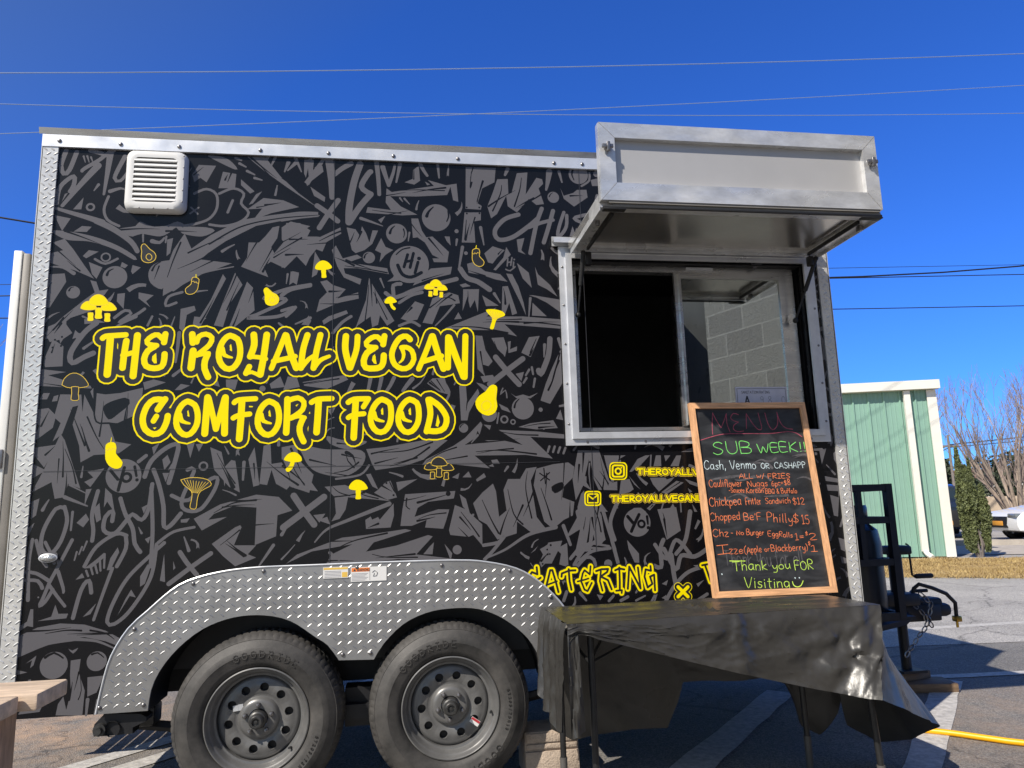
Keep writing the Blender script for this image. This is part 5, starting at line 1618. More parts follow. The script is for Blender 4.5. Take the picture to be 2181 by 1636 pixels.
gT 19,15 2374,1133 2390,1006 2332,925
gT 22,18 2914,1118 2882,990 2832,928
gT 18,18 2733,973 2785,908 2836,991 2900,925
gT 17,13 2305,1072 2334,987
"""
LETTERS = """
yT 81,81 297,1934 309,1943 351,1947 390,1950
yT 87,87 328,1933 327,1858 325,1774
yT 84,84 394,1923 388,1859 385,1803
yT 79,79 383,1859 422,1870
yT 86,86 438,1948 434,1859 430,1767
yT 83,83 553,1955 549,1917
yT 80,80 541,1934 522,1951 500,1946 478,1924 489,1907 519,1903
yT 83,83 510,1897 484,1879 471,1843 481,1811 514,1801 544,1809 553,1835 554,1865
yT 85,85 665,1955 669,1916
yT 87,87 672,1880 669,1843 666,1803
yT 80,80 685,1919 694,1945 722,1956 748,1940 739,1907 700,1870 688,1860
yT 77,77 688,1860 714,1866 737,1869
yT 84,84 733,1862 723,1835 723,1799 739,1762
yT 83,83 825,1950 857,1934 870,1889 866,1840 842,1803 811,1801 786,1831 780,1872 792,1917 810,1942 825,1950
yT 85,66 791,1889 805,1860 836,1850
yT 86,86 926,1955 929,1906 914,1855
yT 77,77 914,1854 948,1852 981,1844
yT 86,86 982,1955 971,1852 959,1773
yT 82,82 911,1809 898,1779
yT 74,74 896,1776 923,1784 956,1768
yT 81,81 1062,1956 1036,1881 1006,1801
yT 86,86 1066,1952 1087,1873 1113,1803
yT 80,80 1014,1834 1061,1844 1107,1856
yT 84,84 1159,1955 1141,1886 1133,1803
yT 81,73 1133,1803 1167,1844 1198,1866
yT 84,84 1216,1956 1200,1882 1188,1803
yT 82,73 1188,1803 1216,1838 1256,1857
yT 86,86 1329,1951 1327,1887 1347,1805
yT 83,83 1381,1950 1376,1887 1350,1803
yT 84,84 1502,1953 1496,1913
yT 81,81 1489,1931 1469,1949 1444,1944 1420,1921 1430,1902 1463,1899
yT 85,85 1452,1893 1424,1874 1409,1837 1418,1805 1455,1801 1483,1807 1496,1828 1499,1862
yT 84,80 1618,1937 1602,1952 1573,1945 1546,1905 1535,1862 1548,1820 1581,1800 1614,1808 1635,1844 1626,1884 1602,1900 1579,1899
yT 78,65 1581,1896 1589,1867 1583,1841 1569,1828
yT 82,82 1718,1955 1692,1884 1657,1799
yT 87,87 1722,1953 1744,1876 1770,1800
yT 81,81 1675,1833 1717,1846 1762,1860
yT 86,86 1794,1949 1790,1806
yT 88,88 1797,1947 1830,1850 1862,1763
yT 85,85 1874,1955 1867,1761
yT 84,84 566,1665 554,1647 538,1620
yT 83,83 551,1663 521,1663 494,1636 479,1581 492,1534 526,1513 558,1525 576,1564 580,1592
yT 80,80 534,1591 523,1570
yT 82,82 659,1655 689,1639 703,1595 699,1548 676,1513 647,1511 621,1541 616,1580 627,1624 644,1647 659,1655
yT 84,66 626,1596 640,1568 671,1558
yT 86,86 741,1672 738,1598 735,1513
yT 81,81 746,1668 764,1598 780,1532
yT 81,81 811,1667 796,1598 781,1532
yT 86,86 815,1671 815,1598 817,1513
yT 80,80 853,1648 871,1660 942,1665
yT 86,86 885,1655 883,1577 879,1488
yT 80,80 851,1580 872,1591 919,1597
yT 83,83 1000,1653 1031,1637 1044,1592 1039,1544 1015,1509 985,1507 959,1537 954,1577 966,1621 985,1645 1000,1653
yT 84,66 965,1593 979,1565 1010,1555
yT 85,85 1078,1662 1078,1587 1076,1513
yT 80,80 1090,1659 1123,1668 1149,1649 1144,1615 1117,1591 1094,1577
yT 75,75 1098,1576 1125,1585 1154,1579
yT 83,83 1146,1574 1133,1538 1136,1506 1151,1473
yT 81,81 1182,1647 1209,1661 1270,1664
yT 86,86 1213,1653 1210,1582 1206,1513
yT 81,81 1342,1646 1367,1660 1431,1662
yT 80,80 1429,1658 1409,1625
yT 86,86 1375,1656 1371,1572 1367,1487
yT 80,80 1343,1577 1364,1589 1411,1594
yT 83,83 1491,1659 1524,1642 1532,1597 1526,1550 1502,1514 1470,1513 1446,1543 1441,1582 1455,1626 1475,1651 1491,1659
yT 84,67 1453,1596 1467,1568 1498,1559
yT 83,83 1615,1658 1647,1642 1656,1596 1650,1549 1624,1513 1592,1511 1568,1542 1564,1581 1578,1625 1599,1650 1615,1658
yT 84,67 1576,1595 1590,1567 1620,1557
yT 84,84 1699,1656 1708,1590 1690,1511
yT 84,84 1707,1657 1750,1625 1781,1572 1769,1525 1734,1511 1691,1515
bT 68,68 297,1934 309,1943 351,1947 390,1950
bT 74,74 328,1933 327,1858 325,1774
bT 71,71 394,1923 388,1859 385,1803
bT 66,66 383,1859 422,1870
bT 73,73 438,1948 434,1859 430,1767
bT 70,70 553,1955 549,1917
bT 67,67 541,1934 522,1951 500,1946 478,1924 489,1907 519,1903
bT 70,70 510,1897 484,1879 471,1843 481,1811 514,1801 544,1809 553,1835 554,1865
bT 72,72 665,1955 669,1916
bT 74,74 672,1880 669,1843 666,1803
bT 67,67 685,1919 694,1945 722,1956 748,1940 739,1907 700,1870 688,1860
bT 64,64 688,1860 714,1866 737,1869
bT 71,71 733,1862 723,1835 723,1799 739,1762
bT 70,70 825,1950 857,1934 870,1889 866,1840 842,1803 811,1801 786,1831 780,1872 792,1917 810,1942 825,1950
bT 72,53 791,1889 805,1860 836,1850
bT 73,73 926,1955 929,1906 914,1855
bT 64,64 914,1854 948,1852 981,1844
bT 73,73 982,1955 971,1852 959,1773
bT 69,69 911,1809 898,1779
bT 61,61 896,1776 923,1784 956,1768
bT 68,68 1062,1956 1036,1881 1006,1801
bT 73,73 1066,1952 1087,1873 1113,1803
bT 67,67 1014,1834 1061,1844 1107,1856
bT 71,71 1159,1955 1141,1886 1133,1803
bT 68,60 1133,1803 1167,1844 1198,1866
bT 71,71 1216,1956 1200,1882 1188,1803
bT 69,60 1188,1803 1216,1838 1256,1857
bT 73,73 1329,1951 1327,1887 1347,1805
bT 70,70 1381,1950 1376,1887 1350,1803
bT 71,71 1502,1953 1496,1913
bT 68,68 1489,1931 1469,1949 1444,1944 1420,1921 1430,1902 1463,1899
bT 72,72 1452,1893 1424,1874 1409,1837 1418,1805 1455,1801 1483,1807 1496,1828 1499,1862
bT 71,67 1618,1937 1602,1952 1573,1945 1546,1905 1535,1862 1548,1820 1581,1800 1614,1808 1635,1844 1626,1884 1602,1900 1579,1899
bT 65,52 1581,1896 1589,1867 1583,1841 1569,1828
bT 69,69 1718,1955 1692,1884 1657,1799
bT 74,74 1722,1953 1744,1876 1770,1800
bT 68,68 1675,1833 1717,1846 1762,1860
bT 73,73 1794,1949 1790,1806
bT 75,75 1797,1947 1830,1850 1862,1763
bT 72,72 1874,1955 1867,1761
bT 71,71 566,1665 554,1647 538,1620
bT 70,70 551,1663 521,1663 494,1636 479,1581 492,1534 526,1513 558,1525 576,1564 580,1592
bT 67,67 534,1591 523,1570
bT 69,69 659,1655 689,1639 703,1595 699,1548 676,1513 647,1511 621,1541 616,1580 627,1624 644,1647 659,1655
bT 71,53 626,1596 640,1568 671,1558
bT 73,73 741,1672 738,1598 735,1513
bT 68,68 746,1668 764,1598 780,1532
bT 68,68 811,1667 796,1598 781,1532
bT 73,73 815,1671 815,1598 817,1513
bT 67,67 853,1648 871,1660 942,1665
bT 73,73 885,1655 883,1577 879,1488
bT 67,67 851,1580 872,1591 919,1597
bT 70,70 1000,1653 1031,1637 1044,1592 1039,1544 1015,1509 985,1507 959,1537 954,1577 966,1621 985,1645 1000,1653
bT 71,53 965,1593 979,1565 1010,1555
bT 72,72 1078,1662 1078,1587 1076,1513
bT 67,67 1090,1659 1123,1668 1149,1649 1144,1615 1117,1591 1094,1577
bT 62,62 1098,1576 1125,1585 1154,1579
bT 70,70 1146,1574 1133,1538 1136,1506 1151,1473
bT 68,68 1182,1647 1209,1661 1270,1664
bT 73,73 1213,1653 1210,1582 1206,1513
bT 68,68 1342,1646 1367,1660 1431,1662
bT 67,67 1429,1658 1409,1625
bT 73,73 1375,1656 1371,1572 1367,1487
bT 67,67 1343,1577 1364,1589 1411,1594
bT 70,70 1491,1659 1524,1642 1532,1597 1526,1550 1502,1514 1470,1513 1446,1543 1441,1582 1455,1626 1475,1651 1491,1659
bT 71,54 1453,1596 1467,1568 1498,1559
bT 70,70 1615,1658 1647,1642 1656,1596 1650,1549 1624,1513 1592,1511 1568,1542 1564,1581 1578,1625 1599,1650 1615,1658
bT 71,54 1576,1595 1590,1567 1620,1557
bT 71,71 1699,1656 1708,1590 1690,1511
bT 71,71 1707,1657 1750,1625 1781,1572 1769,1525 1734,1511 1691,1515
yT 24,24 297,1934 309,1943 351,1947 390,1950
yT 30,30 328,1933 327,1858 325,1774
yT 27,27 394,1923 388,1859 385,1803
yT 22,22 383,1859 422,1870
yT 29,29 438,1948 434,1859 430,1767
yT 26,26 553,1955 549,1917
yT 23,23 541,1934 522,1951 500,1946 478,1924 489,1907 519,1903
yT 26,26 510,1897 484,1879 471,1843 481,1811 514,1801 544,1809 553,1835 554,1865
yT 28,28 665,1955 669,1916
yT 30,30 672,1880 669,1843 666,1803
yT 23,23 685,1919 694,1945 722,1956 748,1940 739,1907 700,1870 688,1860
yT 20,20 688,1860 714,1866 737,1869
yT 27,27 733,1862 723,1835 723,1799 739,1762
yT 26,26 825,1950 857,1934 870,1889 866,1840 842,1803 811,1801 786,1831 780,1872 792,1917 810,1942 825,1950
yT 28,9 791,1889 805,1860 836,1850
yT 29,29 926,1955 929,1906 914,1855
yT 20,20 914,1854 948,1852 981,1844
yT 29,29 982,1955 971,1852 959,1773
yT 25,25 911,1809 898,1779
yT 17,17 896,1776 923,1784 956,1768
yT 24,24 1062,1956 1036,1881 1006,1801
yT 29,29 1066,1952 1087,1873 1113,1803
yT 23,23 1014,1834 1061,1844 1107,1856
yT 27,27 1159,1955 1141,1886 1133,1803
yT 24,16 1133,1803 1167,1844 1198,1866
yT 27,27 1216,1956 1200,1882 1188,1803
yT 25,16 1188,1803 1216,1838 1256,1857
yT 29,29 1329,1951 1327,1887 1347,1805
yT 26,26 1381,1950 1376,1887 1350,1803
yT 27,27 1502,1953 1496,1913
yT 24,24 1489,1931 1469,1949 1444,1944 1420,1921 1430,1902 1463,1899
yT 28,28 1452,1893 1424,1874 1409,1837 1418,1805 1455,1801 1483,1807 1496,1828 1499,1862
yT 27,23 1618,1937 1602,1952 1573,1945 1546,1905 1535,1862 1548,1820 1581,1800 1614,1808 1635,1844 1626,1884 1602,1900 1579,1899
yT 21,8 1581,1896 1589,1867 1583,1841 1569,1828
yT 25,25 1718,1955 1692,1884 1657,1799
yT 30,30 1722,1953 1744,1876 1770,1800
yT 24,24 1675,1833 1717,1846 1762,1860
yT 29,29 1794,1949 1790,1806
yT 31,31 1797,1947 1830,1850 1862,1763
yT 28,28 1874,1955 1867,1761
yT 27,27 566,1665 554,1647 538,1620
yT 26,26 551,1663 521,1663 494,1636 479,1581 492,1534 526,1513 558,1525 576,1564 580,1592
yT 23,23 534,1591 523,1570
yT 25,25 659,1655 689,1639 703,1595 699,1548 676,1513 647,1511 621,1541 616,1580 627,1624 644,1647 659,1655
yT 27,9 626,1596 640,1568 671,1558
yT 29,29 741,1672 738,1598 735,1513
yT 24,24 746,1668 764,1598 780,1532
yT 24,24 811,1667 796,1598 781,1532
yT 29,29 815,1671 815,1598 817,1513
yT 23,23 853,1648 871,1660 942,1665
yT 29,29 885,1655 883,1577 879,1488
yT 23,23 851,1580 872,1591 919,1597
yT 26,26 1000,1653 1031,1637 1044,1592 1039,1544 1015,1509 985,1507 959,1537 954,1577 966,1621 985,1645 1000,1653
yT 27,9 965,1593 979,1565 1010,1555
yT 28,28 1078,1662 1078,1587 1076,1513
yT 23,23 1090,1659 1123,1668 1149,1649 1144,1615 1117,1591 1094,1577
yT 18,18 1098,1576 1125,1585 1154,1579
yT 26,26 1146,1574 1133,1538 1136,1506 1151,1473
yT 24,24 1182,1647 1209,1661 1270,1664
yT 29,29 1213,1653 1210,1582 1206,1513
yT 24,24 1342,1646 1367,1660 1431,1662
yT 23,23 1429,1658 1409,1625
yT 29,29 1375,1656 1371,1572 1367,1487
yT 23,23 1343,1577 1364,1589 1411,1594
yT 26,26 1491,1659 1524,1642 1532,1597 1526,1550 1502,1514 1470,1513 1446,1543 1441,1582 1455,1626 1475,1651 1491,1659
yT 27,10 1453,1596 1467,1568 1498,1559
yT 26,26 1615,1658 1647,1642 1656,1596 1650,1549 1624,1513 1592,1511 1568,1542 1564,1581 1578,1625 1599,1650 1615,1658
yT 27,10 1576,1595 1590,1567 1620,1557
yT 27,27 1699,1656 1708,1590 1690,1511
yT 27,27 1707,1657 1750,1625 1781,1572 1769,1525 1734,1511 1691,1515
yP  519,1870 524,1824 513,1823 503,1837 504,1855
yP  358,1915 362,1905 362,1885 358,1891
yP  522,1541 537,1543 530,1534
yP  915,1633 931,1632 930,1627 916,1627
yP  1459,1868 1467,1821 1455,1824 1446,1839 1449,1858
yP  1741,1589 1750,1552 1742,1530 1731,1536
yP  1126,1641 1118,1628 1114,1635
yP  1176,1606 1177,1595 1171,1598
bL 38 2175,893 2177,863 2153,873 2143,860 2164,832 2191,847
bL 38 2210,791 2226,843 2236,878 2246,878 2261,822 2270,782
bL 36 2217,814 2265,829
bL 38 2287,848 2289,862 2323,873 2352,873
bL 38 2321,879 2323,827 2330,789
bL 37 2423,888 2418,853 2394,872 2385,858 2376,825 2390,787 2404,780 2425,815
bL 36 2360,824 2392,830 2411,835
bL 38 2448,866 2474,873 2504,873 2499,860 2468,841 2501,824 2516,783
bL 37 2470,865 2463,821 2473,779
bL 38 2537,866 2557,873 2580,868
bL 38 2557,877 2556,817 2554,778
bL 37 2537,776 2564,777 2562,765
bL 38 2592,782 2604,879 2652,781 2645,874
bL 38 2705,878 2706,857 2681,864 2674,832 2686,784 2709,799 2700,831 2720,839 2720,770
bL 38 2954,872 2999,878
bL 38 2969,869 2978,840 2990,797
yL 26 2175,893 2177,863 2153,873 2143,860 2164,832 2191,847
yL 26 2210,791 2226,843 2236,878 2246,878 2261,822 2270,782
yL 24 2217,814 2265,829
yL 26 2287,848 2289,862 2323,873 2352,873
yL 26 2321,879 2323,827 2330,789
yL 25 2423,888 2418,853 2394,872 2385,858 2376,825 2390,787 2404,780 2425,815
yL 24 2360,824 2392,830 2411,835
yL 26 2448,866 2474,873 2504,873 2499,860 2468,841 2501,824 2516,783
yL 25 2470,865 2463,821 2473,779
yL 26 2537,866 2557,873 2580,868
yL 26 2557,877 2556,817 2554,778
yL 25 2537,776 2564,777 2562,765
yL 26 2592,782 2604,879 2652,781 2645,874
yL 26 2705,878 2706,857 2681,864 2674,832 2686,784 2709,799 2700,831 2720,839 2720,770
yL 26 2954,872 2999,878
yL 26 2969,869 2978,840 2990,797
bL 10 2175,893 2177,863 2153,873 2143,860 2164,832 2191,847
bL 10 2210,791 2226,843 2236,878 2246,878 2261,822 2270,782
bL 8 2217,814 2265,829
bL 10 2287,848 2289,862 2323,873 2352,873
bL 10 2321,879 2323,827 2330,789
bL 9 2423,888 2418,853 2394,872 2385,858 2376,825 2390,787 2404,780 2425,815
bL 8 2360,824 2392,830 2411,835
bL 10 2448,866 2474,873 2504,873 2499,860 2468,841 2501,824 2516,783
bL 9 2470,865 2463,821 2473,779
bL 10 2537,866 2557,873 2580,868
bL 10 2557,877 2556,817 2554,778
bL 9 2537,776 2564,777 2562,765
bL 10 2592,782 2604,879 2652,781 2645,874
bL 10 2705,878 2706,857 2681,864 2674,832 2686,784 2709,799 2700,831 2720,839 2720,770
bL 10 2954,872 2999,878
bL 10 2969,869 2978,840 2990,797
yL 41 2831,780 2875,735
yL 41 2878,778 2828,737
bL 36 2831,780 2875,735
bL 36 2878,778 2828,737
yL 15 2831,780 2875,735
yL 15 2878,778 2828,737
bB  435,2364 445,2368 459,2354 470,2342 486,2331 496,2313 491,2293 475,2282 456,2281 439,2291 434,2311 435,2332 431,2352
oT 2.6,2.6 435,2364 445,2368 459,2354 470,2342 486,2331 496,2313 491,2293 475,2282 456,2281 439,2291 434,2311 435,2332 431,2352 435,2364
oT 2.5,2.5 478,2312 479,2302 474,2294 466,2292 458,2298 454,2307 457,2317 464,2322 472,2320 478,2312
bB  670,2217 656,2216 651,2201 650,2185 639,2174 627,2161 631,2143 647,2137 665,2143 678,2161 681,2183 683,2207
oT 2.6,2.6 670,2217 656,2216 651,2201 650,2185 639,2174 627,2161 631,2143 647,2137 665,2143 678,2161 681,2183 683,2207 670,2217
oL 2.2 683,2191 675,2189 672,2196 664,2192 661,2199 650,2196
yT 4.0,2.5 670,2217 669,2231
yB  199,2067 203,2083 217,2097 233,2100 250,2091 262,2075 264,2066 251,2061 232,2059 213,2061
oT 1.8,1.8 199,2067 203,2083 217,2097 233,2100 250,2091 262,2075 264,2066 251,2061 232,2059 213,2061 199,2067
yB  230,2047 251,2048 252,2028 254,2014 243,2011 231,2013 232,2028
oT 1.8,1.8 230,2047 251,2048 252,2028 254,2014 243,2011 231,2013 232,2028 230,2047
yB  280,2064 284,2081 297,2094 314,2097 330,2088 343,2072 345,2063 332,2058 313,2057 293,2058
oT 1.8,1.8 280,2064 284,2081 297,2094 314,2097 330,2088 343,2072 345,2063 332,2058 313,2057 293,2058 280,2064
yB  298,2045 320,2045 320,2025 323,2011 311,2008 299,2011 300,2025
oT 1.8,1.8 298,2045 320,2045 320,2025 323,2011 311,2008 299,2011 300,2025 298,2045
yB  259,2069 285,2069 285,2043 289,2025 275,2021 260,2024 261,2043
oT 1.8,1.8 259,2069 285,2069 285,2043 289,2025 275,2021 260,2024 261,2043 259,2069
yB  230,2090 235,2110 252,2127 272,2131 293,2120 308,2100 311,2089 295,2083 271,2080 247,2082
oT 1.8,1.8 230,2090 235,2110 252,2127 272,2131 293,2120 308,2100 311,2089 295,2083 271,2080 247,2082 230,2090
yB  966,2171 977,2175 991,2163 1003,2152 1020,2143 1031,2125 1028,2104 1012,2092 992,2089 974,2098 968,2118 968,2138 962,2159
oT 2.6,2.6 1014,2122 1015,2112 1010,2104 1002,2101 993,2106 989,2115 991,2125 998,2131 1007,2130 1014,2122
oT 2.0,2.0 979,2168 998,2152 1014,2139 1024,2123 1022,2107
yB  1187,2269 1191,2287 1207,2304 1225,2309 1245,2301 1260,2284 1262,2274 1248,2267 1225,2263 1202,2263
yB  1215,2265 1235,2267 1236,2245 1239,2229 1228,2225 1217,2227 1217,2243
yB  1524,2111 1537,2111 1541,2098 1553,2086 1550,2077 1542,2078 1531,2089
yB  1502,2111 1505,2124 1516,2137 1530,2141 1544,2135 1555,2123 1558,2116 1547,2111 1530,2108 1513,2107
yB  1685,2184 1689,2195 1700,2204 1712,2206 1724,2199 1732,2188 1733,2182 1723,2179 1709,2178 1694,2179
oT 2.0,2.0 1685,2184 1689,2195 1700,2204 1712,2206 1724,2199 1732,2188 1733,2182 1723,2179 1709,2178 1694,2179 1685,2184
yB  1706,2170 1722,2169 1721,2155 1722,2145 1713,2144 1704,2146 1706,2156
oT 2.0,2.0 1706,2170 1722,2169 1721,2155 1722,2145 1713,2144 1704,2146 1706,2156 1706,2170
yB  1744,2180 1748,2191 1760,2201 1772,2202 1784,2196 1792,2184 1793,2178 1783,2175 1768,2174 1754,2175
oT 2.0,2.0 1744,2180 1748,2191 1760,2201 1772,2202 1784,2196 1792,2184 1793,2178 1783,2175 1768,2174 1754,2175 1744,2180
yB  1757,2166 1772,2166 1771,2152 1772,2142 1763,2140 1755,2142 1757,2152
oT 2.0,2.0 1757,2166 1772,2166 1771,2152 1772,2142 1763,2140 1755,2142 1757,2152 1757,2166
yB  1729,2184 1748,2183 1747,2166 1748,2152 1737,2150 1726,2153 1729,2166
oT 2.0,2.0 1729,2184 1748,2183 1747,2166 1748,2152 1737,2150 1726,2153 1729,2166 1729,2184
yB  1709,2199 1715,2213 1729,2225 1744,2227 1758,2219 1768,2204 1769,2196 1757,2193 1739,2192 1721,2193
oT 2.0,2.0 1709,2199 1715,2213 1729,2225 1744,2227 1758,2219 1768,2204 1769,2196 1757,2193 1739,2192 1721,2193 1709,2199
yB  1974,2083 1999,2087 2027,2084 2054,2075 2064,2060 2055,2052 2028,2041 2017,2022 2008,1992 1997,1989 1990,1996 2000,2026 2000,2046 1982,2066
oT 2.0,1.5 1984,2083 1995,2059 2003,2040
oT 2.0,1.5 1993,2081 2000,2058 2005,2039
oT 2.0,1.5 2002,2079 2005,2057 2007,2039
oT 2.0,1.5 2011,2077 2010,2056 2009,2039
oT 2.0,1.5 2020,2075 2015,2054 2010,2038
oT 2.0,1.5 2029,2072 2020,2053 2012,2038
oT 2.0,1.5 2038,2070 2025,2052 2014,2037
oT 2.0,1.5 2047,2068 2030,2051 2016,2037
oT 2.0,1.5 2056,2066 2035,2050 2018,2036
bB  1932,2386 1946,2383 1950,2366 1948,2348 1959,2335 1970,2319 1963,2301 1945,2296 1925,2306 1914,2327 1914,2352 1916,2377
oT 2.9,2.9 1932,2386 1946,2383 1950,2366 1948,2348 1959,2335 1970,2319 1963,2301 1945,2296 1925,2306 1914,2327 1914,2352 1916,2377 1932,2386
oL 2.2 1913,2361 1922,2357 1926,2364 1934,2358 1939,2366 1950,2361
yT 4.0,2.5 1932,2386 1935,2401
bB  148,1729 154,1754 175,1776 201,1780 228,1765 248,1740 252,1725 232,1718 200,1716 169,1718
oT 2.4,2.4 148,1729 154,1754 175,1776 201,1780 228,1765 248,1740 252,1725 232,1718 200,1716 169,1718 148,1729
bB  186,1720 214,1720 215,1688 219,1666 204,1661 188,1666 189,1689
oT 2.4,2.4 186,1720 214,1720 215,1688 219,1666 204,1661 188,1666 189,1689 186,1720
yB  357,1482 375,1477 381,1455 380,1434 394,1416 409,1395 402,1373 380,1369 355,1383 340,1410 338,1440 338,1471
oL 2.2 337,1451 347,1446 352,1455 361,1447 367,1456 381,1449
yT 4.0,2.5 357,1482 359,1501
bB  646,1316 678,1324 716,1324 754,1315 771,1296 761,1284 728,1266 717,1238 713,1196 700,1192 688,1200 694,1242 690,1268 660,1294
oT 2.4,2.4 646,1316 678,1324 716,1324 754,1315 771,1296 761,1284 728,1266 717,1238 713,1196 700,1192 688,1200 694,1242 690,1268 660,1294 646,1316
oT 2.0,1.5 659,1318 679,1286 695,1261
oT 2.0,1.5 671,1316 686,1285 697,1261
oT 2.0,1.5 684,1314 693,1284 700,1260
oT 2.0,1.5 696,1312 700,1283 702,1260
oT 2.0,1.5 709,1310 707,1282 705,1260
oT 2.0,1.5 721,1308 714,1281 707,1259
oT 2.0,1.5 734,1307 721,1280 710,1259
oT 2.0,1.5 747,1305 727,1279 713,1258
oT 2.0,1.5 759,1303 734,1278 715,1258
yB  1115,1387 1098,1387 1093,1370 1077,1354 1083,1342 1094,1343 1108,1359
yB  1145,1389 1141,1407 1124,1423 1105,1427 1086,1419 1072,1403 1070,1393 1085,1387 1107,1383 1130,1383
yB  1348,1264 1354,1282 1372,1298 1392,1300 1413,1289 1427,1270 1429,1260 1413,1255 1389,1254 1364,1256
yB  1378,1257 1399,1257 1399,1234 1401,1218 1389,1215 1377,1218 1379,1235
bB  1678,1344 1683,1357 1696,1368 1711,1370 1725,1362 1736,1349 1737,1341 1725,1338 1708,1337 1690,1338
oT 2.6,2.6 1678,1344 1683,1357 1696,1368 1711,1370 1725,1362 1736,1349 1737,1341 1725,1338 1708,1337 1690,1338 1678,1344
bB  1705,1327 1724,1327 1723,1311 1725,1299 1714,1297 1704,1299 1706,1311
oT 2.6,2.6 1705,1327 1724,1327 1723,1311 1725,1299 1714,1297 1704,1299 1706,1311 1705,1327
bB  1751,1340 1756,1353 1769,1364 1784,1365 1799,1358 1809,1344 1810,1337 1798,1333 1781,1332 1763,1334
oT 2.6,2.6 1751,1340 1756,1353 1769,1364 1784,1365 1799,1358 1809,1344 1810,1337 1798,1333 1781,1332 1763,1334 1751,1340
bB  1767,1323 1786,1323 1785,1307 1787,1295 1776,1293 1765,1295 1767,1307
oT 2.6,2.6 1767,1323 1786,1323 1785,1307 1787,1295 1776,1293 1765,1295 1767,1307 1767,1323
bB  1732,1344 1756,1343 1755,1322 1757,1307 1744,1304 1730,1308 1733,1323
oT 2.6,2.6 1732,1344 1756,1343 1755,1322 1757,1307 1744,1304 1730,1308 1733,1323 1732,1344
bB  1708,1362 1713,1378 1730,1392 1748,1394 1767,1384 1779,1368 1781,1359 1766,1354 1744,1353 1722,1355
oT 2.6,2.6 1708,1362 1713,1378 1730,1392 1748,1394 1767,1384 1779,1368 1781,1359 1766,1354 1744,1353 1722,1355 1708,1362
yB  2001,1725 2017,1714 2015,1683 2012,1656 2016,1624 2004,1594 1974,1580 1943,1590 1920,1615 1915,1647 1934,1674 1961,1692 1982,1718
oT 2.6,2.6 1984,1616 1972,1605 1957,1604 1945,1613 1943,1629 1951,1643 1966,1649 1980,1645 1987,1631 1984,1616
oT 2.0,2.0 2009,1703 2007,1663 2006,1630 1995,1603 1972,1591
yP  2618,1292 2616,1284 2611,1278 2605,1274 2597,1273 2551,1274 2544,1275 2537,1280 2533,1286 2532,1294 2535,1337 2537,1344 2541,1351 2548,1355 2556,1356 2601,1355 2609,1354 2615,1349 2619,1343 2621,1335
bP  2612,1295 2611,1288 2607,1283 2601,1279 2594,1278 2555,1279 2548,1281 2543,1284 2539,1290 2538,1296 2540,1334 2542,1341 2546,1346 2552,1349 2559,1351 2598,1350 2605,1348 2610,1345 2614,1339 2615,1333
yP  2607,1296 2605,1291 2602,1287 2598,1285 2593,1284 2556,1285 2551,1286 2547,1289 2545,1293 2544,1297 2546,1333 2547,1337 2550,1341 2555,1344 2560,1345 2596,1344 2601,1343 2605,1340 2608,1336 2609,1331
bP  2599,1299 2598,1296 2596,1294 2594,1292 2591,1292 2559,1292 2556,1293 2554,1295 2553,1297 2552,1300 2554,1330 2555,1333 2556,1335 2559,1337 2562,1337 2594,1336 2596,1336 2599,1334 2600,1332 2600,1329
yD 17 2576,1314
bD 9 2576,1314
yD 3.4 2592,1329
yP  2487,1172 2486,1166 2482,1161 2476,1158 2469,1156 2424,1158 2417,1159 2412,1163 2409,1168 2408,1175 2409,1210 2411,1216 2415,1222 2421,1225 2427,1226 2473,1225 2479,1224 2485,1220 2488,1214 2489,1208
bP  2481,1174 2480,1170 2477,1166 2473,1163 2468,1163 2426,1164 2421,1165 2417,1167 2415,1172 2414,1176 2415,1208 2417,1213 2420,1217 2424,1219 2429,1220 2471,1219 2475,1218 2480,1215 2482,1211 2483,1206
yP  2475,1174 2475,1172 2473,1170 2471,1168 2468,1168 2426,1169 2424,1169 2421,1171 2420,1173 2420,1176 2421,1208 2422,1211 2423,1213 2426,1214 2429,1215 2470,1214 2473,1213 2475,1212 2477,1209 2477,1207
bP  2469,1176 2469,1175 2468,1174 2467,1174 2467,1174 2428,1175 2428,1175 2427,1175 2426,1176 2426,1177 2428,1207 2428,1207 2428,1208 2429,1209 2430,1209 2468,1208 2469,1208 2470,1207 2470,1206 2470,1206
yL 5.7 2425,1208 2448,1189 2473,1207
oL 18 2669,1322 2695,1322
oL 18 2682,1322 2681,1298
oL 18 2702,1297 2703,1322
oL 18 2724,1296 2725,1321
oL 18 2703,1310 2724,1309
oL 18 2753,1320 2732,1321 2732,1296 2753,1295
oL 18 2732,1309 2750,1308
oL 18 2761,1295 2762,1320 2778,1319 2783,1314 2778,1308 2762,1307 2784,1294
oL 18 2804,1319 2794,1315 2791,1307 2794,1298 2804,1294 2814,1297 2817,1306 2814,1314 2804,1319
oL 18 2824,1318 2836,1305 2849,1317
oL 18 2836,1305 2836,1293
oL 18 2855,1292 2869,1317 2881,1291
oL 18 2860,1301 2876,1300
oL 18 2890,1316 2889,1291 2908,1291
oL 18 2917,1315 2916,1290 2935,1290
oL 18 2942,1314 2955,1289 2968,1313
oL 18 2995,1313 2975,1313 2974,1288 2995,1288
oL 18 2974,1301 2993,1301
oL 18 3027,1308 3021,1311 3012,1311 3005,1306 3002,1299 3006,1291 3014,1287 3024,1288 3028,1293 3028,1298 3018,1298
oL 18 3034,1286 3048,1311 3060,1285
oL 18 3039,1295 3056,1295
oL 18 3068,1285 3069,1310 3091,1285 3092,1309
bL 14 2669,1322 2695,1322
bL 14 2682,1322 2681,1298
bL 14 2702,1297 2703,1322
bL 14 2724,1296 2725,1321
bL 14 2703,1310 2724,1309
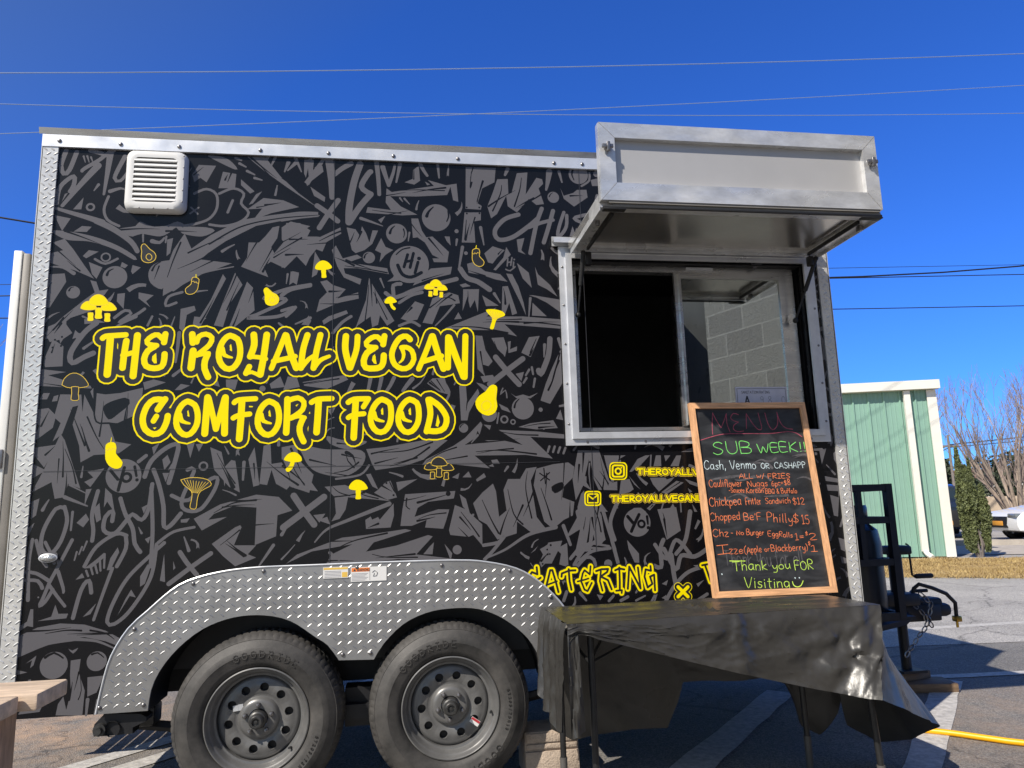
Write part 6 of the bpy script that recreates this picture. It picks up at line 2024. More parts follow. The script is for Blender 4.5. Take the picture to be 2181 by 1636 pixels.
bL 14 2753,1320 2732,1321 2732,1296 2753,1295
bL 14 2732,1309 2750,1308
bL 14 2761,1295 2762,1320 2778,1319 2783,1314 2778,1308 2762,1307 2784,1294
bL 14 2804,1319 2794,1315 2791,1307 2794,1298 2804,1294 2814,1297 2817,1306 2814,1314 2804,1319
bL 14 2824,1318 2836,1305 2849,1317
bL 14 2836,1305 2836,1293
bL 14 2855,1292 2869,1317 2881,1291
bL 14 2860,1301 2876,1300
bL 14 2890,1316 2889,1291 2908,1291
bL 14 2917,1315 2916,1290 2935,1290
bL 14 2942,1314 2955,1289 2968,1313
bL 14 2995,1313 2975,1313 2974,1288 2995,1288
bL 14 2974,1301 2993,1301
bL 14 3027,1308 3021,1311 3012,1311 3005,1306 3002,1299 3006,1291 3014,1287 3024,1288 3028,1293 3028,1298 3018,1298
bL 14 3034,1286 3048,1311 3060,1285
bL 14 3039,1295 3056,1295
bL 14 3068,1285 3069,1310 3091,1285 3092,1309
yL 7 2669,1322 2695,1322
yL 7 2682,1322 2681,1298
yL 7 2702,1297 2703,1322
yL 7 2724,1296 2725,1321
yL 7 2703,1310 2724,1309
yL 7 2753,1320 2732,1321 2732,1296 2753,1295
yL 7 2732,1309 2750,1308
yL 7 2761,1295 2762,1320 2778,1319 2783,1314 2778,1308 2762,1307 2784,1294
yL 7 2804,1319 2794,1315 2791,1307 2794,1298 2804,1294 2814,1297 2817,1306 2814,1314 2804,1319
yL 7 2824,1318 2836,1305 2849,1317
yL 7 2836,1305 2836,1293
yL 7 2855,1292 2869,1317 2881,1291
yL 7 2860,1301 2876,1300
yL 7 2890,1316 2889,1291 2908,1291
yL 7 2917,1315 2916,1290 2935,1290
yL 7 2942,1314 2955,1289 2968,1313
yL 7 2995,1313 2975,1313 2974,1288 2995,1288
yL 7 2974,1301 2993,1301
yL 7 3027,1308 3021,1311 3012,1311 3005,1306 3002,1299 3006,1291 3014,1287 3024,1288 3028,1293 3028,1298 3018,1298
yL 7 3034,1286 3048,1311 3060,1285
yL 7 3039,1295 3056,1295
yL 7 3068,1285 3069,1310 3091,1285 3092,1309
oL 18 2536,1200 2561,1200
oL 18 2549,1200 2548,1175
oL 18 2568,1175 2569,1200
oL 18 2589,1174 2590,1199
oL 18 2569,1188 2590,1187
oL 18 2617,1199 2597,1199 2597,1174 2617,1174
oL 18 2597,1187 2615,1187
oL 18 2626,1174 2626,1199 2641,1198 2646,1193 2642,1187 2626,1186 2648,1173
oL 18 2667,1198 2658,1194 2654,1186 2657,1177 2667,1173 2677,1177 2680,1185 2677,1194 2667,1198
oL 18 2687,1198 2699,1185 2711,1197
oL 18 2699,1185 2698,1172
oL 18 2717,1172 2730,1197 2742,1172
oL 18 2722,1181 2738,1181
oL 18 2751,1196 2750,1171 2769,1171
oL 18 2777,1196 2776,1171 2795,1171
oL 18 2802,1195 2814,1170 2827,1195
oL 18 2853,1195 2833,1195 2833,1170 2853,1170
oL 18 2833,1183 2851,1183
oL 18 2884,1190 2878,1194 2870,1193 2863,1188 2860,1181 2864,1173 2872,1169 2881,1171 2885,1175 2886,1180 2876,1180
oL 18 2892,1169 2905,1194 2917,1168
oL 18 2896,1178 2912,1177
oL 18 2924,1168 2925,1193 2947,1168 2948,1193
oL 18 2957,1193 2956,1168 2975,1168
bL 14 2536,1200 2561,1200
bL 14 2549,1200 2548,1175
bL 14 2568,1175 2569,1200
bL 14 2589,1174 2590,1199
bL 14 2569,1188 2590,1187
bL 14 2617,1199 2597,1199 2597,1174 2617,1174
bL 14 2597,1187 2615,1187
bL 14 2626,1174 2626,1199 2641,1198 2646,1193 2642,1187 2626,1186 2648,1173
bL 14 2667,1198 2658,1194 2654,1186 2657,1177 2667,1173 2677,1177 2680,1185 2677,1194 2667,1198
bL 14 2687,1198 2699,1185 2711,1197
bL 14 2699,1185 2698,1172
bL 14 2717,1172 2730,1197 2742,1172
bL 14 2722,1181 2738,1181
bL 14 2751,1196 2750,1171 2769,1171
bL 14 2777,1196 2776,1171 2795,1171
bL 14 2802,1195 2814,1170 2827,1195
bL 14 2853,1195 2833,1195 2833,1170 2853,1170
bL 14 2833,1183 2851,1183
bL 14 2884,1190 2878,1194 2870,1193 2863,1188 2860,1181 2864,1173 2872,1169 2881,1171 2885,1175 2886,1180 2876,1180
bL 14 2892,1169 2905,1194 2917,1168
bL 14 2896,1178 2912,1177
bL 14 2924,1168 2925,1193 2947,1168 2948,1193
bL 14 2957,1193 2956,1168 2975,1168
yL 7 2536,1200 2561,1200
yL 7 2549,1200 2548,1175
yL 7 2568,1175 2569,1200
yL 7 2589,1174 2590,1199
yL 7 2569,1188 2590,1187
yL 7 2617,1199 2597,1199 2597,1174 2617,1174
yL 7 2597,1187 2615,1187
yL 7 2626,1174 2626,1199 2641,1198 2646,1193 2642,1187 2626,1186 2648,1173
yL 7 2667,1198 2658,1194 2654,1186 2657,1177 2667,1173 2677,1177 2680,1185 2677,1194 2667,1198
yL 7 2687,1198 2699,1185 2711,1197
yL 7 2699,1185 2698,1172
yL 7 2717,1172 2730,1197 2742,1172
yL 7 2722,1181 2738,1181
yL 7 2751,1196 2750,1171 2769,1171
yL 7 2777,1196 2776,1171 2795,1171
yL 7 2802,1195 2814,1170 2827,1195
yL 7 2853,1195 2833,1195 2833,1170 2853,1170
yL 7 2833,1183 2851,1183
yL 7 2884,1190 2878,1194 2870,1193 2863,1188 2860,1181 2864,1173 2872,1169 2881,1171 2885,1175 2886,1180 2876,1180
yL 7 2892,1169 2905,1194 2917,1168
yL 7 2896,1178 2912,1177
yL 7 2924,1168 2925,1193 2947,1168 2948,1193
yL 7 2957,1193 2956,1168 2975,1168
"""
CHALK = """
xT 2.0,14 241,587 304,594 318,577
xT 2.0,14 475,613 544,628 571,594
xT 2.0,14 254,520 314,532 343,513
xT 2.0,14 167,517 201,514 265,530
xT 2.0,14 116,431 181,451 228,421
xT 2.0,14 308,608 359,601 386,615
xT 2.0,14 44,517 70,523 166,532
xT 2.0,14 477,515 522,521 586,490
xT 2.0,14 54,428 84,427 165,416
xT 2.0,14 470,623 520,630 596,633
xT 2.0,14 299,436 342,436 419,438
xT 2.0,14 504,643 562,651 630,653
xT 2.0,14 140,537 170,534 224,537
xT 2.0,14 267,593 320,608 361,570
xT 5.0,3.0 440,194 441,131 445,125
xT 5.0,3.0 428,189 427,126 431,118
xT 5.0,3.0 417,153 409,159 401,152 398,136 402,124 409,123 415,136 417,159 416,128 418,122
xT 5.0,3.0 360,147 365,161 372,161
xT 5.0,3.0 360,166 360,122
xT 5.0,3.0 345,157 338,150 334,137 336,125 342,117 350,124 353,137 351,154 345,159
xT 5.0,3.0 311,163 323,164
xT 5.0,3.0 324,181 319,189 316,179 318,125
xT 5.0,3.0 287,158 288,125 290,119
xT 5.0,3.0 270,160 271,132 277,121 283,124 287,139
xT 5.0,3.0 252,161 246,155 244,139 248,126 254,120 261,125 263,138 259,155 252,162
xT 5.0,3.0 241,176 236,116 229,102 221,108
xT 5.0,3.0 223,176 225,149 231,143 238,159
xT 5.0,3.0 194,163 180,145 195,124
xT 5.0,3.0 180,190 179,126
xT 5.0,3.0 155,149 163,164 171,162 171,147 169,122
xT 5.0,3.0 157,167 153,122
xT 5.0,3.0 143,162 135,171 128,163 126,146 130,132 136,132 142,145 143,168 143,139 146,131
xT 5.0,3.0 102,150 109,167 117,162 118,152 118,128
xT 5.0,3.0 104,192 101,129
xT 5.0,3.0 79,197 80,131
xT 5.0,3.0 66,198 92,197
rT 3.2,3.2 87,735 91,783 101,839
rT 3.2,3.2 101,837 118,795 134,766
rT 3.2,3.2 134,766 156,806 169,835
rT 3.2,3.2 169,835 166,786 176,745
rT 3.2,3.2 230,829 206,836 188,814 203,799 225,793
rT 3.2,3.2 225,793 200,778 195,758 214,746 244,749
rT 3.2,3.2 261,761 265,797 270,834
rT 3.2,3.2 270,834 298,781 323,754 339,762 335,804 331,837
rT 3.2,3.2 366,837 374,784 392,753 418,771 428,804 428,840
rT 3.2,3.2 428,840 438,791 459,763 496,754
rT 3.2,3.2 22,707 105,729 159,736 266,736 375,735 468,743 510,736 538,717
gT 3.4,2.8 127,689 113,696 94,694 83,683 92,673 116,664 127,654 118,642 98,637 79,646
gT 3.4,2.8 146,699 148,660 161,642 179,640 194,648 200,663 198,700
gT 3.4,2.8 217,640 215,697 254,695 263,684 251,672 216,670 260,667 270,655 259,642 217,641
gT 3.4,2.8 301,684 317,641 330,672 345,643 359,685
gT 3.4,2.8 405,688 370,688 371,644 406,645
gT 3.4,2.8 370,668 401,668
gT 3.4,2.8 450,692 415,693 417,645 452,646
gT 3.4,2.8 416,670 447,669
gT 3.4,2.8 466,644 466,691
gT 3.4,2.8 501,691 468,666 504,645
gT 3.4,2.8 522,689 521,658
gT 3.4,2.8 520,646 522,647
gT 3.4,2.8 543,690 543,658
gT 3.4,2.8 542,646 544,647
wT 2.9,2.4 49,603 44,609 36,609 29,599 26,588 28,577 36,569 44,570 49,576
wT 2.9,2.4 72,588 65,591 58,587 56,578 59,570 66,570 71,577 72,590 72,573 74,568
wT 2.9,2.4 95,585 88,588 83,585 86,580 92,576 93,571 88,567 80,570
wT 2.9,2.4 103,609 102,567
wT 2.9,2.4 102,582 109,591 116,589 117,581 117,566
wT 2.9,2.4 128,571 127,560
wT 2.9,2.4 153,608 165,567 177,608
wT 2.9,2.4 183,579 198,580 197,588 191,592 185,588 183,578 187,567 193,565 200,570
wT 2.9,2.4 209,592 208,570
wT 2.9,2.4 208,583 215,591 222,589 223,583 223,569
wT 2.9,2.4 233,592 232,569
wT 2.9,2.4 232,583 238,592 243,590 243,569
wT 2.9,2.4 244,583 250,592 255,590 255,568
wT 2.9,2.4 271,589 264,585 262,578 265,569 272,566 278,570 280,578 277,586 271,589
wT 2.9,2.4 317,593 310,588 307,580 309,571 317,567 324,572 326,580 324,589 317,592
wT 2.9,2.4 332,567 332,590 343,590 347,586 344,581 332,579 348,567
wT 2.6,2.1 394,590 390,595 383,595 377,589 375,581 377,572 383,567 390,567 394,572
wT 2.6,2.1 399,567 409,593 419,566
wT 2.6,2.1 403,576 415,576
wT 2.6,2.1 441,591 437,594 430,594 426,589 429,583 437,579 440,574 437,568 430,566 424,571
wT 2.6,2.1 446,566 447,592
wT 2.6,2.1 463,566 463,592
wT 2.6,2.1 447,580 463,579
wT 2.6,2.1 469,566 477,596 488,566
wT 2.6,2.1 472,577 484,576
wT 2.6,2.1 494,566 493,594 505,593 509,588 506,581 494,580
wT 2.6,2.1 517,566 515,594 527,594 531,588 528,582 516,580
fT 2.9,2.4 191,524 203,545 213,523
fT 2.9,2.4 196,531 209,531
fT 2.9,2.4 219,545 219,523 235,523
fT 2.9,2.4 243,544 241,522 257,522
fT 2.9,2.4 278,536 283,523 288,532 293,523 299,536
fT 2.9,2.4 304,519 315,543
fT 2.9,2.4 335,520 335,541 352,540
fT 2.9,2.4 335,531 349,530
fT 2.9,2.4 359,519 360,543 372,542 377,538 373,533 359,531 377,519
fT 2.9,2.4 389,518 391,541
fT 2.9,2.4 384,541 398,541
fT 2.9,2.4 382,519 397,518
fT 2.9,2.4 420,541 403,542 402,520 419,519
fT 2.9,2.4 403,531 418,531
fT 2.9,2.4 444,536 439,540 432,539 428,535 431,531 439,528 443,524 439,520 432,518 426,521
fT 2.9,2.4 55,513 51,518 45,518 40,511 39,501 41,491 47,485 53,486 56,491
fT 2.9,2.4 72,502 67,505 62,501 61,493 64,487 68,486 72,493 72,504 72,490 74,485
fT 2.9,2.4 79,505 79,492 82,487 86,488 90,496
fT 2.9,2.4 90,505 90,489 91,486
fT 2.9,2.4 96,519 97,490 99,487
fT 2.9,2.4 106,506 106,487
fT 2.9,2.4 106,513 106,513
fT 2.9,2.4 124,517 121,519 118,515 116,486
fT 2.9,2.4 114,506 122,506
fT 2.9,2.4 128,518 128,487 130,484
fT 2.9,2.4 141,503 137,500 135,494 137,487 141,484 146,487 147,493 145,500 141,503
fT 2.9,2.4 151,504 156,485 160,499 164,485 168,505
fT 2.9,2.4 173,494 184,496 183,502 179,504 175,501 173,493 176,487 180,485 185,488
fT 2.9,2.4 192,505 191,486
fT 2.9,2.4 191,497 195,504 199,504
fT 2.9,2.4 228,483 227,509 246,483 245,510
fT 2.9,2.4 253,498 254,487 258,483 263,484 266,491
fT 2.9,2.4 267,498 267,485 268,482
fT 2.9,2.4 286,498 280,501 274,498 273,491 276,485 282,486 286,492 287,500 286,478 282,473 274,476
fT 2.9,2.4 306,498 300,501 294,497 293,491 297,485 303,485 307,492 307,500 307,477 303,473 295,475
fT 2.9,2.4 325,499 320,501 315,498 318,494 323,492 325,488 320,484 314,486
fT 2.7,2.2 356,506 350,501 347,492 348,486 353,483 357,485 358,491 355,495 349,494 347,490
fT 2.7,2.2 364,497 364,473
fT 2.7,2.2 364,492 368,497 373,495 375,490 372,483 368,482 364,486
fT 2.7,2.2 389,498 385,500 380,498 379,492 382,487 386,486 390,488
fT 2.7,2.2 395,493 404,495
fT 2.7,2.2 394,499 404,500
fT 2.7,2.2 422,504 418,506 413,505 411,502 413,498 420,496 423,492 421,488 415,487 410,489
fT 2.7,2.2 416,510 417,483
fT 2.7,2.2 433,501 429,505 429,511 433,513 438,511 438,505 433,501 428,496 428,491 434,487 440,491 439,497 433,501
fT 2.6,2.1 132,467 138,468
fT 2.6,2.1 150,477 148,480 144,479 142,475 143,471 148,468 150,464 148,459 144,458 141,461
fT 2.6,2.1 161,470 158,472 154,469 153,464 155,459 158,459 161,463 161,471 161,461 162,458
fT 2.6,2.1 166,471 166,462 168,458 171,459 173,465
fT 2.6,2.1 173,471 173,460 174,457
fT 2.6,2.1 184,467 181,470 178,467 176,463 178,458 181,456 184,458
fT 2.6,2.1 188,464 195,465 194,470 192,472 189,469 187,464 189,459 192,458 195,460
fT 2.6,2.1 205,467 201,469 199,466 200,464 203,462 204,458 202,456 198,457
fT 2.6,2.1 209,466 210,467
fT 2.6,2.1 209,458 210,459
fT 2.7,2.2 217,453 218,479
fT 2.7,2.2 230,479 218,465 231,453
fT 2.7,2.2 240,470 236,466 234,461 236,455 240,454 244,456 245,462 244,467 240,470
fT 2.7,2.2 250,468 250,452
fT 2.7,2.2 250,461 253,467 257,467
fT 2.7,2.2 261,462 271,463 269,469 266,471 262,468 261,462 263,455 267,454 272,457
fT 2.7,2.2 286,466 282,468 277,465 276,459 278,454 282,454 286,459 286,467 286,456 287,453
fT 2.7,2.2 291,468 292,453
fT 2.7,2.2 291,462 295,467 299,466 301,462 301,453
fT 2.6,2.1 311,448 312,472 320,471 322,466 319,462 312,461 321,460 323,455 320,450 311,448
fT 2.6,2.1 326,448 327,470 336,469 337,465 335,460 327,460 336,459 338,454 335,449 326,449
fT 2.6,2.1 349,470 344,466 342,459 343,452 348,448 353,452 355,459 354,467 349,470
fT 2.6,2.1 350,454 355,447
fT 2.6,2.1 378,448 369,465 370,469 373,470 374,466 367,455 369,449 373,448 377,456
fT 2.6,2.1 390,448 389,472 398,471 399,466 397,462 389,460 399,460 401,455 399,449 390,448
fT 2.6,2.1 406,461 406,452 408,448 411,449 414,454
fT 2.6,2.1 414,461 414,450 415,448
fT 2.6,2.1 424,468 422,469 420,467 420,447
fT 2.6,2.1 417,461 424,460
fT 2.6,2.1 434,469 432,471 430,468 430,449
fT 2.6,2.1 427,462 434,462
fT 2.6,2.1 446,458 442,460 438,458 438,453 440,448 443,448 446,452 446,460 446,450 448,447
fT 2.6,2.1 453,470 452,450 454,448
fT 2.6,2.1 463,460 459,458 458,453 459,449 462,447 466,449 467,453 466,458 463,460
fT 3.0,2.5 49,430 45,436 38,436 31,427 29,416 31,404 38,397 45,398 50,404
fT 3.0,2.5 57,436 56,397
fT 3.0,2.5 56,411 62,419 68,419 69,411 69,397
fT 3.0,2.5 79,424 78,399
fT 3.0,2.5 80,434 80,435
fT 3.0,2.5 100,419 94,423 88,419 86,410 89,402 95,400 100,404
fT 3.0,2.5 108,438 107,399
fT 3.0,2.5 119,423 108,410 120,399
fT 3.0,2.5 126,421 127,385
fT 3.0,2.5 126,413 132,421 138,417 140,409 137,400 131,399 126,404
fT 3.0,2.5 146,412 160,414 158,422 153,425 148,421 146,411 149,402 155,399 161,404
fT 3.0,2.5 182,422 175,427 169,421 167,411 170,402 176,403 181,411 182,425 181,406 183,401
fT 2.7,2.2 206,399 206,431 216,431
fT 2.7,2.2 206,416 215,416
fT 2.7,2.2 220,419 221,400
fT 2.7,2.2 221,411 223,418 227,418
fT 2.7,2.2 233,419 233,400
fT 2.7,2.2 233,428 233,428
fT 2.7,2.2 241,428 242,404 244,402
fT 2.7,2.2 238,420 245,421
fT 2.7,2.2 254,430 253,404 255,401
fT 2.7,2.2 250,421 257,421
fT 2.7,2.2 261,409 269,411 268,418 265,421 262,417 260,409 262,402 266,399 270,403
fT 2.7,2.2 274,419 275,399
fT 2.7,2.2 274,411 277,418 280,418
fT 2.6,2.1 317,424 313,428 307,427 304,423 307,418 313,414 316,410 314,404 308,402 303,406
fT 2.6,2.1 332,415 327,417 322,414 321,407 324,402 328,401 332,407 332,416 332,404 334,400
fT 2.6,2.1 338,418 338,401
fT 2.6,2.1 338,411 342,418 347,417 349,411 349,402
fT 2.6,2.1 365,413 360,416 355,413 354,406 357,401 362,402 365,408
fT 2.6,2.1 364,426 366,400
fT 2.6,2.1 370,419 375,401 379,414 382,402 387,419
fT 2.6,2.1 393,417 393,401
fT 2.6,2.1 394,424 394,425
fT 2.6,2.1 410,416 406,419 401,415 400,409 402,402 406,401 410,404
fT 2.6,2.1 416,428 415,401
fT 2.6,2.1 415,411 420,416 425,416 426,410 426,401
fT 2.7,2.2 456,419 451,422 443,421 440,417 444,412 452,408 456,403 453,397 446,396 440,399
fT 2.7,2.2 447,428 448,391
fT 2.7,2.2 464,420 469,427 469,396
fT 2.7,2.2 463,396 474,396
fT 2.7,2.2 480,418 483,424 490,424 495,418 492,411 480,395 498,395
fT 2.9,2.4 45,361 40,367 34,367 27,359 25,348 27,337 33,331 40,333 45,338
fT 2.9,2.4 51,365 51,331
fT 2.9,2.4 51,344 56,351 63,350 64,344 64,331
fT 2.9,2.4 78,354 73,350 70,343 73,336 78,333 83,336 86,344 83,351 78,354
fT 2.9,2.4 92,353 91,318
fT 2.9,2.4 92,345 98,352 104,350 105,341 101,333 96,331 92,337
fT 2.9,2.4 111,354 112,322
fT 2.9,2.4 112,347 117,354 124,351 125,343 122,336 116,334 112,339
fT 2.9,2.4 132,342 145,344 144,352 139,354 134,350 132,341 135,334 140,332 146,336
fT 2.9,2.4 166,349 160,354 153,350 152,342 155,334 162,335 166,344
fT 2.9,2.4 166,368 166,333
fT 2.9,2.4 187,328 187,362 203,360 206,353 202,347 187,346 205,344 209,337 204,330 187,329
fT 2.9,2.4 217,340 232,341 231,348 225,351 219,347 216,340 219,332 226,330 233,333
fT 2.9,2.4 243,358 242,351
fT 2.9,2.4 251,329 252,361 270,361
fT 2.9,2.4 252,345 267,345
fT 2.9,2.4 299,321 303,362 320,360 324,351 319,342 302,341
fT 2.9,2.4 333,355 331,317
fT 2.9,2.4 331,330 339,338 347,336 348,329 348,315
fT 2.9,2.4 363,338 360,315
fT 2.9,2.4 364,347 364,349
fT 2.9,2.4 379,353 375,318 378,315
fT 2.9,2.4 392,355 390,317 393,313
fT 2.9,2.4 405,332 407,320 413,317 421,324
fT 2.9,2.4 423,331 419,303 412,297 403,300
fT 2.9,2.4 453,342 447,346 436,346 431,341 435,334 447,328 452,321 447,314 437,314 427,318
fT 2.9,2.4 443,354 438,307
fT 2.9,2.4 471,338 476,346 476,304
fT 2.9,2.4 470,304 482,305
fT 2.9,2.4 504,343 490,342 489,326 498,327 505,319 503,308 497,303 488,307
fT 2.9,2.4 52,288 46,293 38,293 30,286 27,276 30,266 38,260 46,260 52,266
fT 2.9,2.4 61,292 60,261
fT 2.9,2.4 60,272 67,279 74,278 76,272 76,261
fT 2.9,2.4 84,278 101,278 83,259 101,259
fT 2.7,2.2 115,274 124,273
fT 2.7,2.2 142,264 142,283 157,264 157,282
fT 2.7,2.2 169,276 164,274 163,270 164,266 169,264 173,265 175,269 173,274 169,276
fT 2.7,2.2 189,263 191,290 201,288 203,283 199,277 190,277 201,275 203,269 199,264 189,263
fT 2.7,2.2 208,276 208,265 211,260 214,261 217,268
fT 2.7,2.2 218,275 217,262 218,260
fT 2.7,2.2 224,276 223,262
fT 2.7,2.2 223,270 227,275 231,275
fT 2.7,2.2 246,272 241,276 236,273 235,267 237,261 242,262 245,267 246,274 245,254 241,250 235,252
fT 2.7,2.2 251,267 260,268 259,273 256,276 252,273 250,267 252,260 257,259 261,262
fT 2.7,2.2 267,274 266,260
fT 2.7,2.2 266,268 270,273 274,273
fT 2.6,2.1 308,277 294,277 293,255 307,253
fT 2.6,2.1 294,267 305,265
fT 2.6,2.1 324,263 320,267 314,264 313,259 315,254 320,254 324,259 325,265 323,247 318,244 312,246
fT 2.6,2.1 341,262 336,265 331,263 329,258 332,253 337,253 341,258 341,264 340,246 336,243 330,245
fT 2.6,2.1 347,251 350,273 360,272 363,267 359,262 349,262 361,249
fT 2.6,2.1 373,260 368,258 366,254 368,249 372,247 376,248 378,253 377,258 373,260
fT 2.6,2.1 386,270 384,249 386,247
fT 2.6,2.1 395,268 394,248 396,247
fT 2.6,2.1 411,255 407,257 403,255 405,252 409,250 410,247 406,244 401,247
fT 2.9,2.4 425,257 432,263 431,233
fT 2.9,2.4 424,232 439,233
fT 2.9,2.4 447,242 464,243
fT 2.9,2.4 447,249 464,250
fT 2.4,2.0 487,264 484,266 480,266 478,264 479,261 485,259 487,256 485,253 480,253 476,254
fT 2.4,2.0 483,270 481,250
fT 2.9,2.4 495,255 503,259 517,259 525,253 519,246 495,231 529,231
fT 3.0,2.5 66,183 65,221
fT 3.0,2.5 39,220 92,223
fT 3.0,2.5 39,181 93,185
fT 2.9,2.4 96,202 112,202 94,183 112,182
fT 2.9,2.4 118,202 134,201 118,181 135,182
fT 2.9,2.4 142,191 158,192 157,198 151,200 145,197 142,191 145,183 152,182 159,185
fT 2.9,2.4 177,215 169,205 167,194 169,184 175,176
fT 2.7,2.2 181,182 188,208 196,182
fT 2.7,2.2 183,191 193,191
fT 2.7,2.2 200,200 202,173
fT 2.7,2.2 200,195 204,200 209,199 210,192 208,185 204,183 201,188
fT 2.7,2.2 216,201 217,174
fT 2.7,2.2 216,196 220,201 225,199 226,193 224,186 220,184 216,189
fT 2.7,2.2 231,213 233,188 235,186
fT 2.7,2.2 240,193 249,194 248,200 245,202 241,199 239,192 242,185 246,184 250,188
fT 2.7,2.2 271,198 266,196 265,192 267,188 271,186 275,188 277,192 275,196 271,198
fT 2.7,2.2 282,199 282,187
fT 2.7,2.2 282,194 285,198 290,198
fT 2.7,2.2 298,186 297,215 310,213 312,208 309,202 298,201 311,200 315,194 311,187 298,186
fT 2.7,2.2 324,213 322,187 325,185
fT 2.7,2.2 343,201 337,205 332,201 330,194 333,187 338,187 342,193 343,203 343,190 345,186
fT 2.7,2.2 362,200 357,203 352,200 349,193 351,187 356,184 361,188
fT 2.7,2.2 367,214 367,184
fT 2.7,2.2 377,202 368,193 379,184
fT 2.7,2.2 386,215 384,183 391,184 397,189 396,198 391,202 385,197
fT 2.7,2.2 402,194 414,195 413,201 409,204 404,201 402,194 405,186 410,185 415,188
fT 2.7,2.2 422,202 421,184
fT 2.7,2.2 421,194 425,201 430,201
fT 2.7,2.2 436,203 436,185
fT 2.7,2.2 436,195 440,201 445,202
fT 2.7,2.2 452,200 453,190 458,188 463,194
fT 2.7,2.2 464,200 462,178 458,173 451,174
fT 2.7,2.2 470,214 475,205 476,196 474,187 469,180
fT 2.4,2.0 493,220 490,222 486,221 484,219 485,216 490,214 492,211 490,208 486,208 482,210
fT 2.4,2.0 488,225 487,205
fT 2.9,2.4 495,201 508,205 507,178
fT 2.9,2.4 492,178 523,178
lT 3.2,2.6 103,146 136,146
lT 3.2,2.6 120,146 119,106
lT 3.2,2.6 147,152 146,108
lT 3.2,2.6 146,123 154,132 164,131 166,123 166,107
lT 3.2,2.6 200,131 191,134 181,129 177,119 182,110 190,109 198,118 200,132 199,113 202,108
lT 3.2,2.6 211,130 211,106
lT 3.2,2.6 211,120 219,129 229,127 231,120 231,106
lT 3.2,2.6 243,146 243,106
lT 3.2,2.6 262,130 244,117 264,106
lT 3.2,2.6 293,123 296,112 304,110 312,117
lT 3.2,2.6 314,123 312,99 305,93 294,94
lT 3.2,2.6 333,126 325,122 322,115 326,108 334,106 343,109 345,116 341,124 333,126
lT 3.2,2.6 355,127 356,113 362,107 370,110 375,118
lT 3.2,2.6 375,128 376,111 378,108
lT 3.2,2.6 400,99 401,141 422,140
lT 3.2,2.6 400,121 418,120
lT 3.2,2.6 442,136 431,130 428,117 431,104 442,98 452,104 456,117 452,130 442,137
lT 3.2,2.6 465,100 466,143 483,142 488,133 483,124 466,122 488,100
lT 3.2,2.6 150,77 164,31 185,76
lT 3.2,2.6 197,58 195,30
lT 3.2,2.6 197,68 198,69
lT 3.2,2.6 229,53 220,56 212,52 216,45 226,41 228,35 219,29 209,33
lT 3.2,2.6 243,51 243,28
lT 3.2,2.6 243,61 244,63
lT 3.2,2.6 267,67 265,30 271,25
lT 3.2,2.6 258,55 276,54
lT 3.2,2.6 290,51 288,25
lT 3.2,2.6 291,62 291,63
lT 3.2,2.6 303,52 303,27
lT 3.2,2.6 303,42 311,51 322,49 324,41 325,25
lT 3.2,2.6 359,47 349,52 338,48 336,38 342,27 352,29 359,38 359,50 359,15 351,9 338,12
lT 4.0,4.0 377,49 381,33 397,25 416,31 429,50
lT 4.0,4.0 91,151 164,148
wT 5.0,5.0 392,65 394,64
wT 5.0,5.0 413,65 414,64
wT 5.0,5.0 46,96 47,94
"""

# ------------------------------------------------------------------ ground and setting
g = MB(); g.add([(-150, -150, 0), (250, -150, 0), (250, 250, 0), (-150, 250, 0)], [(0, 1, 2, 3)])
struct(g.build('ground', 'asphalt'))
def sheet(name, mat, pts, z):
    m = MB(); m.add([(x, y, z) for x, y in pts], [list(range(len(pts)))]); return struct(m.build(name, mat))
def stripe(a, b, w, name='parking_line'):
    a, b = Vector(a), Vector(b); d = (b-a).normalized(); n = Vector((-d.y, d.x))*w/2
    nn = 14; L = []; Rr = []
    for i in range(nn+1):
        p = a.lerp(b, i/nn); j = random.uniform(-.012, .012)
        L.append(p+n*(1+j*9)); Rr.append(p-n*(1+random.uniform(-.1, .1)))
    return sheet(name, 'stripe', [(p.x, p.y) for p in L+Rr[::-1]], 0.004)
D48 = Vector((0.667, 0.745))
def diag(x, y, s0, s1, w): p = Vector((x, y)); stripe(p+D48*s0, p+D48*s1, w)
diag(0.03, 0.70, -1.6, 2.2, 0.12); diag(0.31, 0.66, -1.6, 2.4, 0.12)
diag(2.85, 0.015, -1.2, 1.55, 0.17)
diag(3.86, -0.15, -1.1, 1.75, 0.15)
diag(1.64, 0.0, -1.2, 2.0, 0.15)
stripe((4.95, 1.27), (8.5, 0.95), 0.10)
stripe((5.0, 2.93), (13.0, 3.05), 0.11)
stripe((4.62, -0.62), (5.3, -0.78), 0.16)

sheet('road', 'asphalt_pale', [(-40, 30), (5.0, 2.3), (7.0, 2.1), (9.0, 2.2), (13.0, 2.0), (60, 1.6), (60, 60), (-40, 60)], 0.003)
